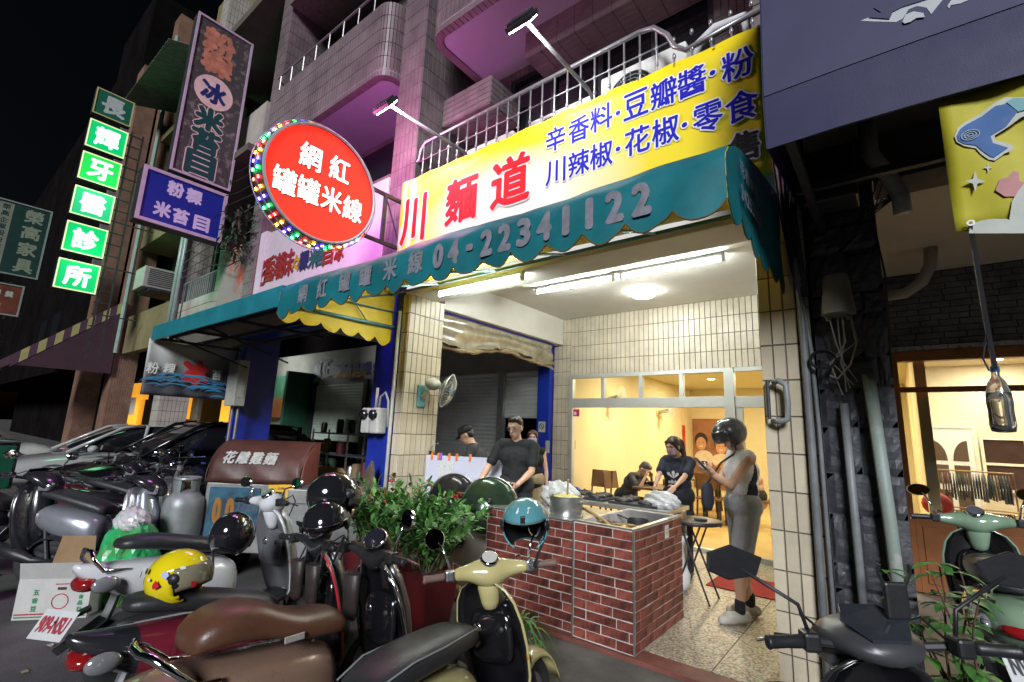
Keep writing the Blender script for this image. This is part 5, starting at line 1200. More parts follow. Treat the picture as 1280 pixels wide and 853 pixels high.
rows = [[(-0.0+ (0.10+0.03*sin(j))*cos(2*pi*k/14)*(1+0.1*sin(3*k+j)), (0.09)*sin(2*pi*k/14)*(1+0.12*sin(2*k+j)), 0.08+0.07*j) for k in range(14)] for j in range(8)]
MB().loft(rows, caps=True).build('film', M_BAGW, tk, smooth=True, local=True); MB().lathe([(0.095,0.57),(0.10,0.575),(0.10,0.585)], (0,0,0), n=16).build('rim', M_GALV, tk, local=True)
mt = MB().box(-1.72, -1.02, 5.55, 6.2, 0.104, 0.112).build('door_mat', mat('mat_red', (0.36,0.015,0.015), 0.9, var=0.2, scale=30, bump=0.5, bscale=150), None, bevel=0.003); mt.rotation_euler = (0,0,0); tag(mt, 'red door mat on terrazzo by the glass front', 'mat')
# white notice board with clips
nbt = thing('notice_board', 'lilac white board with orange clips behind the counter', 'board', (-3.95, 3.95, 0.1))
pa, pb = V(-4.36,3.92,0), V(-3.55,4.35,0); U = (pb-pa).normalized(); N = U.cross(ZA); w = (pb-pa).length
MB().fbox(pa, U, ZA, N, 0, w, 0.62, 1.30, -0.012, 0.0).build('panel', mat('board_lilac', (0.55,0.56,0.68), 0.4, var=0.05), nbt, bevel=0.003)
for u in (0.03, w-0.05): MB().fbox(pa, U, ZA, N, u, u+0.03, 0.1, 0.62, -0.011, -0.001).build('leg', M_GALV, nbt)
for k, u in enumerate((0.06,0.14,0.17,0.27,0.36,0.52)): MB().fbox(pa, U, ZA, N, u, u+0.025, 1.25, 1.33, -0.02, 0.012).build('clip', mat('clip_orange', (0.75,0.18,0.02), 0.5) if k != 2 else mat('clip_violet', (0.3,0.1,0.5), 0.5), nbt)
for k, u in enumerate((0.16,0.26)): MB().fbox(pa, U, ZA, N, u, u+0.085, 1.02, 1.24, 0.002, 0.006).build('note', mat('note_white', (0.6,0.6,0.6), 0.6, col2=(0.25,0.25,0.27), scale=60, thr=0.6), nbt)
# white cabinet under the board with round hole
cbx = thing('side_cabinet', 'pale cabinet with dark round opening below the notice board', 'cabinet', (-3.6,3.75,0.1))
MB().box(-4.2, -3.05, 3.72, 4.05, 0.1, 0.72).build('body', mat('cab_pale', (0.55,0.53,0.46), 0.5, var=0.1), cbx, bevel=0.01); MB().lathe([(0.0,0),(0.13,0.0)], (-3.6,3.717,0.55), (0,-1,0), 24).build('opening', M_BLACKP, cbx); MB().lathe([(0.125,0),(0.14,0.0),(0.14,0.012),(0.125,0.012)], (-3.6,3.718,0.55), (0,-1,0), 24).build('rim', M_STEEL, cbx)
# tap on the column, wall fan
tp = thing('water_tap', 'chrome faucet pipes beside the tiled left column', 'tap', (-4.45,4.05,1.3)); 
q = MB(); q.tube([V(-4.46,4.10,0.2), V(-4.46,4.10,1.32), V(-4.42,4.02,1.36), V(-4.36,3.96,1.34)], 0.014, 8); q.tube([V(-4.42,4.02,1.36), V(-4.40,4.06,1.42), V(-4.36,4.1,1.43)], 0.010, 6); q.build('pipework', M_STEEL, tp, smooth=True)
MB().box(-4.37, -4.34, 3.94, 3.98, 1.27, 1.35).build('spout', M_CHROME, tp, bevel=0.005)
fan = thing('wall_fan', 'white wall fan with wire cage on the left tiled column', 'fan', (-4.46,3.95,2.0))
M_FANW = mat('fan_white', (0.62,0.62,0.55), 0.4, var=0.08)
q = MB(); q.tube([V(-4.49,3.90,1.98), V(-4.44,3.88,1.97), V(-4.38,3.90,2.05)], 0.03, 8); q.ell((-4.34,3.93,2.13), (0.09,0.10,0.075), 14, 8, mi=0); q.build('motor', M_FANW, fan, smooth=True)
MB().box(-4.50, -4.47, 3.82, 3.95, 1.85, 2.12).build('wall_plate', mat('fan_cyan', (0.15,0.4,0.45), 0.5), fan, bevel=0.01)
fc = V(-4.22,4.06,2.06); fn = V(0.72,0.45,-0.30).normalized(); fu = fn.cross(ZA).normalized(); fv = fu.cross(fn)
q = MB()
for s, dz in ((1, 0.05), (-1, -0.05)):
    for k in range(28):
        a = 2*pi*k/28; e = fu*cos(a)+fv*sin(a); q.tube([fc+fn*dz*1.3+e*0.05, fc+fn*dz*1.2+e*0.14, fc+e*0.205], 0.0022, 4)
    q.tube([fc+fn*dz*1.25+(fu*cos(2*pi*k/24)+fv*sin(2*pi*k/24))*0.10 for k in range(24)], 0.0025, 4, closed=True)
q.tube([fc+(fu*cos(2*pi*k/32)+fv*sin(2*pi*k/32))*0.207 for k in range(32)], 0.007, 6, closed=True); q.build('cage', mat('fan_wire', (0.68,0.68,0.62), 0.35, metal=0.4), fan)
q = MB()
for k in range(3):
    a = 2*pi*k/3; e = fu*cos(a)+fv*sin(a); e2 = fu*cos(a+0.9)+fv*sin(a+0.9)
    q.sheet([[fc+e*0.03, fc+e2*0.03+fn*0.02], [fc+e*0.12+fn*0.0, fc+e2*0.12+fn*0.035], [fc+e*0.18, fc+e2*0.16+fn*0.03]])
q.build('blades', mat('fan_blade', (0.35,0.45,0.48), 0.3, trans=0.4), fan, solid=0.003); MB().lathe([(0.0,0.07),(0.035,0.065),(0.045,0.05),(0.045,0.03)], fc, fn, 16).build('badge', mat('fan_badge', (0.2,0.4,0.6), 0.4), fan)
# electricity meters on the blue post and box on the far blue pillar
mb_ = thing('electric_meters', 'pair of pale electric meters with conduit on blue pillar', 'meter', (-4.87,3.5,1.7))
for i, x in enumerate((-4.98,-4.80)):
    MB().box(x-0.075, x+0.075, 3.46, 3.60, 1.52, 1.82).build('meter_case', mat('meter_grey', (0.50,0.50,0.47), 0.4, var=0.12), mb_, bevel=0.02); MB().lathe([(0.0,0.05),(0.05,0.045),(0.06,0.0)], (x,3.458,1.74), (0,-1,0), 16).build('glass_dome', M_GLASSD, mb_, smooth=True)
q = MB(); q.tube([V(-4.86,3.52,1.82), V(-4.86,3.52,2.06)], 0.018, 8); q.tube([V(-4.80,3.52,1.82), V(-4.76,3.5,1.95), V(-4.70,3.52,2.0), V(-4.66,3.54,1.9), V(-4.66,3.56,1.6)], 0.014, 8); q.tube([V(-4.65,3.59,0.1), V(-4.65,3.59,3.0)], 0.022, 8); q.build('conduit', MATS['meter_grey'], mb_, smooth=True)
bb = thing('wall_box', 'grey steel cabinet fixed to the far blue pillar', 'cabinet', (-8.9,3.5,1.9)); MB().box(-9.0, -8.62, 3.42, 3.60, 1.85, 2.62).build('case', mat('box_grey', (0.34,0.34,0.30), 0.5, var=0.15), bb, bevel=0.01); MB().box(-8.617, -8.612, 3.46, 3.56, 2.0, 2.2).build('label_plate', mat('plate_pale', (0.45,0.45,0.4), 0.5), bb)
for x in (-8.95, -8.72): MB().tube([V(x,3.55,0.1), V(x,3.55,1.85)], 0.02, 6).build('conduit', mat('conduit_tan', (0.30,0.25,0.16), 0.6), bb)
sg = MB().box(-4.90, -4.76, YB-0.128, YB-0.122, 1.62, 1.80).build('plate', mat('plate_white', (0.6,0.6,0.6), 0.5), None); sg.name = 'small_notice'; tag(sg, 'small white notice with round no smoking mark on blue post', 'sign')
q = MB(); q.tube([V(-4.83+0.045*cos(k*pi/12),YB-0.131,1.72+0.045*sin(k*pi/12)) for k in range(24)], 0.006, 4, closed=True); q.tube([V(-4.86,YB-0.131,1.75),V(-4.80,YB-0.131,1.69)], 0.006, 4); q.build('mark', M_PBLACK, sg)
sw = MB().box(-4.74, -4.66, YB-0.135, YB-0.121, 1.28, 1.48).build('switch_plate', mat('plate_steel', (0.5,0.5,0.48), 0.4), None, bevel=0.004); tag(sw, 'metal switch plate on the bright blue post', 'switch')
# wood boards leaning by the blue post
bo = MB().prism([V(-5.95,3.3,0.09),V(-5.25,3.3,0.09),V(-5.22,3.42,1.05),V(-5.3,3.43,1.09),V(-5.92,3.43,1.09)], (0,0.02,0)).build('plywood_board', mat('ply', (0.38,0.24,0.12), 0.6, var=0.12, scale=4), None, bevel=0.004); tag(bo, 'tan plywood board leaning by the blue pillar', 'board')
lg = MB().prism([V(-4.98,3.30,0.09),V(-4.62,3.30,0.09),V(-4.62,3.38,0.7),V(-4.68,3.42,1.1),V(-4.74,3.43,1.22),V(-4.82,3.42,1.1),V(-4.90,3.38,0.75)], (0.0,0.04,0)).build('tree_slab', mat('bark_slab', (0.10,0.075,0.05), 0.8, var=0.4, scale=9, bump=0.6), None, bevel=0.008); tag(lg, 'pointed brown timber slab leaning against tiled column', 'slab')
# ================================================================== SCOOTERS
def sring(x, z, hw, hh, n=16, p=2.5, y=0.0, flat=None):
    out = []
    for k in range(n):
        a = 2*pi*k/n; c, s = cos(a), sin(a)
        yy = hw*(abs(c)**(2/p))*(1 if c >= 0 else -1); zz = hh*(abs(s)**(2/p))*(1 if s >= 0 else -1)
        if flat is not None and zz < flat: zz = flat
        out.append(V(x, y+yy, z+zz))
    return out
def paint(name, c, **k): return mat(name, c, 0.18, var=0.06, scale=3, coat=0.7, **k)
M_SEAT = mat('seat_vinyl', (0.022,0.023,0.026), 0.42, var=0.2, scale=12, bump=0.15, bscale=160)
M_AMBER = mat('amber_lens', (0.7,0.22,0.01), 0.2, coat=0.5); M_REDL = mat('red_lens', (0.25,0.008,0.01), 0.15, coat=0.6); M_CLEARL = mat('clear_lens', (0.35,0.36,0.38), 0.1, metal=0.5)
M_PLATE = mat('plate_face', (0.55,0.56,0.56), 0.45, var=0.1, scale=8)
M_MIRROR = mat('mirror_glass', (0.25,0.25,0.28), 0.04, metal=1.0)
def wheel(t, x, r, w, side=1):
    tw = MB(); R2 = r; 
    prof = []
    for k in range(14):
        a = 2*pi*k/14; prof.append((R2-w*0.5+w*0.5*cos(a), w*0.5*sin(a)))
    tw.lathe(prof+[prof[0]], (x,0,r), (0,1,0), 28)
    o = tw.build('tyre', M_RUBBER, t, smooth=True, local=True)
    rm = MB(); rm.lathe([(0.03,-0.03),(R2-w*0.8,-0.028),(R2-w*0.75,-0.034),(R2-w*0.75,0.034),(R2-w*0.8,0.028),(0.03,0.03)], (x,0,r), (0,1,0), 28)
    for k in range(5):
        a = 2*pi*k/5; rm.cyl((x+0.03*cos(a),0.0,r+0.03*sin(a)), (x+(R2-w*0.8)*cos(a),0.0,r+(R2-w*0.8)*sin(a)), 0.018, 0.014, 6)
    rm.build('rim', M_GALV, t, smooth=True, local=True, auto=40)
def arcpts(cx, cz, r, a0, a1, n): return [(cx+r*cos(radians(a0+(a1-a0)*k/n)), cz+r*sin(radians(a0+(a1-a0)*k/n))) for k in range(n+1)]
def scooter(name, label, seat, ang, S):
    """seat = world xy of the seat centre, ang = heading in degrees; S = style dict"""
    h = V(cos(radians(ang)), sin(radians(ang)), 0); k = S.get('scale', 1.0)
    org = V(seat[0], seat[1], S.get('z0', 0.0))+h*0.33*k
    t = thing(name, label, 'scooter', org, group='parked scooters', rot=Euler((radians(S.get('lean', -4)), 0, radians(ang)), 'XYZ'))
    t.scale = (k, k, k)
    body, seatm, shield, inner, head = S['body'], S.get('seatm', M_SEAT), S['shield'], S.get('inner', M_BLACKG), S['head']
    side = S.get('side', body); BX = 0.24
    b = lambda mb, nm, m, **q: mb.build(nm, m, t, local=True, **q)
    wheel(t, -0.58, 0.225, 0.11); wheel(t, 0.64, 0.225, 0.10)
    # rear body
    if S.get('modern'):
        sec = [(-0.92,0.74,0.03,0.02),(-0.86,0.70,0.075,0.05),(-0.70,0.64,0.135,0.10),(-0.45,0.585,0.18,0.145),(-0.2,0.54,0.185,0.16),(-0.06,0.50,0.15,0.16),(0.0,0.47,0.11,0.14)]
    else:
        sec = [(-0.90,0.60,0.03,0.03),(-0.86,0.60,0.11,0.085),(-0.76,0.58,0.165,0.135),(-0.6,0.555,0.195,0.165),(-0.4,0.535,0.205,0.175),(-0.2,0.515,0.195,0.175),(-0.06,0.49,0.155,0.165),(0.0,0.47,0.12,0.15)]
    bd = b(MB().loft([sring(x,z,w,hh) for x,z,w,hh in sec]), 'body', body, sub=1)
    if S.get('accent'): b(MB().loft([sring(x,z+0.004,w*1.03,hh*1.02) for x,z,w,hh in ((-0.66,0.632,0.148,0.10),(-0.45,0.585,0.184,0.142),(-0.2,0.545,0.188,0.155),(-0.10,0.515,0.165,0.15))], caps=False), 'side_panel', S['accent'], smooth=True)
    # lower side panels / belly
    b(MB().loft([sring(x,z,w,hh,12) for x,z,w,hh in ((-0.72,0.36,0.09,0.06),(-0.5,0.34,0.13,0.09),(-0.25,0.33,0.14,0.09),(-0.02,0.31,0.15,0.05))]), 'under_cover', M_BLACKP, sub=1)
    # panel seam on each side
    for s in (-1, 1):
        b(MB().tube([V(-0.55,s*0.199,0.66), V(-0.57,s*0.203,0.55), V(-0.60,s*0.190,0.44)], 0.0025, 4), 'panel_seam', M_BLACKP)
    # seat
    if S.get('stepped'):
        ss = [(-0.66,0.745,0.10,0.035),(-0.62,0.775,0.15,0.075),(-0.5,0.80,0.165,0.10),(-0.36,0.795,0.165,0.095),(-0.26,0.765,0.16,0.07),(-0.15,0.755,0.155,0.065),(-0.03,0.755,0.14,0.07),(0.02,0.745,0.115,0.055),(0.035,0.735,0.09,0.03)]
    else:
        ss = [(-0.70,0.745,0.07,0.025),(-0.66,0.76,0.12,0.05),(-0.5,0.775,0.15,0.075),(-0.3,0.77,0.155,0.07),(-0.12,0.765,0.145,0.07),(0.0,0.755,0.12,0.065),(0.035,0.74,0.09,0.035)]
    if S.get('modern'): ss = [(x-0.03, z+0.015-(x+0.35)*0.20, w*0.92, hh*0.85) for x,z,w,hh in ss]
    if S.get('stepped'): ss = [(x, z-(x+0.30)*0.10, w, hh) for x,z,w,hh in ss]
    so = b(MB().loft([sring(x,z,w,hh,18,2.7,flat=-0.035) for x,z,w,hh in ss]), 'seat', seatm, sub=1)
    if S.get('piping'): 
        b(MB().tube([V(x, -w*0.93, z+hh*0.55) for x,z,w,hh in ss[1:-1]], 0.004, 5), 'seat_piping', mat('piping_grey', (0.25,0.26,0.28), 0.4)); b(MB().tube([V(x, w*0.93, z+hh*0.55) for x,z,w,hh in ss[1:-1]], 0.004, 5), 'seat_piping', MATS['piping_grey'])
    if S.get('badge'):
        b(MB().fbox(V(-0.27,-0.168,0.745), XA, ZA, -YA, -0.045, 0.045, -0.014, 0.014, -0.004, 0.004), 'seat_badge', mat('badge_pale', (0.5,0.48,0.45), 0.3, metal=0.4), bevel=0.004)
    # floor board
    b(MB().loft([sring(x,z,w,hh,12,4) for x,z,w,hh in ((-0.06,0.305,0.15,0.035),(0.10,0.30,0.165,0.03),(0.28,0.30,0.16,0.03),(0.40,0.33,0.13,0.04))]), 'floorboard', M_BLACKP, sub=1)
    # leg shield: outer and inner shells
    prof = S.get('prof') or [(0.30,0.10),(0.36,0.16),(0.48,0.195),(0.62,0.21),(0.74,0.205),(0.84,0.18),(0.90,0.14),(0.935,0.08),(0.945,0.02)]
    x0 = lambda z: 0.42-0.15*((z-0.3)/0.65)
    def shell(off, wk):
        rows = []
        for z, w in prof: rows.append([V(x0(z)+off-0.055*((q/6)**2)*1.0, w*wk*q/6, z) for q in range(-6, 7)])
        return rows
    b(MB().sheet(shell(0.012,1.0)), 'leg_shield', shield, smooth=True, solid=0.008)
    b(MB().sheet(shell(-0.006,0.965)), 'inner_shield', inner, smooth=True, solid=0.006)
    edge = [r[0] for r in shell(0.004,1.0)][::1]+[r[-1] for r in shell(0.004,1.0)][::-1]
    b(MB().tube(edge, 0.008, 6), 'shield_trim', S.get('trim', shield), smooth=True)
    # glove box bulge with keyhole
    b(MB().loft([sring(0,0,w,hh,12,4) and [V(x0(0.68)-0.02-xo, p.y, 0.66+p.z*1.0) for p in sring(0,0,w,hh,12,4)] for xo, w, hh in ((0.0,0.15,0.15),(0.035,0.14,0.14),(0.05,0.11,0.10))]), 'glove_box', inner, sub=1)
    for yy, zz, r, m in ((0.075,0.70,0.026,M_CHROME),(-0.075,0.70,0.016,M_DARKIR)):
        b(MB().lathe([(0.0,0.004),(r*0.6,0.005),(r*0.75,0.001),(r,0.001),(r,-0.01)], (x0(0.68)-0.072,yy,zz), (-1,0,0), 16), 'lock', m, smooth=True)
    if S.get('reflector', True): b(MB().ell((x0(0.6)-0.05,-0.205,0.58), (0.006,0.006,0.024), 8, 6), 'reflector', M_AMBER, smooth=True); b(MB().ell((x0(0.6)-0.05,0.205,0.58), (0.006,0.006,0.024), 8, 6), 'reflector', M_AMBER, smooth=True)
    # front apron, horn cover, head lamp
    b(MB().loft([[V(x0(z)+0.02+d*max(0,cos(a))+0.0, w*sin(a), z) for a in [(-pi/2)+pi*q/10 for q in range(11)]]+[V(x0(z)+0.02,0,z)] for z, w, d in ((0.40,0.06,0.05),(0.52,0.10,0.10),(0.70,0.11,0.11),(0.86,0.09,0.09),(0.94,0.06,0.05))], caps=True), 'front_cover', shield, smooth=True)
    # front fender and fork
    rows = []
    for (fx, fz) in arcpts(0.64, 0.225, 0.265, 10, 165, 12): rows.append([V(fx+0.0, 0.085*sin(q*pi/8*1.0), fz-0.05*(1-cos(q*pi/8))) for q in range(-4, 5)])
    b(MB().sheet(rows), 'front_fender', S.get('fender', shield), smooth=True, solid=0.006)
    for s in (-1, 1): b(MB().tube([V(0.64,s*0.065,0.225), V(0.52,s*0.065,0.55)], 0.018, 8), 'fork', M_DARKIR)
    # steering head
    yaw = S.get('steer', 0.0); Rm = Matrix.Translation((BX+0.05,0,0)) @ Matrix.Rotation(radians(yaw),4,'Z') @ Matrix.Translation((-BX-0.05,0,0))
    def hb(mb, nm, m, **q):
        mb.v = [tuple(Rm @ Vector(p)) for p in mb.v]; return b(mb, nm, m, **q)
    HZ = 1.0
    if S.get('headstyle', 'round') == 'round':
        hs = [(-0.215,0.022,0.022,0.0),(-0.16,0.030,0.030,0.0),(-0.10,0.042,0.040,-0.005),(-0.05,0.072,0.062,-0.015),(0.0,0.085,0.07,-0.02),(0.05,0.072,0.062,-0.015),(0.10,0.042,0.040,-0.005),(0.16,0.030,0.030,0.0),(0.215,0.022,0.022,0.0)]
        hb(MB().loft([[V(BX+0.015+1.22*rx*cos(2*pi*q/14)-0.06*(abs(y)/0.2)**2, y, HZ+dz+1.22*rz*sin(2*pi*q/14)) for q in range(14)] for y, rx, rz, dz in hs]), 'headset', head, sub=1)
        hb(MB().loft([[V(cx+rx*cos(2*pi*q/14), ry*sin(2*pi*q/14), z) for q in range(14)] for z, cx, rx, ry in ((0.78,BX+0.03,0.035,0.045),(0.88,BX+0.02,0.055,0.062),(0.96,BX+0.01,0.085,0.085))]), 'neck', head, sub=1)
        nd = V(-0.62,0,0.78).normalized(); c0 = V(BX-0.034,0,HZ+0.060)
        hb(MB().lathe([(0.0,0.012),(0.042,0.012),(0.048,0.008),(0.052,0.0),(0.05,-0.02)], c0, nd, 20), 'instrument', M_CHROME, smooth=True)
        hb(MB().lathe([(0.0,0.0145),(0.041,0.0135)], c0, nd, 20), 'dial', S.get('dial', mat('dial_dark', (0.10,0.10,0.12), 0.2)))
        hb(MB().lathe([(0.0,0.03),(0.05,0.02),(0.075,0.0),(0.08,-0.03)], V(BX+0.075,0,HZ-0.02), (1,0,-0.1), 18), 'head_lamp', M_CLEARL, smooth=True)
    elif S['headstyle'] == 'oval':
        hb(MB().loft([[V(BX+0.0+rx*cos(2*pi*q/14)-0.06*(abs(y)/0.2)**2, y, HZ+dz+rz*sin(2*pi*q/14)) for q in range(14)] for y, rx, rz, dz in ((-0.21,0.02,0.02,0.02),(-0.12,0.028,0.026,0.0),(-0.06,0.045,0.05,-0.03),(0.0,0.05,0.06,-0.05),(0.06,0.045,0.05,-0.03),(0.12,0.028,0.026,0.0),(0.21,0.02,0.02,0.02))]), 'headset', head, sub=1)
        nd = V(-0.75,0,0.66).normalized(); c0 = V(BX-0.01,0,HZ+0.06)
        ring = MB(); dd = MB(); e1 = nd.cross(YA).normalized()
        prf = ((0.072,0.0),(0.075,0.012),(0.066,0.018),(0.062,0.014))
        ring.loft([[c0+YA*(r*1.25*cos(2*pi*q/24))+e1*(r*0.85*sin(2*pi*q/24))+nd*z for q in range(24)] for r, z in prf], caps=False); hb(ring, 'instrument', M_CHROME, smooth=True)
        dd.add([c0+YA*(0.0625*1.25*cos(2*pi*q/24))+e1*(0.0625*0.85*sin(2*pi*q/24))+nd*0.013 for q in range(24)], [tuple(range(24))]); hb(dd, 'dial', mat('dial_gloss', (0.02,0.02,0.03), 0.06, spec=0.9))
        hb(MB().lathe([(0.055,-0.07),(0.065,-0.02),(0.07,0.0)], c0, nd, 18), 'dial_cup', M_BLACKP, smooth=True)
    else:   # modern cowl
        hb(MB().loft([[V(x+0.0, w*cos(2*pi*q/14), z+hh*sin(2*pi*q/14)) for q in range(14)] for x, z, w, hh in ((BX-0.12,0.98,0.07,0.03),(BX-0.06,0.995,0.13,0.05),(BX+0.05,0.99,0.165,0.07),(BX+0.15,0.95,0.14,0.08),(BX+0.24,0.88,0.07,0.07))]), 'cowl', head, sub=1)
        pn_ = [V(BX-0.10,-0.055,1.018), V(BX-0.10,0.055,1.018), V(BX-0.02,0.105,1.052), V(BX+0.07,0.06,1.070), V(BX+0.07,-0.06,1.070), V(BX-0.02,-0.105,1.052)]
        hb(MB().prism(pn_, (0,0,0.008)), 'dial', mat('dial_blue', (0.03,0.035,0.045), 0.12, spec=0.8), bevel=0.003)
        hb(MB().tube([V(BX-0.03,-0.31,1.0), V(BX,-0.1,0.975), V(BX,0.1,0.975), V(BX-0.03,0.31,1.0)], 0.014, 8), 'bar', M_DARKIR)
        hb(MB().box(BX+0.10, BX+0.22, -0.09, 0.09, 0.86, 0.93), 'head_lamp', M_CLEARL, bevel=0.02)
    for s in (-1, 1):
        yb, xb = 0.0, BX-0.055
        hb(MB().loft([[V(xb-0.012+0.019*cos(2*pi*q/10)*r-0.02*((y-0.24)/0.13), s*y, HZ+0.005+0.019*sin(2*pi*q/10)*r) for q in range(10)] for y, r in ((0.245,0.85),(0.255,1.05),(0.30,0.95),(0.345,1.0),(0.352,1.15),(0.36,1.0))]), 'grip', S.get('grip', M_BLACKP), smooth=True)
        hb(MB().box(xb-0.03, xb+0.025, min(s*0.195,s*0.245), max(s*0.195,s*0.245), HZ-0.025, HZ+0.032), 'switch_box', S.get('switch', M_BLACKP), bevel=0.01)
        hb(MB().tube([V(xb+0.03,s*0.21,HZ), V(xb+0.065,s*0.24,HZ-0.01), V(xb+0.055,s*0.36,HZ-0.02)], 0.006, 6), 'brake_lever', M_STEEL)
        ms = S.get('mirror', 'round')
        if ms:
            mx = V(xb+0.03, s*S.get('mspan',0.29), HZ+S.get('mup',0.19)); st = S.get('mstem', M_CHROME)
            hb(MB().tube([V(xb+0.01,s*0.215,HZ+0.02), V(xb+0.02,s*0.235,HZ+0.10), mx+V(0,-s*0.02,-0.02)], 0.0065, 6), 'mirror_stem', st, smooth=True)
            mn = V(-1,-s*0.12,0.05).normalized(); e1 = mn.cross(ZA).normalized(); e2 = e1.cross(mn)
            ra, rb_ = {'round': (0.055,0.055), 'oval': (0.07,0.042), 'hex': (0.095,0.055)}[ms]; npt = 6 if ms == 'hex' else 22; pw = 1.0
            def rg(sc, d): 
                if ms == 'hex': P_ = [(-1.0,0.25),(-0.75,-0.75),(0.25,-1.0),(1.0,-0.45),(0.95,0.55),(0.1,1.0)]; return [mx+e1*(ra*sc*a*s)+e2*(rb_*sc*c)+mn*d for a, c in P_]
                return [mx+e1*(ra*sc*cos(2*pi*q/npt))+e2*(rb_*sc*sin(2*pi*q/npt))+mn*d for q in range(npt)]
            hb(MB().loft([rg(0.55,-0.03), rg(0.92,-0.018), rg(1.0,0.0), rg(0.93,0.004)]), 'mirror_shell', S.get('mshell', M_CHROME), smooth=ms != 'hex', auto=40)
            g = MB(); q = rg(0.9,0.0055); g.add(q, [tuple(range(len(q)))]); hb(g, 'mirror_glass', M_MIRROR)
    for s in S.get('pouch', ()):
        rows_ = [[V(BX-0.075+r_*0.55*cos(2*pi*q/14), s*0.10+r_*sin(2*pi*q/14), z_) for q in range(14)] for z_, r_ in ((0.66,0.03),(0.68,0.055),(0.80,0.062),(0.885,0.068),(0.89,0.060),(0.83,0.054))]
        b(MB().loft(rows_), 'handlebar_pouch', mat('pouch_leather', (0.03,0.022,0.02), 0.5, var=0.3, scale=12, bump=0.3, bscale=25), smooth=True)
        b(MB().tube([V(BX-0.05,s*0.10+0.04,0.885), V(BX-0.02,s*0.10,0.99), V(BX-0.05,s*0.10-0.04,0.885)], 0.006, 5), 'pouch_strap', M_BLACKP)
    if S.get('phone'):
        hb(MB().box(BX-0.02, BX+0.0, -0.115, -0.045, 1.06, 1.17), 'phone_mount', M_BLACKP, bevel=0.008)
        for q_ in (-1, 1): hb(MB().tube([V(BX-0.01,-0.08+0.03*q_,1.16), V(BX-0.015,-0.08+0.05*q_,1.20), V(BX-0.02,-0.08+0.045*q_,1.225)], 0.006, 6), 'phone_clamp', M_BLACKP)
        hb(MB().tube([V(BX,-0.08,1.07), V(BX,-0.09,0.99)], 0.008, 6), 'phone_arm', M_BLACKP)
    # cables
    for s in (-1, 1): hb(MB().tube([V(BX-0.03,s*0.20,HZ+0.01), V(BX+0.06,s*0.19,HZ+0.045), V(BX+0.13,s*0.12,HZ-0.01), V(BX+0.12,s*0.05,HZ-0.14)], 0.0045, 5), 'cable', M_BLACKP)
    hb(MB().tube([V(BX,0.16,HZ-0.02), V(BX+0.10,0.12,HZ-0.04), V(BX+0.12,0.05,HZ-0.12)], 0.005, 5), 'cable', M_BLACKP)
    # tail lamp, indicators, plate
    zt = 0.66 if S.get('modern') else 0.60
    b(MB().loft([[V(x, w*cos(2*pi*q/12), zt-0.02+hh*sin(2*pi*q/12)) for q in range(12)] for x, w, hh in ((-0.90,0.03,0.02),(-0.895,0.09,0.035),(-0.85,0.115,0.05),(-0.80,0.12,0.05))]), 'tail_lamp', M_REDL, sub=1)
    for s in (-1, 1): b(MB().ell((-0.79,s*0.15,zt-0.02), (0.07,0.025,0.045), 12, 8), 'indicator', S.get('ind', M_CLEARL), smooth=True)
    Mp = Matrix.Translation((-0.955,0,0.45)) @ Matrix.Rotation(radians(S.get('ptwist',18)),4,'Z') @ Matrix.Rotation(radians(32),4,'Y')
    pl_ = MB().box(-0.002, 0.002, -0.13, 0.13, -0.075, 0.075); pl_.v = [tuple(Mp @ Vector(p)) for p in pl_.v]; po = b(pl_, 'licence_plate', M_PLATE, bevel=0.001)
    if S.get('plate'):
        lm = MB(); letters(lm, S['plate'], Vector((0,0,0)), -YA, ZA, -XA, 0.22, 0.085, 0.003, 0.004); lm.v = [tuple(Mp @ Vector(p)) for p in lm.v]
        lo = lm.build('plate_number', S.get('pcol', M_PBLACK)); lo.parent = po; lo['kind'] = 'stuff'
    b(MB().tube([V(-0.80,0,0.50), V(-0.95,0,0.45)], 0.02, 6), 'plate_bracket', M_BLACKP)
    b(MB().prism([V(-0.74,-0.07,0.42),V(-0.74,0.07,0.42),V(-0.93,0.06,0.30),V(-0.93,-0.06,0.30)], (0.01,0,0.012)), 'mud_flap', M_BLACKP)
    if S.get('rail', True):
        st = S.get('railm', M_CHROME)
        if S.get('rail') == 'loop': b(MB().tube([V(-0.56,-0.17,0.67), V(-0.64,-0.18,0.68), V(-0.72,-0.165,0.75), V(-0.78,-0.12,0.80), V(-0.80,-0.05,0.80), V(-0.80,0.05,0.80), V(-0.78,0.12,0.80), V(-0.72,0.165,0.75), V(-0.64,0.18,0.68), V(-0.56,0.17,0.67)], 0.016, 10), 'grab_rail', st, smooth=True)
        else: b(MB().tube([V(-0.66,-0.11,0.69), V(-0.80,-0.115,0.71), V(-0.85,-0.11,0.77), V(-0.855,-0.06,0.82), V(-0.855,0.06,0.82), V(-0.85,0.11,0.77), V(-0.80,0.115,0.71), V(-0.66,0.11,0.69)], 0.012, 10), 'grab_rail', st, smooth=True)
    # exhaust, engine, stand
    b(MB().tube([V(-0.30,-0.13,0.24), V(-0.5,-0.17,0.25), V(-0.62,-0.18,0.29), V(-0.90,-0.18,0.37)], [0.02,0.035,0.055,0.05], 12), 'exhaust', S.get('exm', M_BLACKP), smooth=True)
    b(MB().loft([sring(x,z,w,hh,12,3) for x,z,w,hh in ((-0.70,0.25,0.05,0.06),(-0.5,0.27,0.12,0.09),(-0.3,0.27,0.12,0.08),(-0.12,0.26,0.06,0.05))]), 'engine', M_DARKIR, smooth=True)
    b(MB().tube([V(-0.12,0.10,0.22), V(-0.16,0.20,0.03), V(-0.16,0.24,0.015)], 0.011, 6), 'side_stand', M_DARKIR)
    b(MB().tube([V(-0.70,0.14,0.30), V(-0.62,0.15,0.56)], 0.028, 8), 'shock', M_GALV)
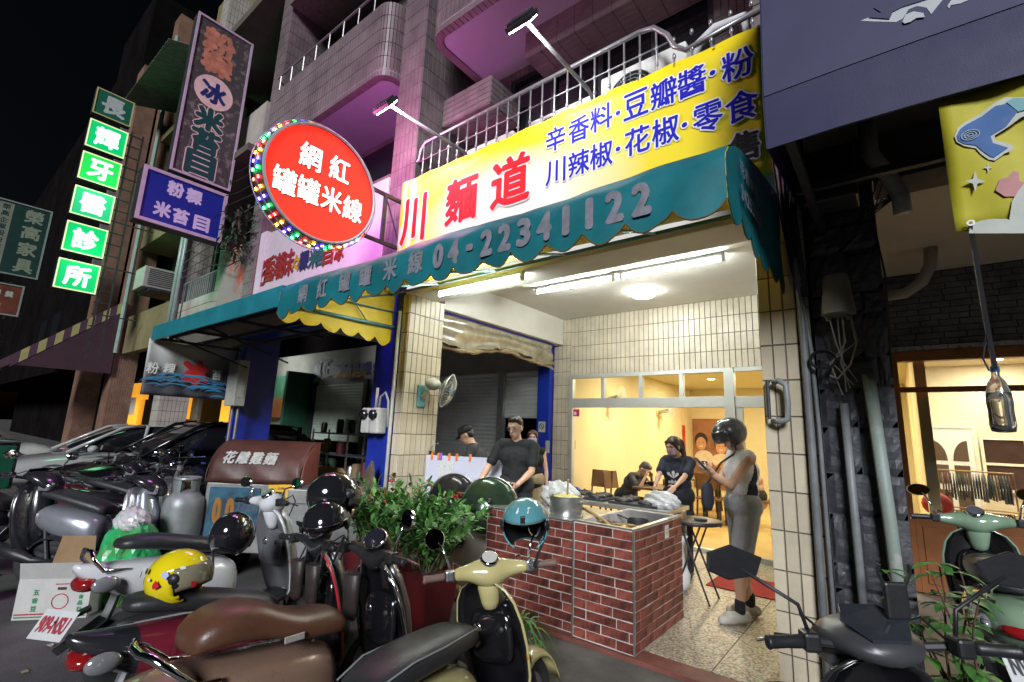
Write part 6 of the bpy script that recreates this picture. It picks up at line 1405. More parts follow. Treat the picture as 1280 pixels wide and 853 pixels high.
    return t
P_CREAM = paint('paint_cream', (0.50,0.44,0.20)); P_ROSE = mat('paint_rose', (0.32,0.20,0.145), 0.28, metal=0.35, var=0.06, coat=0.5); P_MAROON = paint('paint_maroon', (0.16,0.015,0.03)); P_WHITE = paint('paint_white', (0.62,0.63,0.65)); P_GREY = mat('paint_grey', (0.14,0.14,0.15), 0.3, metal=0.4, var=0.08, coat=0.4); P_DARK = mat('paint_dark', (0.02,0.02,0.024), 0.2, var=0.1, coat=0.5); P_MINT = paint('paint_mint', (0.22,0.33,0.22)); P_SILV = mat('paint_silver', (0.36,0.38,0.42), 0.25, metal=0.6, var=0.06, coat=0.4)
M_BROWNV = mat('seat_brown', (0.105,0.045,0.025), 0.38, var=0.25, scale=5, bump=0.12, bscale=120)
M_GRIPB = mat('grip_brown', (0.16,0.10,0.08), 0.6)
scooter('scooter', 'cream retro scooter with dark seat and teal helmet on its handlebar', (-1.50,1.47), 99, dict(scale=0.92, body=P_CREAM, shield=P_CREAM, head=P_CREAM, trim=P_CREAM, piping=True, steer=42, mirror='round', grip=M_GRIPB, dial=mat('dial_pale', (0.5,0.5,0.46), 0.25), switch=M_STEEL, lean=-8))
scooter('scooter', 'rose bronze scooter with smooth brown seat and chrome grab rail', (-2.17,1.13), 88, dict(scale=0.96, prof=[(0.30,0.13),(0.36,0.19),(0.48,0.22),(0.62,0.225),(0.74,0.215),(0.84,0.185),(0.90,0.14),(0.935,0.08),(0.945,0.02)], body=P_ROSE, shield=P_GREY, head=M_BLACKP, seatm=M_BROWNV, stepped=True, badge=True, headstyle='oval', rail='loop', mirror='round', trim=M_CHROME, pouch=(1,), plate='509-TRU', lean=-3))
scooter('scooter', 'maroon and black scooter with yellow helmet resting on seat', (-2.70,1.13), 86, dict(scale=0.93, body=P_DARK, accent=P_MAROON, side=P_DARK, shield=P_GREY, head=P_DARK, headstyle='oval', trim=mat('trim_red', (0.4,0.02,0.03), 0.3), mirror=None, modern=True, rail=False, pouch=(-1,1), plate='508-TRU', lean=-4))
scooter('scooter', 'white scooter with black seat beside the green bag', (-3.78,1.36), 94, dict(body=P_WHITE, shield=P_WHITE, inner=mat('inner_grey', (0.12,0.12,0.13), 0.35), head=P_WHITE, mirror='oval', modern=True, plate='909-NSU', pcol=mat('plate_red', (0.35,0.04,0.06), 0.5), lean=-4, mspan=0.36, mup=0.14))
scooter('scooter', 'black modern scooter with angular mirrors in the right foreground', (0.22,1.60), 123, dict(body=P_DARK, shield=P_DARK, head=mat('cowl_charcoal', (0.05,0.05,0.055), 0.35, var=0.1, scale=6), headstyle='modern', mirror='hex', mshell=M_BLACKP, mstem=M_BLACKP, modern=True, mspan=0.42, mup=0.22, phone=True, railm=M_DARKIR, lean=-2))
scooter('scooter', 'mint green retro scooter with dark seat before clothes shop', (0.44,4.36), 92, dict(body=P_MINT, shield=P_MINT, head=P_MINT, mirror='oval', plate='NVA-3281', z0=0.09, lean=-2, scale=1.02))
scooter('scooter', 'silver sporty scooter parked behind the cardboard box', (-6.35,1.22), 38, dict(body=P_SILV, shield=P_SILV, head=P_DARK, headstyle='modern', mirror='hex', mshell=M_BLACKP, mstem=M_BLACKP, modern=True, railm=M_STEEL))
scooter('scooter', 'dark scooter wedged between silver scooter and black car', (-7.25,1.75), 40, dict(body=P_DARK, shield=P_GREY, head=P_DARK, mirror='oval', modern=True, mstem=M_BLACKP))
scooter('scooter', 'dark scooter with plum body beyond the silver scooter', (-8.35,1.55), 36, dict(body=P_MAROON, shield=P_DARK, head=P_DARK, headstyle='modern', mirror='hex', mshell=M_BLACKP, mstem=M_BLACKP, modern=True))
scooter('scooter', 'grey scooter facing the street beside the gas cylinder', (-7.1,2.75), 232, dict(body=P_DARK, shield=P_GREY, head=P_GREY, headstyle='modern', mirror='oval', modern=True, mstem=M_BLACKP))
scooter('scooter', 'delivery scooter with green insulated box at the left edge', (-7.15,0.62), 32, dict(body=P_DARK, shield=P_DARK, head=P_DARK, headstyle='modern', mirror='oval', modern=True, mstem=M_BLACKP))
# green delivery box
gb = thing('delivery_box', 'green insulated delivery box strapped on scooter at left edge', 'box', (-7.28,0.54,0.83), radians(32))
M_DG = mat('delivery_green', (0.01,0.30,0.10), 0.5, var=0.12, scale=5)
MB().box(-0.22,0.22,-0.22,0.22,0.0,0.44).build('bag_body', M_DG, gb, local=True, bevel=0.02)
tr = MB(); 
for s in (-1, 1):
    tr.box(-0.226,-0.20,s*0.20,s*0.226,0,0.445); tr.box(0.20,0.226,s*0.20,s*0.226,0,0.445)
tr.build('binding', M_BLACKP, gb, local=True); MB().box(-0.23,0.23,-0.23,0.23,0.445,0.47).build('lid', M_BLACKP, gb, local=True, bevel=0.01)
for k in range(3): MB().box(-0.03+0.08*k-0.12, 0.02+0.08*k-0.12, -0.2275, -0.223, 0.10+0.09*k, 0.13+0.09*k).build('sticker', mat('sticker_pink', (0.6,0.12,0.18), 0.5), gb, local=True)

# ================================================================== HELMETS
def helmet(label, loc, r, rot, m, visor=None, rim=None, half=False, strap=True, extra=None, name='helmet'):
    t = thing(name, label, 'helmet', loc, group='helmets', rot=rot)
    # local: +x is the face opening, z up
    nu, nv = 36, 20; rows = []; keep = []
    v = []; f = []
    for i in range(nv+1):
        th = pi*0.80*i/nv
        for k in range(nu):
            ph = 2*pi*k/nu; v.append(V(r*1.12*sin(th)*cos(ph), r*0.94*sin(th)*sin(ph), r*1.0*cos(th)))
    for i in range(nv):
        for k in range(nu):
            c = (v[i*nu+k]+v[(i+1)*nu+(k+1) % nu])/2
            d = c.normalized()
            if d.x > 0.42 and d.z < (0.28 if not half else 0.05): continue
            if half and d.z < -0.18: continue
            f.append((i*nu+k, (i+1)*nu+k, (i+1)*nu+(k+1) % nu, i*nu+(k+1) % nu))
    mb = MB(); mb.add(v, f); mb.build('shell', m, t, smooth=True, solid=0.008, local=True)
    mb2 = MB(); mb2.add([p*0.93 for p in v], [q[::-1] for q in f]); mb2.build('padding', M_BLACKP, t, smooth=True, local=True)
    # rim along the opening
    ph0 = math.acos(0.42/1.0)
    pts = []
    for q in range(-10, 11):
        a = q/10; pts.append(V(r*1.12*0.52, r*0.86*a, r*0.30*(1-0.1*a*a)) if False else V(r*1.10*sqrt(max(0.02,1-0.32**2-(0.8*a)**2)), r*0.94*0.8*a, r*0.31))
    mbr = MB(); mbr.tube(pts, r*0.035, 6); mbr.build('rim', rim or M_BLACKP, t, smooth=True, local=True)
    if visor:
        rows = []
        for j in range(7):
            el_ = 0.42-0.75*j/6 if visor != 'peak' else 0.33
            row = []
            for q in range(-8, 9):
                a = q/8*1.15; 
                if visor == 'peak': rr = r*(1.08+0.42*j/6*cos(a*0.9)); row.append(V(rr*cos(a)*1.05, rr*sin(a)*0.9, r*(0.36+0.10*j/6)))
                else: rr = r*1.10; row.append(V(rr*cos(el_)*cos(a)*1.1, rr*cos(el_)*sin(a)*0.94, rr*sin(el_)))
            rows.append(row)
        MB().sheet(rows).build('visor', mat('visor_smoke', (0.03,0.03,0.035), 0.05, spec=0.9) if visor == 'smoke' else (m if visor == 'peak' else mat('visor_clear', (0.5,0.45,0.3), 0.06, trans=0.6)), t, smooth=True, solid=0.003, local=True)
    for s in (-1, 1): MB().lathe([(0.0,0.016),(0.022,0.014),(0.026,0.0)], (r*0.45,s*r*0.86,r*0.10), (0.2,s,0), 14).build('hinge', M_BLACKP if not extra else extra, t, smooth=True, local=True)
    if strap: MB().tube([V(r*0.3,r*0.75,-r*0.5), V(r*0.45,r*0.5,-r*1.0), V(r*0.5,r*0.3,-r*1.5)], 0.007, 6).build('strap', M_BLACKP, t, local=True)
    return t
def atd(px, py, x, y): # point on the pixel ray at the distance of ground spot (x, y)
    d = _dir(px, py); k = (V(x,y,0).length)/(V(d.x,d.y,0).length); return CAMP+d*k
P_YEL = mat('helmet_yellow', (0.72,0.58,0.01), 0.12, var=0.04, coat=0.7); P_TEALH = mat('helmet_teal', (0.10,0.30,0.34), 0.15, var=0.05, coat=0.6); P_BLKH = mat('helmet_black', (0.012,0.012,0.015), 0.1, var=0.1, coat=0.8)
p = atd(223,722,-2.76,0.86); hy = helmet('glossy yellow helmet with small red and blue stickers', p, 0.122, Euler((0,radians(-12),radians(38))), P_YEL, visor='clear')
M_STR = mat('decal_red', (0.5,0.02,0.03), 0.3)
r9 = random.Random(6)
for k in range(9):
    a = radians(-150+k*14); e = radians(r9.uniform(-12,30)); n = V(1.12*cos(e)*cos(a),0.94*cos(e)*sin(a),sin(e)); c = n*0.1405; w = n.normalized(); u = w.cross(ZA).normalized(); q = u.cross(w)
    s = r9.uniform(0.008,0.018); mb = MB(); pts = [c+u*(s*cos(2*pi*i/7)*r9.uniform(0.6,1.3))+q*(s*sin(2*pi*i/7)*r9.uniform(0.6,1.3))+w*0.0005 for i in range(7)]; mb.add(pts, [tuple(range(7))]); mb.build('decal', [M_STR, mat('decal_blue', (0.03,0.05,0.3), 0.3), mat('decal_black', (0.01,0.01,0.01), 0.3), mat('decal_white', (0.7,0.7,0.68), 0.3)][k % 4], hy, local=True)
p = atd(657,655,-1.62,1.99); ht = helmet('teal open face helmet hung on the cream scooter handlebar', p, 0.125, Euler((radians(4),radians(8),radians(-58))), P_TEALH, rim=mat('rim_tan', (0.30,0.26,0.18), 0.5))
for k, (y, z) in enumerate(((-0.04,0.75),(0.02,0.82))): pass
lt_ = MB(); letters(lt_, 'ART', V(0,0,0), YA, ZA, XA, 0.07, 0.035, 0.003, 0.0, fn=lambda u, v, l: V(0.1415*cos(0.85+v/0.125)*1.0, u, 0.1265*sin(0.85+v/0.125))); lt_.build('lettering', M_PWHITE, ht, local=True)
MB().box(0.118,0.135,-0.012,0.012,0.03,0.075).build('snap_strap', M_BLACKP, ht, local=True, bevel=0.003)
p = atd(290,668,-3.52,1.40); helmet('gloss black helmet hung on the white scooter handlebar', p, 0.135, Euler((radians(10),radians(25),radians(150))), P_BLKH, visor='smoke')
p = atd(408,655,-2.42,1.50); helmet('black half helmet with peak hung on maroon scooter mirror', p, 0.125, Euler((radians(6),radians(12),radians(-40))), P_BLKH, visor='peak', half=True)
p = atd(417,620,-2.48,1.60); helmet('upper gloss black helmet stacked above the peaked helmet', p, 0.125, Euler((radians(-10),radians(10),radians(70))), P_BLKH, visor='smoke', strap=False)
# ================================================================== CARS IN THE ARCADE
def car(label, x_side, y_front, L, H, Wd, m, suv=False):
    """nose towards the street (-y); x_side = flank nearest the camera"""
    t = thing('parked_car', label, 'car', (x_side-Wd/2, y_front+L/2, 0.0), rz=radians(-90), group='cars parked in the arcade')
    # local: +x forward, y left
    hw = Wd/2; f = L/2
    def ring(x, zl, zh, w, n=20, p=3.2): return sring(x, (zl+zh)/2, w, (zh-zl)/2, n, p)
    hood = 0.62*H if not suv else 0.64*H
    secs = [(-f,0.42,hood*0.9,hw*0.80),(-f+0.12,0.28,hood*1.02,hw*0.95),(-f+0.7,0.22,hood*1.04,hw),(0,0.20,hood*1.0,hw),(f-1.25,0.20,hood*0.98,hw),(f-0.5,0.22,hood*0.88,hw*0.97),(f-0.12,0.26,hood*0.76,hw*0.88),(f,0.34,hood*0.62,hw*0.70)]
    MB().loft([ring(x,a,b_,w) for x,a,b_,w in secs]).build('body', m, t, local=True, sub=1)
    rx = [(-f+0.12,hood*0.98,hood*1.06,hw*0.86),(-f+0.55,hood*0.98,H*0.96,hw*0.80),(-f+1.1,hood*0.98,H,hw*0.80),(0.1,hood*0.98,H*0.995,hw*0.79),(f-1.85,hood*0.98,H*0.94,hw*0.78),(f-1.05,hood*0.94,hood*1.02,hw*0.84)]
    cab = MB().loft([sring(x,(a+b_)/2,w,(b_-a)/2,20,4.0) for x,a,b_,w in rx]); cab.build('glasshouse', M_GLASSD, t, local=True, sub=1)
    MB().loft([sring(x,b_-0.015,w*0.90,0.030,16,3) for x,a,b_,w in rx[1:-1]]).build('roof', m, t, local=True, sub=1)
    for s in (-1, 1):
        for pp, pr in (([V(f-1.0,s*hw*0.84,hood*0.98), V(f-1.85,s*hw*0.74,H*0.95), V(f-2.2,s*hw*0.73,H*0.985)], 0.035), ([V(-0.05,s*hw*0.86,hood*0.98), V(-0.12,s*hw*0.75,H*0.99)], 0.035), ([V(-f+0.75,s*hw*0.86,hood*0.98), V(-f+0.7,s*hw*0.74,H*0.96)], 0.06)): MB().tube(pp, pr, 6).build('pillar_trim', m, t, local=True, smooth=True)

        MB().tube([V(f-1.1,s*hw*0.96,hood*0.97), V(-f+0.5,s*hw*0.96,hood*1.02)], 0.014, 6).build('window_trim', M_CHROME, t, local=True)
        mi = MB(); mi.ell((f-1.35,s*(hw+0.10),hood*1.06), (0.09,0.11,0.075), 12, 8); mi.tube([V(f-1.32,s*hw*0.92,hood*1.0), V(f-1.35,s*(hw+0.04),hood*1.04)], 0.025, 6); mi.build('mirror', m, t, local=True, smooth=True)
        for xx in (0.25, -0.85): MB().box(xx-0.1, xx+0.1, s*hw*0.985-0.012, s*hw*0.985+0.018, hood*0.86, hood*0.89).build('door_handle', M_CHROME if m is not None else m, t, local=True, bevel=0.006)
        for xx in (f-0.85, -f+0.85):
            w = MB(); pr = [(0.20,-0.11),(0.31,-0.115),(0.33,-0.09),(0.33,0.09),(0.31,0.115),(0.20,0.11)]; w.lathe(pr, (xx,s*(hw-0.10),0.33), (0,1,0), 24); w.build('tyre', M_RUBBER, t, local=True, smooth=True, auto=40)
            w = MB(); w.lathe([(0.0,s*0.10),(0.06,s*0.105),(0.19,s*0.10),(0.205,s*0.112)], (xx,s*(hw-0.10),0.33), (0,1,0), 24); w.build('rim', M_STEEL, t, local=True, smooth=True)
        MB().ell((f-0.20,s*hw*0.66,hood*0.70), (0.20,0.17,0.07), 14, 8).build('headlamp', M_CLEARL, t, local=True, smooth=True)
    MB().box(f-0.04, f+0.015, -0.36, 0.36, 0.40, 0.50).build('grille', M_BLACKP, t, local=True, bevel=0.01)
    return t
car('glossy black car parked nose out behind the scooters', -9.55, 1.55, 4.4, 1.58, 1.74, paint('car_black', (0.006,0.006,0.008)))
car('silver car parked between the black car and white car', -12.55, 1.15, 4.3, 1.44, 1.70, paint('car_silver', (0.33,0.34,0.33)))
sv = car('white car at the far left beyond the silver car', -16.0, 0.0, 4.4, 1.60, 1.78, paint('car_white', (0.52,0.53,0.50)), True)
sv.rotation_euler = (0,0,radians(90)); sv.location = (-17.2, 0.55, 0)

# ================================================================== CART, CYLINDER, BOX, BAG
CT = thing('covered_food_cart', 'food cart under a brown leatherette cover with white lettering', 'cart', (-5.45,2.75,0.0), rz=radians(38))
M_COV = mat('brown_cover', (0.075,0.028,0.02), 0.5, var=0.3, scale=4, bump=0.25, bscale=9); M_COV2 = mat('tan_cover', (0.24,0.07,0.035), 0.4, var=0.15, scale=5, bump=0.2, bscale=12)
n = 14
rows = [[V(-0.56+0.98*i/16+0.01*sin(i*1.7+j), -0.42*cos(pi*0.5*j/n)-0.0+0.012*sin(i+j*0.7), 0.98+0.42*sin(pi*0.5*j/n)) for i in range(17)] for j in range(n+1)]
rows += [[V(-0.56+0.98*i/16, 0.25, 1.38) for i in range(17)]]
MB().sheet(rows).build('cover', M_COV, CT, local=True, smooth=True, solid=0.004)
pts = [V(0.422,-0.42*cos(pi*0.5*j/12),0.98+0.42*sin(pi*0.5*j/12)) for j in range(13)]+[V(0.422,0.0,0.98)]
MB().prism(pts, (0.006,0,0)).build('cover_end', M_COV2, CT, local=True); pts = [V(-0.568,p.y,p.z) for p in pts]; MB().prism(pts, (0.006,0,0)).build('cover_end', M_COV, CT, local=True)
def cfn(u, v, l):
    a = 0.62+v/0.42; return V(-0.10+u, -(0.425+l)*cos(a), 0.98+(0.425+l)*sin(a))
M_CTXT = mat('cover_text', (0.40,0.41,0.38), 0.6, var=0.3, scale=20)
for i, ch in enumerate('花雕雞麵'):
    mb = MB(); letters(mb, ch, None, XA, ZA, -YA, 0.13, 0.15, 0.006, 0.006, fn=lambda u, v, l, i=i: cfn(u-0.28+i*0.145, v, l)); mb.build('character', M_CTXT, CT, local=True)
MB().box(-0.55,0.42,-0.40,0.30,0.30,0.97).build('cabinet', mat('cart_steel', (0.30,0.30,0.29), 0.4, metal=0.6, var=0.25, scale=4), CT, local=True, bevel=0.01)
MB().box(-0.50,0.02,-0.412,-0.402,0.45,0.93).build('front_poster', mat('cart_blue', (0.02,0.10,0.16), 0.5, col2=(0.015,0.04,0.07), scale=5, thr=0.52), CT, local=True)
mb = MB(); letters(mb, '0', V(-0.40,-0.414,0.70), XA, ZA, -YA, 0.09, 0.26, 0.012, 0.0); letters(mb, '0', V(-0.27,-0.414,0.70), XA, ZA, -YA, 0.09, 0.26, 0.012, 0.0); letters(mb, '1729', V(-0.09,-0.414,0.76), XA, ZA, -YA, 0.2, 0.12, 0.004, 0.0, mi=1); mb.build('poster_print', [mat('print_amber', (0.28,0.12,0.015), 0.5), MATS['dial_dark'] if 'dial_dark' in MATS else M_PBLACK], CT, local=True)['kind'] = 'stuff'
nt_ = MB().box(0.10,0.36,-0.416,-0.410,0.80,0.98).build('notice', mat('notice_yellow', (0.75,0.42,0.02), 0.5), CT, local=True)
mb = MB(); letters(mb, '・公休・', V(0.23,-0.4165,0.94), XA, ZA, -YA, 0.12, 0.03, 0.001, 0.0); letters(mb, '星期日', V(0.23,-0.4165,0.895), XA, ZA, -YA, 0.10, 0.03, 0.001, 0.0); letters(mb, '電話 0912-345', V(0.23,-0.4165,0.84), XA, ZA, -YA, 0.20, 0.025, 0.001, 0.0); o = mb.build('notice_text', M_PBLACK); o.parent = nt_; o['kind'] = 'stuff'
for x in (-0.45,0.33):
    for y in (-0.3,0.2): MB().lathe([(0.0,-0.02),(0.12,-0.02),(0.14,-0.01),(0.14,0.01),(0.12,0.02),(0.0,0.02)], (x,y,0.14), (0,1,0), 18).build('wheel', M_RUBBER, CT, local=True); MB().box(x-0.015,x+0.015,y+0.03,y+0.05,0.14,0.30).build('wheel_fork', M_GALV, CT, local=True)
sh_ = thing('steel_side_table', 'grey steel side table end beside the covered cart', 'table', (-4.75,3.05,0.0), rz=radians(38))
MB().box(-0.42,0.42,-0.25,0.25,0.80,0.94).build('top', mat('cart_steel', (0.3,0.3,0.29), 0.4), sh_, local=True, bevel=0.008); MB().box(-0.40,0.40,-0.23,-0.21,0.15,0.80).build('skirt', M_STB, sh_, local=True)
for x in (-0.38,0.36):
    for y in (-0.20,0.20): MB().box(x,x+0.03,y-0.0,y+0.03,0.0,0.80).build('leg', M_GALV, sh_, local=True)
# shelves and clutter in the dim arcade
rkk = thing('storage_rack', 'cluttered metal rack in the dim arcade below shutter', 'rack', (-8.6,6.2,0.1)); q = MB()
for x in (-10.6,-9.2,-7.8):
    for y in (6.0,6.4): q.box(x,x+0.03,y,y+0.03,0.1,1.5)
for z in (0.5,0.95,1.4): q.box(-10.6,-7.77,6.0,6.43,z,z+0.03)
q.build('frame', M_GALV, rkk)
rn = random.Random(21)
JM = [M_STB, M_BLACKP, mat('clut_red', (0.15,0.03,0.03), 0.5), mat('clut_green', (0.05,0.14,0.07), 0.5), mat('clut_tan', (0.3,0.2,0.1), 0.6)]
for k in range(16):
    x = -10.45+0.155*k+rn.uniform(-0.02,0.02); z = rn.choice((0.53,0.98,1.43)); h = rn.uniform(0.12,0.36); r_ = rn.uniform(0.05,0.12)
    m = rn.choice(JM)
    c = MB().lathe([(0.0,0.0),(r_,0.0),(r_*1.05,h*0.8),(r_*0.8,h),(0.0,h)], (x,6.2,z+0.001), n=14).build('storage_jar', m, None, smooth=True, auto=40); tag(c, '%s, %s from the left, on the %s rack shelf in arcade' % (('steel pot','black jar','dark red jar','green jar','tan jar')[JM.index(m)], ('first','second','third','fourth','fifth','sixth','seventh','eighth','ninth','tenth','eleventh','twelfth','thirteenth','fourteenth','fifteenth','sixteenth')[k], {0.53:'bottom',0.98:'middle',1.43:'top'}[z]), 'jar', 'jars on the storage rack')
gc = thing('gas_cylinder', 'tall grey gas cylinder standing between the scooters and cart', 'gas cylinder', (-5.72,1.95,0.0))
MB().lathe([(0.16,0.0),(0.165,0.02),(0.165,0.06),(0.185,0.10),(0.185,0.74),(0.17,0.82),(0.11,0.88),(0.05,0.90),(0.0,0.90)], (0,0,0), n=24).build('body', mat('cyl_grey', (0.22,0.24,0.24), 0.45, metal=0.3, var=0.25, scale=6), gc, local=True, smooth=True)
q = MB()
for k in range(3):
    a0 = k*2*pi/3; q.sheet([[V(0.11*cos(a0+j*0.16),0.11*sin(a0+j*0.16),0.86+0.15*i) for j in range(9)] for i in range(2)])
q.tube([V(0.11*cos(j*pi/12),0.11*sin(j*pi/12),1.01) for j in range(24)], 0.012, 6, closed=True); q.build('collar', MATS['cyl_grey'], gc, local=True, solid=0.006)
MB().lathe([(0.025,0.90),(0.02,0.94),(0.03,0.96),(0.03,0.98),(0.0,0.985)], (0,0,0), n=12).build('valve', mat('valve_brass', (0.4,0.3,0.12), 0.4, metal=0.8), gc, local=True)
# cardboard box
M_CARD = mat('cardboard', (0.30,0.19,0.10), 0.8, var=0.15, scale=6); M_CARDW = mat('carton_white', (0.50,0.49,0.47), 0.65, var=0.1, scale=8)
cbx = thing('cardboard_carton', 'open white printed cardboard carton on the asphalt', 'carton', (-5.55,1.13,0.0), rz=radians(52))
w_, d_, h_ = 0.25, 0.18, 0.30
for nm, bxs, m in (('front_panel', (-w_,w_,-d_,-d_+0.006,0.0,h_), M_CARDW), ('back_panel', (-w_,w_,d_-0.006,d_,0.0,h_), M_CARD), ('side_panel', (-w_,-w_+0.006,-d_+0.006,d_-0.006,0.0,h_), M_CARDW), ('side_panel', (w_-0.006,w_,-d_+0.006,d_-0.006,0.0,h_), M_CARDW), ('bottom_panel', (-w_+0.006,w_-0.006,-d_+0.006,d_-0.006,0.003,0.009), M_CARD)):
    MB().box(*bxs).build(nm, m, cbx, local=True)
MB().prism([V(-w_,-d_,h_),V(w_,-d_,h_),V(w_-0.01,-d_-0.05,h_+0.13),V(-w_+0.01,-d_-0.05,h_+0.13)], (0,0.004,0)).build('flap', M_CARDW, cbx, local=True)
MB().prism([V(-w_,d_,h_),V(w_-0.18,d_,h_),V(w_-0.19,d_-0.03,h_+0.26),V(-w_+0.06,d_-0.03,h_+0.26)], (0,0.004,0)).build('flap', M_CARD, cbx, local=True)
MB().prism([V(w_,-d_,h_),V(w_,d_,h_),V(w_+0.12,d_-0.02,h_+0.06),V(w_+0.12,-d_+0.02,h_+0.06)], (0,0,0.004)).build('flap', M_CARD, cbx, local=True)
q = MB(); q.tube([V(0.05+0.055*cos(k*pi/16),-d_-0.001,0.13+0.055*sin(k*pi/16)) for k in range(32)], 0.004, 4, closed=True); q.box(-w_+0.01,w_-0.01,-d_-0.003,-d_-0.001,0.035,0.045); q.box(0.0,0.1,-d_-0.003,-d_-0.001,0.255,0.262); q.build('red_print', mat('carton_red', (0.40,0.03,0.05), 0.6), cbx, local=True)
q = MB(); q.box(-w_+0.01,w_-0.01,-d_-0.003,-d_-0.001,0.015,0.024); letters(q, '五', V(-0.12,-d_-0.002,0.20), XA, ZA, -YA, 0.04, 0.04, 0.002, 0.0); letters(q, '香', V(-0.12,-d_-0.002,0.14), XA, ZA, -YA, 0.04, 0.04, 0.002, 0.0); letters(q, '豆', V(-0.12,-d_-0.002,0.08), XA, ZA, -YA, 0.04, 0.04, 0.002, 0.0)
for k in range(5): letters(q, '美味食品行'[k], V(0.19,-d_-0.002,0.25-k*0.045), XA, ZA, -YA, 0.035, 0.035, 0.002, 0.0)
q.build('green_print', mat('carton_green', (0.04,0.22,0.10), 0.6), cbx, local=True)['kind'] = 'stuff'
MB().box(0.02,0.08,-d_-0.0025,-d_-0.001,0.215,0.235).build('hand_hole', mat('hole_dark', (0.06,0.03,0.02), 0.9), cbx, local=True)
# green shopping bag stuffed with paper, beside it
M_GBAG = mat('bag_green', (0.02,0.45,0.14), 0.3, col2=(0.12,0.26,0.06), scale=5, thr=0.55, trans=0.15, bump=0.5, bscale=14)
gbag = thing('green_shopping_bag', 'bulging green plastic bag with white paper spilling out', 'bag', (-5.60,1.52,0.0))
o = bag('film', 'x', (0,0,0), (0.30,0.24,0.46), M_GBAG, 40); del o['label']; del o['category']; o.parent = gbag
for s in (-1,1): MB().tube([V(-0.14,0.12*s,0.52), V(-0.12,0.10*s,0.70), V(0.02,0.08*s,0.74), V(0.12,0.12*s,0.54)], 0.016, 6).build('handle', M_GBAG, gbag, local=True, smooth=True)
pw = bag('paper_wrapping', 'crumpled white paper sticking out of the green bag', (-5.58,1.50,0.60), (0.17,0.13,0.12), M_BAGW, 17)
bb2 = bag('blue_bag', 'blue plastic sack on the ground at the left edge', (-6.15,0.42,0.0), (0.16,0.14,0.24), mat('bag_blue', (0.015,0.04,0.30), 0.35, var=0.2, bump=0.4, bscale=12), 23)

# ================================================================== PLANTS
M_LEAF = mat('leaf_green', (0.05,0.155,0.03), 0.48, var=0.5, scale=14); M_LEAF2 = mat('leaf_bright', (0.085,0.23,0.04), 0.48, var=0.45, scale=12); M_STEM = mat('stem', (0.07,0.10,0.03), 0.6)
def leaf(mb, p, d, up, L, w, mi=0, curl=0.25):
    d = d.normalized(); s = d.cross(up).normalized(); u = s.cross(d)
    v = []; 
    for t_, ww in ((0.0,0.08),(0.3,0.8),(0.6,1.0),(0.85,0.55),(1.0,0.03)):
        c = p+d*(L*t_)-u*(curl*L*t_*t_); v += [c-s*(w*ww*0.5)+u*(0.12*w*ww), c, c+s*(w*ww*0.5)+u*(0.12*w*ww)]
    f = []
    for i in range(4): f += [(i*3,i*3+1,i*3+4,i*3+3),(i*3+1,i*3+2,i*3+5,i*3+4)]
    mb.add(v, f, mi)
def zz_plant(label, loc, pot_m, potw, poth, nst, h, spread, seed, red=0):
    t = thing('potted_plant', label, 'plant', loc); r = random.Random(seed)
    prof = [(potw*0.72,0.0),(potw,poth),(potw*1.04,poth),(potw*1.04,poth-0.03)]
    q = MB(); q.loft([[V(s*cos(pi/4+k*pi/2)*1.25, s*sin(pi/4+k*pi/2)*1.25, z) for k in range(4)] for s, z in prof], caps=True); q.build('planter', pot_m, t, local=True, bevel=0.01)
    lf = MB(); st = MB(); tips = []
    for i in range(nst):
        a = r.uniform(0,2*pi); R_ = spread*sqrt(r.random()); hh = h*r.uniform(0.6,1.0)
        p0 = V(r.uniform(-0.5,0.5)*potw, r.uniform(-0.5,0.5)*potw, poth); p1 = p0+V(R_*0.35*cos(a),R_*0.35*sin(a),hh*0.6); p2 = V(R_*cos(a),R_*sin(a),poth+hh*(1-0.25*R_/spread))
        pts = [p0*(1-x)**2+p1*2*x*(1-x)+p2*x*x for x in [k/8 for k in range(9)]]
        tips.append(p2); st.tube(pts, [0.006-0.004*k/8 for k in range(9)], 5)
        for k in range(2, 9):
            dd = (pts[k]-pts[k-1]).normalized(); sd = dd.cross(V(r.uniform(-1,1),r.uniform(-1,1),r.uniform(0,1))).normalized()
            for s in (-1,1):
                for e in range(2): leaf(lf, pts[k]-dd*(0.02*e), (sd*s*0.8+dd*0.6+V(0,0,r.uniform(-0.1,0.3))), V(0,0,1)+sd*0.2, r.uniform(0.055,0.095), r.uniform(0.026,0.040), 0 if r.random() < 0.7 else 1)
    lo = lf.build('foliage', [M_LEAF, M_LEAF2], t, local=True, smooth=True); lo['kind'] = 'stuff'; st.build('stems', M_STEM, t, local=True)
    if red:
        bm_ = MB()
        for k in range(red):
            c = r.choice(tips)+V(0,0,r.uniform(-0.04,0.02))
            for e in range(4): bm_.ell(c+V(r.uniform(-0.03,0.03),r.uniform(-0.03,0.03),r.uniform(-0.03,0.03)), 0.011, 8, 5, mi=0 if k % 4 else 1)
        bo_ = bm_.build('berries', [mat('berry_red', (0.5,0.02,0.02), 0.4), mat('berry_yellow', (0.7,0.5,0.04), 0.4)], t, local=True, smooth=True); bo_['kind'] = 'stuff'
    return t
M_POTR = mat('pot_red', (0.13,0.013,0.016), 0.35, var=0.15, scale=4)
zz_plant('bushy green plant in a square red planter behind the scooters', (-2.98,2.78,0.07), M_POTR, 0.20, 0.46, 46, 0.62, 0.50, 5)
zz_plant('green plant with red berries in a second red planter', (-3.45,2.95,0.07), M_POTR, 0.20, 0.46, 46, 0.70, 0.52, 9, red=22)
zz_plant('leafy green plant in planter nearest the timber slab', (-4.05,2.98,0.07), M_POTR, 0.19, 0.44, 36, 0.62, 0.45, 15, red=10)
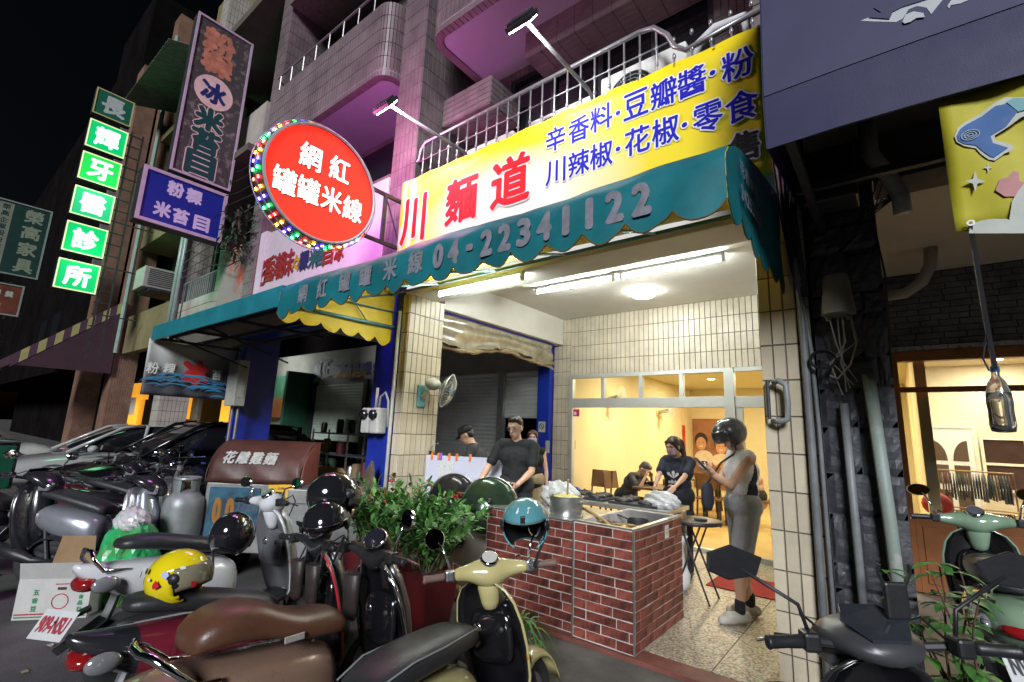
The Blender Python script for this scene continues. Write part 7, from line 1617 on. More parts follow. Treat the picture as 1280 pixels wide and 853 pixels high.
# spider plant by the counter
spl = thing('spider_plant', 'spiky green grass like plant at the foot of brick counter', 'plant', (-2.05,2.72,0.07)); lf = MB(); r = random.Random(3)
for k in range(44):
    a = r.uniform(0,2*pi); L = r.uniform(0.22,0.42); base = V(0.03*cos(a),0.03*sin(a),0.12+0.16*r.random()); pts = [base+V(cos(a),sin(a),0)*(L*x*0.75)+V(0,0,L*(1.25*x-1.55*x*x)) for x in [i/6 for i in range(7)]]
    s = V(-sin(a),cos(a),0); rows = [[p-s*(0.012*(1-0.9*i/6)), p+V(0,0,-0.003), p+s*(0.012*(1-0.9*i/6))] for i, p in enumerate(pts)]; lf.sheet(rows)
lo = lf.build('leaves', M_LEAF2, spl, local=True, smooth=True); lo['kind'] = 'stuff'; MB().lathe([(0.0,0.0),(0.07,0.0),(0.10,0.14),(0.105,0.145),(0.09,0.14),(0.0,0.12)], (0,0,0), n=18).build('pot', mat('pot_tan', (0.25,0.17,0.08), 0.7), spl, local=True, smooth=True)
# crape plant behind the black scooter, buckets and louvred box
rp = thing('leafy_shrub', 'leggy shrub with glossy oval leaves beside the black pillar', 'plant', (0.16,3.28,0.07)); lf = MB(); st = MB(); r = random.Random(12)
for i in range(8):
    a = r.uniform(0,2*pi); R_ = 0.30*sqrt(r.random()); hh = r.uniform(0.45,0.80); p0 = V(0.03*cos(a),0.03*sin(a),0.22); p2 = V(R_*cos(a),R_*sin(a)*0.8,0.22+hh); pts = [p0+(p2-p0)*x+V(0.03*sin(x*5+i),0.02*cos(x*4),0.0) for x in [k/6 for k in range(7)]]; st.tube(pts, [0.008-0.005*k/6 for k in range(7)], 5)
    for k in range(2,7):
        for e in range(4): b_ = r.uniform(0,2*pi); leaf(lf, pts[k], V(cos(b_),sin(b_),r.uniform(-0.1,0.5)), ZA, r.uniform(0.06,0.12), r.uniform(0.032,0.055), 0 if r.random() < 0.75 else 1, 0.45)
lo = lf.build('leaves', [M_LEAF, M_LEAF2], rp, local=True, smooth=True); lo['kind'] = 'stuff'; st.build('stems', mat('bark_brown', (0.10,0.05,0.035), 0.8), rp, local=True)
MB().lathe([(0.0,0.0),(0.11,0.0),(0.14,0.24),(0.15,0.25),(0.13,0.24),(0.0,0.21)], (0,0,0), n=20).build('pot', mat('pot_terracotta', (0.28,0.10,0.07), 0.7), rp, local=True, smooth=True)
bk_ = thing('blue_bucket', 'bright blue plastic bucket at the right edge', 'bucket', (0.44,3.05,0.07)); MB().lathe([(0.0,0.0),(0.15,0.0),(0.20,0.34),(0.215,0.345),(0.215,0.36),(0.195,0.35),(0.145,0.01),(0.0,0.01)], (0,0,0), n=28).build('body', mat('bucket_blue', (0.01,0.06,0.50), 0.3, var=0.08), bk_, local=True, smooth=True, auto=40)
MB().tube([V(0.21*cos(a*pi/10),0.0,0.34+0.04*0)+V(0,-0.23*sin(a*pi/10)*0.9,-0.08*sin(a*pi/10)) for a in range(11)], 0.005, 5).build('handle', M_STEEL, bk_, local=True)
lv = thing('louvred_panel', 'grey white louvred plastic panel leaning by the blue bucket', 'panel', (0.22,2.72,0.07), rz=radians(-20)); pa = MB(); tl = Matrix.Rotation(radians(-35),4,'X')
q = MB(); q.box(-0.17,0.17,-0.02,0.02,0.0,0.45); q.v = [tuple(tl @ Vector(p)) for p in q.v]; q.build('panel', mat('panel_grey', (0.40,0.42,0.42), 0.5, var=0.12), lv, local=True, bevel=0.015)
for k in range(6): q = MB(); q.box(-0.12,0.12,-0.028,-0.0205,0.12+k*0.035,0.132+k*0.035); q.v = [tuple(tl @ Vector(p)) for p in q.v]; q.build('slot', M_BLACKP, lv, local=True)
wt = thing('spare_tyre', 'black tyre lying under the rubber tub behind scooter handlebar', 'tyre', (-0.42,2.75,0.07))
MB().lathe([(0.16,0.0),(0.25,0.02),(0.28,0.08),(0.25,0.14),(0.16,0.16)], (0,0,0), n=30).build('tyre', M_RUBBER, wt, local=True, smooth=True)
tb2 = thing('rubber_tub', 'black rubber tub resting on the tyre', 'tub', (-0.42,2.75,0.235)); MB().lathe([(0.0,0.0),(0.18,0.0),(0.22,0.18),(0.235,0.185),(0.235,0.20),(0.205,0.19),(0.17,0.015),(0.0,0.015)], (0,0,0), n=30).build('body', M_BLACKP, tb2, local=True, smooth=True, auto=40)
MB().lathe([(0.236,0.18),(0.245,0.185),(0.245,0.2),(0.236,0.203)], (0,0,0), n=30).build('rim', mat('tub_rim', (0.10,0.10,0.11), 0.4), tb2, local=True, smooth=True)
cl_ = bag('blue_cloth', 'light blue cloth bundle hooked beside the rubber tub', (-0.16,2.45,0.35), (0.09,0.06,0.10), mat('cloth_cyan', (0.08,0.35,0.55), 0.7, var=0.2, bump=0.3), 31)
# climbing plant and wires near the blue sign
cv = thing('hanging_vine', 'dark trailing plant on the balcony right of the blue sign', 'plant', (-9.3,3.2,5.2)); lf = MB(); r = random.Random(30)
for k in range(260):
    c = V(-9.35+r.gauss(0,0.12), 3.35+r.gauss(0,0.14), 5.05+r.gauss(0,0.30)); b_ = r.uniform(0,2*pi); leaf(lf, c, V(cos(b_),sin(b_),r.uniform(-0.8,0.4)), ZA, r.uniform(0.10,0.22), r.uniform(0.03,0.06), 0, 0.5)
lo = lf.build('foliage', mat('leaf_dark', (0.02,0.04,0.018), 0.6, var=0.4), cv, smooth=True); lo['kind'] = 'stuff'; MB().tube([V(-9.35,3.58,4.7), V(-9.35,3.4,5.0), V(-9.33,3.3,5.5)], 0.02, 5).build('stem', MATS['bark_brown'], cv)
wl = MB(); r = random.Random(44)
for k in range(9):
    z0 = 4.6+0.25*k; wl.tube([V(-8.95,3.5,z0), V(-9.6,3.35,z0-0.2+0.1*r.random()), V(-10.6,3.45,z0+0.1), V(-12.9,3.5,z0+0.3*r.random())], 0.010, 5)
wl = wl.build('utility_wires', M_BLACKP, None, smooth=True); tag(wl, 'tangle of dark utility wires between the signs', 'wires')
# dark street tree far left
tr_ = thing('street_tree', 'dark street tree standing at the far left', 'tree', (-24,-0.2,0)); lf = MB(); r = random.Random(51); st = MB()
st.tube([V(-24,-0.2,0), V(-24.1,-0.1,1.6), V(-23.9,0.0,3.2)], [0.16,0.12,0.07], 8)
for k in range(7): a = k*0.9; st.tube([V(-24.0,-0.1,2.0+0.2*k), V(-24.0+0.8*cos(a),0.8*sin(a),3.0+0.25*k), V(-24+1.5*cos(a),1.5*sin(a),3.6+0.2*k)], [0.06,0.04,0.015], 6)
for k in range(1500):
    a = r.uniform(0,2*pi); R_ = 1.9*r.random()**0.5; c = V(-24+R_*cos(a), R_*sin(a), 3.6+r.gauss(0,0.9)); b_ = r.uniform(0,2*pi); leaf(lf, c, V(cos(b_),sin(b_),r.uniform(-0.6,0.5)), ZA, r.uniform(0.14,0.26), r.uniform(0.05,0.10), 0, 0.4)
lo = lf.build('crown', MATS['leaf_dark'], tr_, smooth=True); lo['kind'] = 'stuff'; st.build('trunk', MATS['bark_brown'], tr_, smooth=True)
# lit kitchen at the back of the arcade (green walls)
kt = thing('lit_kitchen', 'small lit kitchen with green wall behind the dark arcade', 'room', (-14.2,7.0,0.1))
gx0, gx1 = -15.0, -12.95
MB().box(gx0,gx1,YB-0.02,YB+0.03,0.1,3.0).build('back_panel', mat('kitchen_white', (0.45,0.48,0.42), 0.6, var=0.15), kt); MB().box(gx0,gx1,YB-0.06,YB-0.03,2.2,3.0).build('green_panel', mat('kitchen_green', (0.06,0.20,0.12), 0.5), kt); MB().box(gx0+0.2,gx1-0.3,YB-0.30,YB-0.03,1.75,2.3).build('wood_cabinet', mat('kitchen_wood', (0.34,0.13,0.04), 0.5), kt); MB().box(gx1,gx1+0.12,YB-0.7,YB+0.03,0.1,3.0).build('door_frame', mat('kitchen_frame', (0.02,0.10,0.06), 0.5), kt)
tube_lamp(-14.6, -13.4, YB-0.9, 3.30, 'fluorescent tube lighting the small green kitchen')

for i, (px, py, c, lb) in enumerate(((62,808,(0.45,0.42,0.36),'small pale paper scrap on the asphalt near the plate'),(98,712,(0.30,0.22,0.12),'small brown cardboard scrap on the asphalt beside the carton'),(30,842,(0.20,0.22,0.10),'dry leaf on the asphalt in the lower left corner'))):
    p = onz(px, py, 0.0); r = random.Random(i+70); n_ = 8
    q = MB(); q.add([V(p.x+0.035*cos(2*pi*k/n_)*r.uniform(0.5,1.3), p.y+0.02*sin(2*pi*k/n_)*r.uniform(0.5,1.3), 0.006+0.006*r.random()) for k in range(n_)], [tuple(range(n_))]); o = q.build('paper_scrap', mat('scrap_%d' % i, c, 0.8), None, solid=0.002); tag(o, lb, 'litter', 'litter on the asphalt')
# ================================================================== PEOPLE
M_SKIN = mat('skin', (0.62,0.38,0.26), 0.5, var=0.08, scale=8); M_HAIR = mat('hair_black', (0.012,0.010,0.010), 0.45, var=0.3, scale=40, bump=0.4, bscale=90); M_HAIRB = mat('hair_brown', (0.09,0.035,0.018), 0.45, var=0.3, scale=40, bump=0.4, bscale=90); M_HAIRG = mat('hair_grey', (0.06,0.055,0.055), 0.5, var=0.4, scale=40, bump=0.4, bscale=90)
def capsule(mb, p0, p1, r0, r1, n=12):
    p0, p1 = Vector(p0), Vector(p1); d = (p1-p0)
    if d.length < 1e-5: return mb.ell(p0, r0, n, 8)
    d.normalize(); a = d.orthogonal().normalized(); b = d.cross(a); rings = []
    for i in range(5):
        th = -pi/2+pi/2*i/4*0.999+0.001; rings.append((p0+d*(r0*sin(th)), max(1e-4, r0*cos(th))))
    for i in range(5):
        th = pi/2*i/4*0.999; rings.append((p1+d*(r1*sin(th)), max(1e-4, r1*cos(th))))
    mb.loft([[c+a*(r*cos(2*pi*k/n))+b*(r*sin(2*pi*k/n)) for k in range(n)] for c, r in rings])
def fuse(name, mb, mats, parent, voxel=0.008, smooth=4, assign=None):
    me = bpy.data.meshes.new('tmp'); me.from_pydata(mb.v, [], mb.f); me.update()
    o = bpy.data.objects.new('tmp', me); COL.objects.link(o)
    m = o.modifiers.new('r', 'REMESH'); m.mode = 'VOXEL'; m.voxel_size = voxel; m.use_smooth_shade = True
    s = o.modifiers.new('s', 'SMOOTH'); s.factor = 0.5; s.iterations = smooth
    dg = bpy.context.evaluated_depsgraph_get(); nm = bpy.data.meshes.new_from_object(o.evaluated_get(dg)); bpy.data.objects.remove(o); bpy.data.meshes.remove(me)
    nm.name = name; nm.materials.clear()
    for q in (mats if isinstance(mats, (list, tuple)) else [mats]): nm.materials.append(q)
    nm.polygons.foreach_set('use_smooth', [True]*len(nm.polygons))
    if assign:
        nm.polygons.foreach_set('material_index', [assign(p.center) for p in nm.polygons])
    ob = bpy.data.objects.new(name, nm); COL.objects.link(ob)
    if parent is not None: ob.parent = parent
    return ob
def hand(mb, wrist, elbow, palmdir, s, curl=0.6, grip=None, thumb_side=1):
    """palm plus five bent fingers; palmdir = where the palm faces"""
    d = (wrist-elbow).normalized(); n = (palmdir-d*palmdir.dot(d)).normalized(); w = d.cross(n)*thumb_side
    pc = wrist+d*0.045*s
    Mx = Matrix((d, w, n)).transposed(); mb.ell(pc, (0.048*s,0.038*s,0.017*s), 12, 8, M=Mx)
    for i, (off, L) in enumerate(((0.027,0.068),(0.009,0.078),(-0.009,0.072),(-0.026,0.056))):
        b0 = pc+d*0.036*s+w*off*s; c1 = curl*0.9+0.08*i; c2 = c1+curl*1.0
        b1 = b0+(d*cos(c1*0.6)+n*sin(c1*0.6))*L*0.45*s; b2 = b1+(d*cos(c1*1.1)+n*sin(c1*1.1))*L*0.32*s; b3 = b2+(d*cos(c2)+n*sin(c2))*L*0.26*s
        capsule(mb, b0, b1, 0.0095*s, 0.009*s, 8); capsule(mb, b1, b2, 0.009*s, 0.008*s, 8); capsule(mb, b2, b3, 0.008*s, 0.007*s, 8)
    t0 = wrist+d*0.018*s+w*0.028*s; t1 = t0+(d*0.55+w*0.6+n*0.35).normalized()*0.036*s; t2 = t1+(d*0.75+w*0.15+n*0.6).normalized()*0.030*s
    capsule(mb, t0, t1, 0.012*s, 0.010*s, 8); capsule(mb, t1, t2, 0.010*s, 0.008*s, 8)
def person(label, loc, ang, H, P, vox=0.0075):
    t = thing('person', label, 'person', loc, rz=radians(ang)); s = H/1.72; g = lambda *a: V(*a)*s
    lean = P.get('lean', 0.0); sit = P.get('sit', False); fem = P.get('female', False)
    hz = 0.52 if sit else 0.92
    hip = g(0,0,hz); 
    def up(h, f=0.0): # point along the (leaning) spine
        return g(h*sin(lean)+f, 0, hz+h*cos(lean))
    chest, neck, = up(0.36), up(0.54)
    shw = 0.175 if fem else 0.20
    ht = P.get('headtilt', 0.0); hy = P.get('headyaw', 0.0)
    hd = (Matrix.Rotation(radians(hy),3,'Z') @ Matrix.Rotation(ht+lean*0.6,3,'Y'))
    hc = neck+hd @ g(0.015,0,0.155)
    hp = lambda *a: hc+hd @ g(*a)
    sk = MB()
    # head
    sk.ell(hp(0,0,0.02), [0.093*s,0.076*s,0.108*s], 18, 12, M=hd); sk.ell(hp(0.022,0,-0.055), [0.066*s,0.058*s,0.062*s], 14, 10, M=hd); sk.ell(hp(0.05,0,-0.095), [0.028*s,0.032*s,0.022*s], 10, 8, M=hd)
    capsule(sk, hp(0.088,0,0.018), hp(0.108,0,-0.022), 0.010*s, 0.014*s, 8); sk.ell(hp(0.086,0,-0.058), [0.012*s,0.024*s,0.010*s], 10, 6, M=hd)
    sk.ell(hp(0.080,0,0.040), [0.02*s,0.055*s,0.012*s], 10, 6, M=hd)
    for q in (-1,1): sk.ell(hp(-0.005,q*0.078,-0.005), [0.020*s,0.010*s,0.032*s], 10, 8, M=hd)
    capsule(sk, neck-V(0,0,0.03)*s, hc-hd @ g(0.01,0,0.06), 0.056*s, 0.050*s)
    # torso
    capsule(sk, hip+V(0,0.05,0)*s, hip-V(0,0.05,0)*s, 0.115*s, 0.115*s); capsule(sk, hip, up(0.18), 0.115*s, 0.105*s); capsule(sk, up(0.18), chest, 0.11*s, 0.13*s)
    capsule(sk, chest+V(0,0.06,0)*s, chest-V(0,0.06,0)*s, 0.115*s, 0.115*s); SL, SR = up(0.475)+V(0,shw,0)*s, up(0.475)-V(0,shw,0)*s
    capsule(sk, SL, up(0.51), 0.055*s, 0.065*s); capsule(sk, SR, up(0.51), 0.055*s, 0.065*s)
    # arms (targets are in local metres)
    arms = []
    for S_, tgt, sg in ((SL, P['lhand'], 1), (SR, P['rhand'], -1)):
        w = Vector(tgt); D = w-S_; L1, L2 = 0.285*s, 0.255*s; dl = min(D.length, (L1+L2)*0.995); D.normalize(); w = S_+D*dl
        a = (L1*L1-L2*L2+dl*dl)/(2*dl); hgt = sqrt(max(0, L1*L1-a*a)); pole = Vector(P.get('lpole' if sg > 0 else 'rpole', (-0.25, 0.6*sg, -1.0))); pole = (pole-D*pole.dot(D)).normalized()
        e = S_+D*a+pole*hgt; arms.append((S_, e, w))
        k = 0.86 if fem else 1.0
        capsule(sk, S_, e, 0.048*s*k, 0.038*s*k); capsule(sk, e, w, 0.038*s*k, 0.026*s*k); capsule(sk, S_+(e-S_)*0.3, S_+(e-S_)*0.7, 0.047*s*k, 0.045*s*k); capsule(sk, e+(w-e)*0.15, e+(w-e)*0.45, 0.041*s*k, 0.036*s*k)
        hand(sk, w, e, Vector(P.get('lpalm' if sg > 0 else 'rpalm', (0.3,-sg*0.6,-0.6))), s, P.get('curl', 0.7), thumb_side=sg if P.get('thumbflip') else -sg)
    # legs
    feet = []
    for sg, key in ((1,'lfoot'),(-1,'rfoot')):
        fx, fy = P.get(key, (0.0, 0.10*sg)); H0 = hip+V(0,0.09*sg,-0.03)*s
        if sit: kn = g(0.42,0.12*sg,0.50); an = g(0.40,0.12*sg,0.09)
        else: an = V(fx, fy, 0.09*s); kn = H0*0.5+an*0.5+V(0.03,0,0.02)*s
        capsule(sk, H0, kn, 0.085*s, 0.058*s); capsule(sk, kn, an, 0.056*s, 0.036*s); capsule(sk, kn+(an-kn)*0.15-V(0.015,0,0)*s, kn+(an-kn)*0.45-V(0.012,0,0)*s, 0.056*s, 0.048*s)
        ftd = Matrix.Rotation(radians(P.get('toe',12)*sg),3,'Z'); tp_ = ftd @ g(0.17,0,0); capsule(sk, an-V(0.03,0,0.05)*s, an+tp_*0.9-V(0,0,0.062)*s, 0.036*s, 0.027*s); capsule(sk, an-V(0.02,0,0.02)*s, an+tp_*0.4-V(0,0,0.035)*s, 0.034*s, 0.03*s)
        feet.append((kn, an, tp_))
    body = fuse('body', sk, [P.get('skin', M_SKIN)], t, vox)
    # eyes, brows, lips
    for q in (-1,1):
        mb = MB(); mb.ell(hp(0.0845,q*0.031,0.012), [0.006*s,0.013*s,0.0065*s], 10, 6, M=hd); mb.build('eye', mat('eye_dark', (0.02,0.015,0.012), 0.2), t, smooth=True, local=True)
        mb = MB(); mb.tube([hp(0.090,q*0.014,0.034), hp(0.092,q*0.032,0.040), hp(0.082,q*0.050,0.034)], 0.0045*s, 6); mb.build('brow', M_HAIR, t, local=True)
    if not P.get('mask'): mb = MB(); mb.ell(hp(0.094,0,-0.060), [0.006*s,0.020*s,0.006*s], 10, 6, M=hd); mb.build('lips', mat('lips', (0.35,0.12,0.10), 0.5), t, smooth=True, local=True)
    else:
        mb = MB(); rows = []
        for j in range(7):
            z = 0.005-0.095*j/6; rows.append([hp(0.03+0.085*cos(a)*(1-0.10*abs(j-3)/3)+0.004*(j % 2), 0.074*sin(a), z+0.012*cos(a)) for a in [(-1.25+2.5*q/10) for q in range(11)]])
        mb.sheet(rows); mb.build('face_mask', P['mask'], t, smooth=True, solid=0.003, local=True)
        for q in (-1,1): mb = MB(); mb.tube([hp(0.055,q*0.070,0.0), hp(0.0,q*0.088,0.01)], 0.002*s, 4); mb.tube([hp(0.055,q*0.068,-0.08), hp(0.0,q*0.088,-0.02)], 0.002*s, 4); mb.build('mask_loop', P['mask'], t, local=True)
    if P.get('glasses'):
        mb = MB()
        for q in (-1,1): mb.tube([hp(0.100+0.0*a, q*0.033+0.024*s*cos(a*pi/9), 0.010+0.018*sin(a*pi/9)) for a in range(18)], 0.002*s, 5, closed=True); mb.tube([hp(0.098,q*0.058,0.016), hp(0.0,q*0.083,0.014)], 0.0025*s, 5)
        mb.tube([hp(0.101,-0.010,0.014), hp(0.101,0.010,0.014)], 0.0025*s, 5); mb.build('glasses', mat('specs', (0.20,0.20,0.21), 0.35, metal=0.4), t, local=True)
    # hair
    hm = P.get('hairm', M_HAIR)
    hb_ = MB()
    if P.get('hair') == 'short':
        hb_.ell(hp(-0.020,0,0.052), [0.094*s,0.082*s,0.090*s], 18, 12, M=hd); hb_.ell(hp(-0.040,0,0.0), [0.062*s,0.080*s,0.072*s], 14, 10, M=hd); hb_.ell(hp(0.035,0,0.105), [0.055*s,0.062*s,0.035*s], 14, 8, M=hd)
    elif P.get('hair') in ('long','pony','bun'):
        hb_.ell(hp(-0.014,0,0.042), [0.100*s,0.088*s,0.095*s], 18, 12, M=hd); hb_.ell(hp(-0.045,0,-0.02), [0.062*s,0.086*s,0.085*s], 14, 10, M=hd)
        for q in (-1,1): capsule(hb_, hp(0.055,q*0.055,0.085), hp(0.030,q*0.083,-0.03), 0.022*s, 0.014*s, 8)
        if P['hair'] == 'pony':
            a0 = hp(-0.10,0,0.07); a1 = hp(-0.14,0.03,0.0); a2 = neck+g(0.02,0.10,0.0); a3 = chest+g(0.12,0.09,0.02)
            capsule(hb_, a0, a1, 0.03*s, 0.036*s); capsule(hb_, a1, a2, 0.036*s, 0.034*s); capsule(hb_, a2, a3, 0.034*s, 0.016*s)
        if P['hair'] == 'long':
            for q in (-1,1): capsule(hb_, hp(-0.03,q*0.075,0.0), hp(-0.03,q*0.085,-0.16), 0.034*s, 0.020*s)
    if hb_.v:
        fuse('hair', hb_, hm, t, 0.009, 2)
    # clothes
    c = P.get('shirt'); ex = 0.016
    if c:
        sh = MB(); zlow = P.get('hem', -0.06)
        capsule(sh, up(zlow)+V(0,0.055,0)*s, up(zlow)-V(0,0.055,0)*s, (0.125+ex)*s, (0.125+ex)*s); capsule(sh, up(zlow), up(0.2), (0.125+ex)*s, (0.122+ex)*s); capsule(sh, up(0.2)+V(0,0.04,0)*s, up(0.2)-V(0,0.04,0)*s, (0.115+ex)*s, (0.115+ex)*s)
        capsule(sh, up(0.2), chest, (0.12+ex)*s, (0.132+ex)*s); capsule(sh, chest+V(0,0.07,0)*s, chest-V(0,0.07,0)*s, (0.118+ex)*s, (0.118+ex)*s); capsule(sh, up(0.49)+V(0,shw*0.82,0)*s, up(0.49)-V(0,shw*0.82,0)*s, 0.075*s, 0.075*s)
        if fem: 
            for q in (-1,1): sh.ell(chest+g(0.10,q*0.07,-0.02), [0.062*s,0.062*s,0.06*s], 12, 8)
        if P.get('sleeve', 1):
            for (S_, e, w) in arms:
                capsule(sh, S_, S_+(e-S_)*0.62, 0.066*s, 0.060*s); capsule(sh, S_+(e-S_)*0.4, S_+(e-S_)*0.68, 0.058*s, 0.063*s)
        so_ = fuse('shirt', sh, c, t, 0.009, 3, assign=P.get('shirt_assign'))
    if P.get('bottom'):
        bt = MB(); lenf = P.get('blen', 0.55)
        capsule(bt, hip+V(0,0.06,0.06)*s, hip-V(0,0.06,-0.06)*s, 0.150*s, 0.150*s)
        for sg, (kn, an, tp_) in ((1, feet[0]), (-1, feet[1])):
            H0 = hip+V(0,0.085*sg,-0.03)*s; full = lenf > 1
            if P.get('skirt'): 
                capsule(bt, H0, H0+(kn-H0)*0.9, 0.115*s, 0.14*s)
            elif full: capsule(bt, H0, kn, 0.105*s, 0.08*s); capsule(bt, kn, kn+(an-kn)*min(1, lenf-1), 0.08*s, 0.062*s)
            else: capsule(bt, H0, H0+(kn-H0)*lenf*1.6 if lenf*1.6 < 1.05 else kn, 0.112*s, 0.100*s); capsule(bt, H0+(kn-H0)*0.6, H0+(kn-H0)*min(1.02, lenf*1.7), 0.098*s, 0.102*s)
        fuse('shorts' if lenf <= 1 else 'trousers', bt, P['bottom'], t, 0.010, 3)
    if P.get('shoe'):
        for kn, an, tp_ in feet:
            fb_ = MB(); dn = tp_.normalized(); capsule(fb_, an-dn*0.045*s-V(0,0,0.035)*s, an+tp_*0.62-V(0,0,0.042)*s, 0.050*s, 0.050*s); capsule(fb_, an+tp_*0.45-V(0,0,0.05)*s, an+tp_*1.0-V(0,0,0.058)*s, 0.048*s, 0.038*s); fb_.ell(an+tp_*0.55-V(0,0,0.03)*s, [0.07*s,0.052*s,0.042*s], 12, 8)
            # flatten the sole
            fb_.v = [(x, y, max(z, 0.004)) for x, y, z in fb_.v]; sho = fuse('shoe', fb_, P['shoe'], t, 0.007, 3)
            if P.get('crocs'):
                hl = MB()
                for i in range(3):
                    for j in range(-1,2): side = V(-dn.y,dn.x,0); q_ = an+tp_*(0.55+0.15*i)+side*(0.018*j)*s; hl.ell(V(q_.x,q_.y,0.072*s-0.010*i), (0.006,0.006,0.006), 8, 5)
                ho = hl.build('vent_holes', M_BLACKP); ho.parent = sho; ho['kind'] = 'stuff'
                sk_ = MB(); capsule(sk_, an+V(0,0,0.01), an+V(0,0,0.085)*s, 0.044*s, 0.045*s); fuse('sock', sk_, mat('sock_dark', (0.02,0.02,0.03), 0.8), t, 0.008, 2)
    t['_'] = 0; del t['_']
    return t, dict(hp=hp, hd=hd, arms=arms, chest=chest, up=up, s=s, hip=hip)
def fab(name, c, **k): return mat(name, c, 0.85, var=0.12, scale=9, bump=0.25, bscale=14, **k)
# man in black tee holding a cup
loc = V(-3.30,4.28,0.10); ang = -68
Mi = (Matrix.Translation(loc) @ Matrix.Rotation(radians(ang),4,'Z')).inverted()
L_ = lambda p: tuple(Mi @ Vector(p))
tm_, A = person('man in black tee and glasses scooping food into a cup', loc, ang, 1.66, dict(hair='short', glasses=True, shirt=fab('tee_black', (0.014,0.016,0.019)), bottom=fab('trouser_dark', (0.02,0.02,0.022)), blen=1.95, shoe=M_BLACKP, headtilt=0.30, headyaw=-12, rhand=L_((-3.50,3.90,1.06)), lhand=L_((-3.10,4.04,1.07)), lpalm=(0.1,-1,0.2), rpalm=(0.2,0.8,-0.4), curl=0.9))
cup(tuple(at(632,608,4.98)-V(0,0,0.04)), 'brown paper cup held by the man in black')
gl = thing('food_scoop', 'steel ladle in the right hand of man in black', 'ladle', (-3.5,3.86,1.0)); MB().tube([V(-3.50,3.84,1.10), V(-3.48,3.80,0.98), V(-3.46,3.78,0.95)], 0.008, 6).build('shaft', M_STEEL, gl, smooth=True); MB().ell((-3.46,3.78,0.955), (0.04,0.04,0.028), 14, 8, v1=0.55).build('bowl', M_STEEL, gl, smooth=True, solid=0.003)
# person in black cap working behind
tc_, A = person('person in black cap bending beside the notice board', (-4.02,4.60,0.10), -150, 1.60, dict(hair='short', shirt=fab('tee_char', (0.03,0.03,0.035)), bottom=MATS['trouser_dark'], blen=1.95, shoe=M_BLACKP, lean=0.35, headtilt=0.35, rhand=(0.40,-0.10,0.95), lhand=(0.40,0.12,0.95)), vox=0.010)
hp, hd, s = A['hp'], A['hd'], A['s']
cp = MB(); cp.ell(hp(-0.005,0,0.055), [0.108*s,0.095*s,0.085*s], 20, 12, M=hd, v0=0.42); cp.build('cap_crown', fab('cap_black', (0.012,0.012,0.014)), tc_, smooth=True, local=True, solid=0.004)
rows = [[hp(0.085+0.085*f*cos(a), 0.088*sin(a)*(1-0.12*f), 0.050-0.03*f) for a in [(-1.2+2.4*q/8) for q in range(9)]] for f in (0,0.5,1.0)]; MB().sheet(rows).build('cap_peak', MATS['cap_black'], tc_, smooth=True, local=True, solid=0.005)
# woman with mask in the back
person('woman in mask and black tank top standing by the open shutter', (-4.06,5.62,0.10), -58, 1.52, dict(female=True, hair='bun', hairm=M_HAIRB, mask=mat('mask_lilac', (0.50,0.38,0.58), 0.8), shirt=fab('tank_black', (0.015,0.015,0.018)), sleeve=0, hem=0.0, bottom=fab('skirt_beige', (0.42,0.33,0.20)), skirt=True, blen=0.6, shoe=M_BLACKP, headtilt=0.1, lhand=(0.12,0.22,0.72), rhand=(0.12,-0.22,0.72)), vox=0.009)
# woman in navy tee packing bags
loc = V(-2.03,5.68,0.10); ang = -92; Mi = (Matrix.Translation(loc) @ Matrix.Rotation(radians(ang),4,'Z')).inverted()
tw_, A = person('woman in navy logo tee and mask packing a bag', loc, ang, 1.52, dict(female=True, hair='pony', mask=mat('mask_pink', (0.60,0.42,0.52), 0.8), shirt=fab('tee_navy', (0.012,0.017,0.035)), hem=-0.16, bottom=fab('trouser_navy', (0.015,0.016,0.025)), blen=1.95, shoe=M_BLACKP, headtilt=0.42, headyaw=-14, lhand=L_((-1.92,5.22,1.07)), rhand=L_((-2.13,5.20,1.05)), lpalm=(0.3,-0.7,-0.6), rpalm=(0.3,0.7,-0.6), curl=0.8, hairm=mat('hair_dark_brown', (0.03,0.014,0.010), 0.45, var=0.3, scale=40)))
s = A['s']; ch = A['chest']; M_LOGO = mat('logo_white', (0.7,0.7,0.7), 0.7)
# front-print is projected on the shirt along the chest direction
shirt = [c for c in tw_.children if c.name.startswith('shirt')][0]
from mathutils.bvhtree import BVHTree
bv = BVHTree.FromPolygons([v.co for v in shirt.data.vertices], [tuple(p.vertices) for p in shirt.data.polygons])
def onshirt(u, v, l=0.004):
    o = V(1.0, u, ch.z-0.055+v); h = bv.ray_cast(o, V(-1,0,0)); x = (h[0].x if h[0] else 0.15); return V(x+0.003+l, u, ch.z-0.055+v)
mb = MB()
for sgn, a0, a1 in ((0,-0.30,0.30),(1,0.55,1.05),(-1,-1.05,-0.55)):
    pts = [onshirt(0,-0.018)]; n = 7
    for k in range(n+1): a = a0+(a1-a0)*k/n; R_ = (0.085 if sgn == 0 else 0.090)*(1-0.22*abs(2*k/n-1)**2); pts.append(onshirt(R_*sin(a), R_*cos(a)-0.018))
    mb.add(pts, [(0,k,k+1) for k in range(1,n+1)])
mb.build('chest_emblem', M_LOGO, tw_, local=True)
mb = MB(); letters(mb, 'adidas', None, YA, ZA, XA, 0.145, 0.040, 0.002, 0.0, fn=lambda u, v, l: onshirt(u, v-0.055, l)); mb.build('chest_lettering', M_LOGO, tw_, local=True)
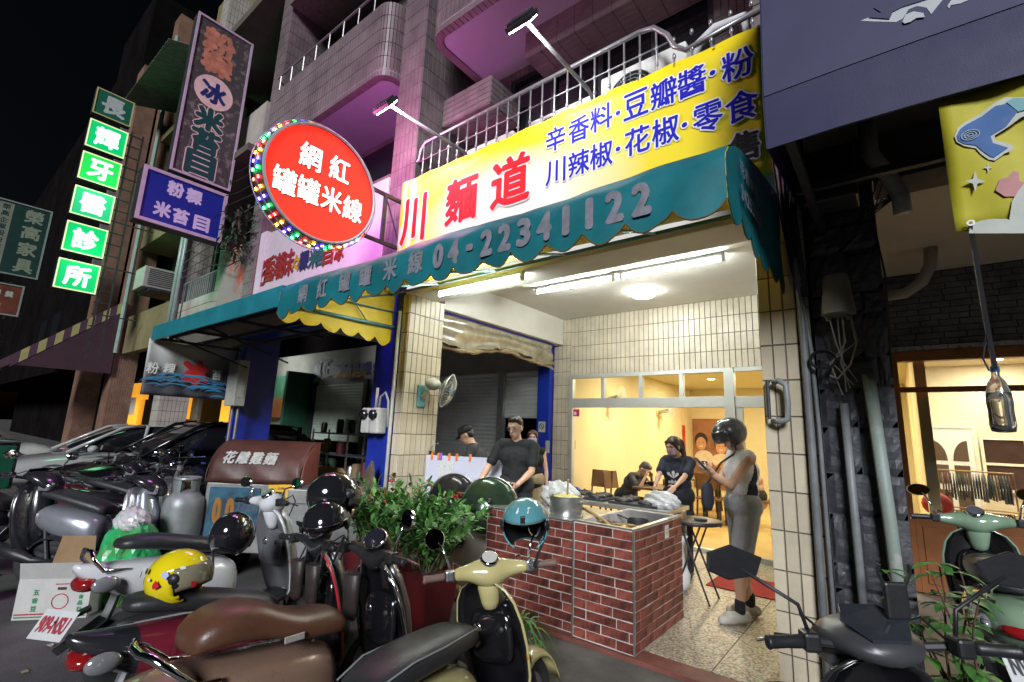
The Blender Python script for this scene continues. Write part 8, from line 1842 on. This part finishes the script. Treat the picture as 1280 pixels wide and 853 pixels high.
# customer with helmet, profile to the left
loc = V(-1.14,4.80,0.10); ang = 214; Mi = (Matrix.Translation(loc) @ Matrix.Rotation(radians(ang),4,'Z')).inverted()
M_TANK = fab('tank_white', (0.82,0.82,0.83)); M_TANKD = fab('tank_navy', (0.018,0.02,0.035))
def tank_assign(c): return 1 if (abs(c.y) > 0.05 and c.z > 0.80 and c.x < (1.14-c.z)*0.30 and c.x > -0.10+(c.z-0.95)*0.1) else 0
tcu, A = person('customer in dark helmet, white tank top and grey shorts looking at phone', loc, ang, 1.66, dict(hair='short', shirt=[M_TANK, M_TANKD], shirt_assign=tank_assign, sleeve=0, hem=0.05, bottom=fab('shorts_grey', (0.33,0.35,0.38)), blen=0.55, shoe=mat('crocs_grey', (0.5,0.48,0.43), 0.6), crocs=True, headtilt=0.42, headyaw=0, rhand=L_((-1.34,4.58,1.33)), lhand=L_((-1.40,4.66,1.32)), lpalm=(-0.3,-0.8,0.4), rpalm=(-0.3,0.8,0.4), lfoot=(0.10,0.10), rfoot=(-0.06,-0.10), curl=0.8), vox=0.007)
hp, hd, s = A['hp'], A['hd'], A['s']
hc = tcu.matrix_basis @ hp(0,0,0.035); q = (tcu.matrix_basis.to_3x3() @ hd).to_euler()
hh = helmet('dark grey open face helmet worn by the customer', hc, 0.135, q, mat('helmet_graph', (0.045,0.05,0.058), 0.25, var=0.3, scale=10, coat=0.5), visor='smoke', strap=False)
for k in (-1, 1): MB().tube([tcu.matrix_basis @ hp(0.02,k*0.085,-0.03), tcu.matrix_basis @ hp(0.03,k*0.05,-0.12)], 0.008, 6).build('chin_strap', M_BLACKP, hh)
ph = thing('mobile_phone', 'mobile phone held by the customer', 'phone', (-1.40,4.56,1.36)); d = V(-0.78,-0.62,0.1).normalized()
u = V(0.62,-0.78,0).normalized(); n_ = V(0.55,0.43,0.7).normalized(); vv = n_.cross(u).normalized(); MB().fbox(V(-1.42,4.57,1.385), u, vv, n_, -0.038, 0.038, -0.075, 0.075, -0.004, 0.004).build('case', M_BLACKP, ph, bevel=0.003); MB().fbox(V(-1.42,4.57,1.385), u, vv, n_, -0.034, 0.034, -0.07, 0.07, 0.0045, 0.005).build('screen', emit('phone_screen', (0.5,0.6,0.8), 0.35), ph)
# bag slung on the customer's front
sb_ = thing('sling_bag', 'small dark sling bag hanging before the customer chest', 'bag', (-1.42,4.66,1.05)); MB().loft([sring(0,z,w,0.001,12,3) and [V(-1.40+d_*cos(2*pi*k/12), 4.66+w*sin(2*pi*k/12), z) for k in range(12)] for z, w, d_ in ((0.98,0.06,0.03),(1.04,0.09,0.05),(1.16,0.09,0.05),(1.22,0.07,0.03))]).build('pouch', fab('sling_navy', (0.02,0.02,0.03)), sb_, smooth=True); MB().tube([V(-1.40,4.66,1.21), V(-1.28,4.68,1.40), V(-1.16,4.74,1.50)], 0.010, 6).build('strap', M_BLACKP, sb_)
# seated diner bent over her bowl
person('grey haired diner bent over a table by the yellow wall', (-3.62,7.62,0.12), -8, 1.58, dict(female=True, sit=True, hair='short', hairm=M_HAIRG, shirt=fab('blouse_grey', (0.05,0.05,0.055)), bottom=MATS['trouser_dark'], blen=1.95, shoe=M_BLACKP, lean=0.55, headtilt=0.55, lhand=(0.46,0.08,0.86), rhand=(0.46,-0.10,0.88)), vox=0.010)
person('distant diner in pale shirt seated deep in the room', (-2.05,9.75,0.12), 200, 1.60, dict(sit=True, hair='short', shirt=fab('shirt_peach', (0.55,0.35,0.28)), bottom=MATS['trouser_dark'], blen=1.95, shoe=M_BLACKP, lean=0.15, headtilt=0.2, lhand=(0.40,0.12,0.80), rhand=(0.40,-0.12,0.80)), vox=0.012)
# ------------------------------------------------------------------ dining room furniture
M_CHW = mat('chair_wood', (0.16,0.08,0.035), 0.45, var=0.2, scale=6)
def dchair(loc, rz, label):
    t = thing('dining_chair', label, 'chair', loc, rz=rz, group='dining chairs')
    MB().box(-0.21,0.21,-0.21,0.21,0.43,0.47).build('seat', M_CHW, t, local=True, bevel=0.01)
    MB().prism([V(-0.21,-0.20,0.62),V(-0.21,0.20,0.62),V(-0.26,0.20,0.90),V(-0.26,-0.20,0.90)], (0.02,0,0)).build('backrest', M_CHW, t, local=True, bevel=0.005)
    for x in (-0.18,0.18):
        for y in (-0.18,0.18): MB().tube([V(x,y,0.43), V(x*1.1,y*1.1,0.0)], 0.016, 6).build('leg', M_DARKIR, t, local=True)
    for y in (-0.18,0.18): MB().tube([V(-0.18,y,0.45), V(-0.245,y,0.88)], 0.014, 6).build('post', M_DARKIR, t, local=True)
def dtable(loc, label, w=0.35, l=0.55):
    t = thing('dining_table', label, 'table', loc, group='dining tables'); MB().box(-w,w,-l,l,0.70,0.735).build('top', mat('table_dark', (0.13,0.075,0.035), 0.4, var=0.2, scale=5), t, local=True, bevel=0.006)
    for x in (-w+0.05,w-0.05):
        for y in (-l+0.05,l-0.05): MB().box(x-0.02,x+0.02,y-0.02,y+0.02,0.0,0.70).build('leg', M_DARKIR, t, local=True)
dchair((-3.66,7.62,0.12), radians(-8), 'dining chair under the bent over diner'); dtable((-2.98,7.62,0.12), 'dining table of the bent over diner', 0.30, 0.45)
dchair((-4.05,7.45,0.12), radians(-90), 'empty brown dining chair against the yellow wall')
dtable((-3.0,10.2,0.12), 'dark dining table in front of the wall poster'); dchair((-2.75,9.35,0.12), radians(90), 'dark dining chair near the middle of the room'); dchair((-3.3,11.1,0.12), radians(-90), 'dark dining chair beneath the wall poster'); dtable((-2.65,9.75,0.12), 'dark dining table of the distant diner', 0.25, 0.40); dchair((-2.02,9.75,0.12), radians(200), 'dining chair under the distant diner')
bw_ = lathe_thing('soup_bowl', 'soup bowl before the bent over diner', 'bowl', (-3.13,7.60,0.855), [('bowl', [(0.0,0.0),(0.05,0.0),(0.09,0.06),(0.094,0.062),(0.085,0.058),(0.045,0.008),(0.0,0.008)], mat('bowl_dark', (0.05,0.04,0.035), 0.3))])
for i, (x, y, h, m, lb) in enumerate(((-2.92,7.72,0.16,mat('bottle_yellow', (0.6,0.5,0.10), 0.4),'yellow sauce bottle on the near dining table'),(-2.86,7.52,0.19,mat('bottle_dark', (0.03,0.03,0.04), 0.3),'dark sauce bottle on the near dining table'),(-3.02,7.86,0.13,mat('chop_box', (0.25,0.12,0.05), 0.6),'brown chopstick holder on the near dining table'))):
    c = thing('condiment', lb, 'condiment', (x,y,0.855), group='condiments on the near dining table'); MB().lathe([(0.0,0.0),(0.035,0.0),(0.036,h*0.65),(0.02,h*0.8),(0.016,h),(0.0,h)], (0,0,0), n=14).build('body', m, c, local=True, smooth=True)
    if i == 2:
        for k in range(8): MB().tube([V(0.015*cos(k),0.015*sin(k),h), V(0.05*cos(k),0.05*sin(k),h+0.14)], 0.004, 5).build('chopstick', M_BLACKP, c, local=True)
    else: MB().lathe([(0.014,h),(0.014,h+0.03),(0.0,h+0.03)], (0,0,0), n=10).build('lid', M_BLACKP, c, local=True)
# wall poster and small red strip, wall fan inside, pink sticker
PO = thing('wall_poster', 'brown poster of two smiling diners on the far wall', 'poster', (-3.95,13.45,0.4)); yp = 13.46
MB().box(-4.38,-3.42,yp,yp+0.03,0.35,2.15).build('sheet', mat('poster_brown', (0.20,0.08,0.04), 0.5, col2=(0.32,0.14,0.06), scale=2.5, thr=0.5), PO)
def pel(x, z, rx, rz, m, l): 
    mb = MB(); mb.add([V(x+rx*cos(2*pi*k/20), yp-0.003-l, z+rz*sin(2*pi*k/20)) for k in range(20)], [tuple(range(20))]); mb.build('print', m, PO)
ms_ = mat('poster_skin', (0.55,0.28,0.14), 0.5); mh_ = mat('poster_hair', (0.02,0.015,0.012), 0.5); mo_ = mat('poster_orange', (0.6,0.22,0.03), 0.5); mw_ = mat('poster_white', (0.65,0.55,0.42), 0.5)
for x, z in ((-4.16,1.50),(-3.66,1.42)): pel(x, z+0.09, 0.17, 0.20, mh_, 0.0); pel(x, z, 0.13, 0.17, ms_, 0.002); pel(x, z-0.07, 0.05, 0.02, mw_, 0.004); pel(x-0.045, z+0.03, 0.014, 0.010, mh_, 0.004); pel(x+0.045, z+0.03, 0.014, 0.010, mh_, 0.004)
pel(-4.1, 1.13, 0.24, 0.20, mw_, 0.001); pel(-3.65, 1.08, 0.26, 0.18, mw_, 0.0015); pel(-4.1, 0.95, 0.16, 0.10, mh_, 0.005); pel(-3.65, 0.92, 0.16, 0.10, mo_, 0.005)
rs = MB().box(RX0,RX0+0.008,12.75,12.98,1.35,1.95).build('red_couplet', mat('couplet_red', (0.5,0.02,0.015), 0.5, col2=(0.6,0.35,0.02), scale=9, thr=0.58), None); tag(rs, 'small red and gold paper strip on the yellow wall', 'poster')
pk = MB().box(-4.26,-4.14,YB-0.036,YB-0.032,1.90,2.02).build('pink_sticker', mat('sticker_magenta', (0.60,0.03,0.22), 0.5), None); tag(pk, 'square pink sticker on the glass frame corner', 'sticker'); MB().lathe([(0.0,0.002),(0.03,0.002)], (-4.22,YB-0.036,1.95), (0,-1,0), 14).build('logo_dot', M_PWHITE, pk)
sw_ = MB().box(RX0,RX0+0.012,7.30,7.38,1.35,1.50).build('wall_switch', mat('switch_tan', (0.45,0.33,0.12), 0.5), None, bevel=0.003); tag(sw_, 'small wall switch on the yellow dining room wall', 'switch')
for i, (y, z) in enumerate(((8.6,2.35),(11.2,2.25))):
    f = thing('room_fan', 'white wall fan high on the yellow wall, %s one' % ('nearer' if i == 0 else 'farther'), 'fan', (RX0+0.05,y,z), group='dining room wall fans'); q = MB(); c = V(RX0+0.30,y,z)
    for rr in (0.06,0.11,0.16,0.20): q.tube([c+V(0,rr*cos(k*pi/12),rr*sin(k*pi/12)) for k in range(24)], 0.004, 4, closed=True)
    for k in range(18): a = 2*pi*k/18; q.cyl(c+V(0.01,0.03*cos(a),0.03*sin(a)), c+V(0,0.2*cos(a),0.2*sin(a)), 0.003, n=4)
    q.build('cage', MATS['fan_wire'], f); MB().cyl((RX0+0.001,y,z-0.05), (RX0+0.24,y,z), 0.04, 0.06).build('motor', M_FANW, f, smooth=True)
    q = MB()
    for k in range(3): a = 2*pi*k/3; q.sheet([[c+V(-0.02,0.02*cos(a),0.02*sin(a)), c+V(-0.01,0.02*cos(a+0.8),0.02*sin(a+0.8))],[c+V(-0.03,0.17*cos(a),0.17*sin(a)), c+V(-0.01,0.17*cos(a+0.7),0.17*sin(a+0.7))]])
    q.build('blades', MATS['fan_blade'], f, solid=0.003)
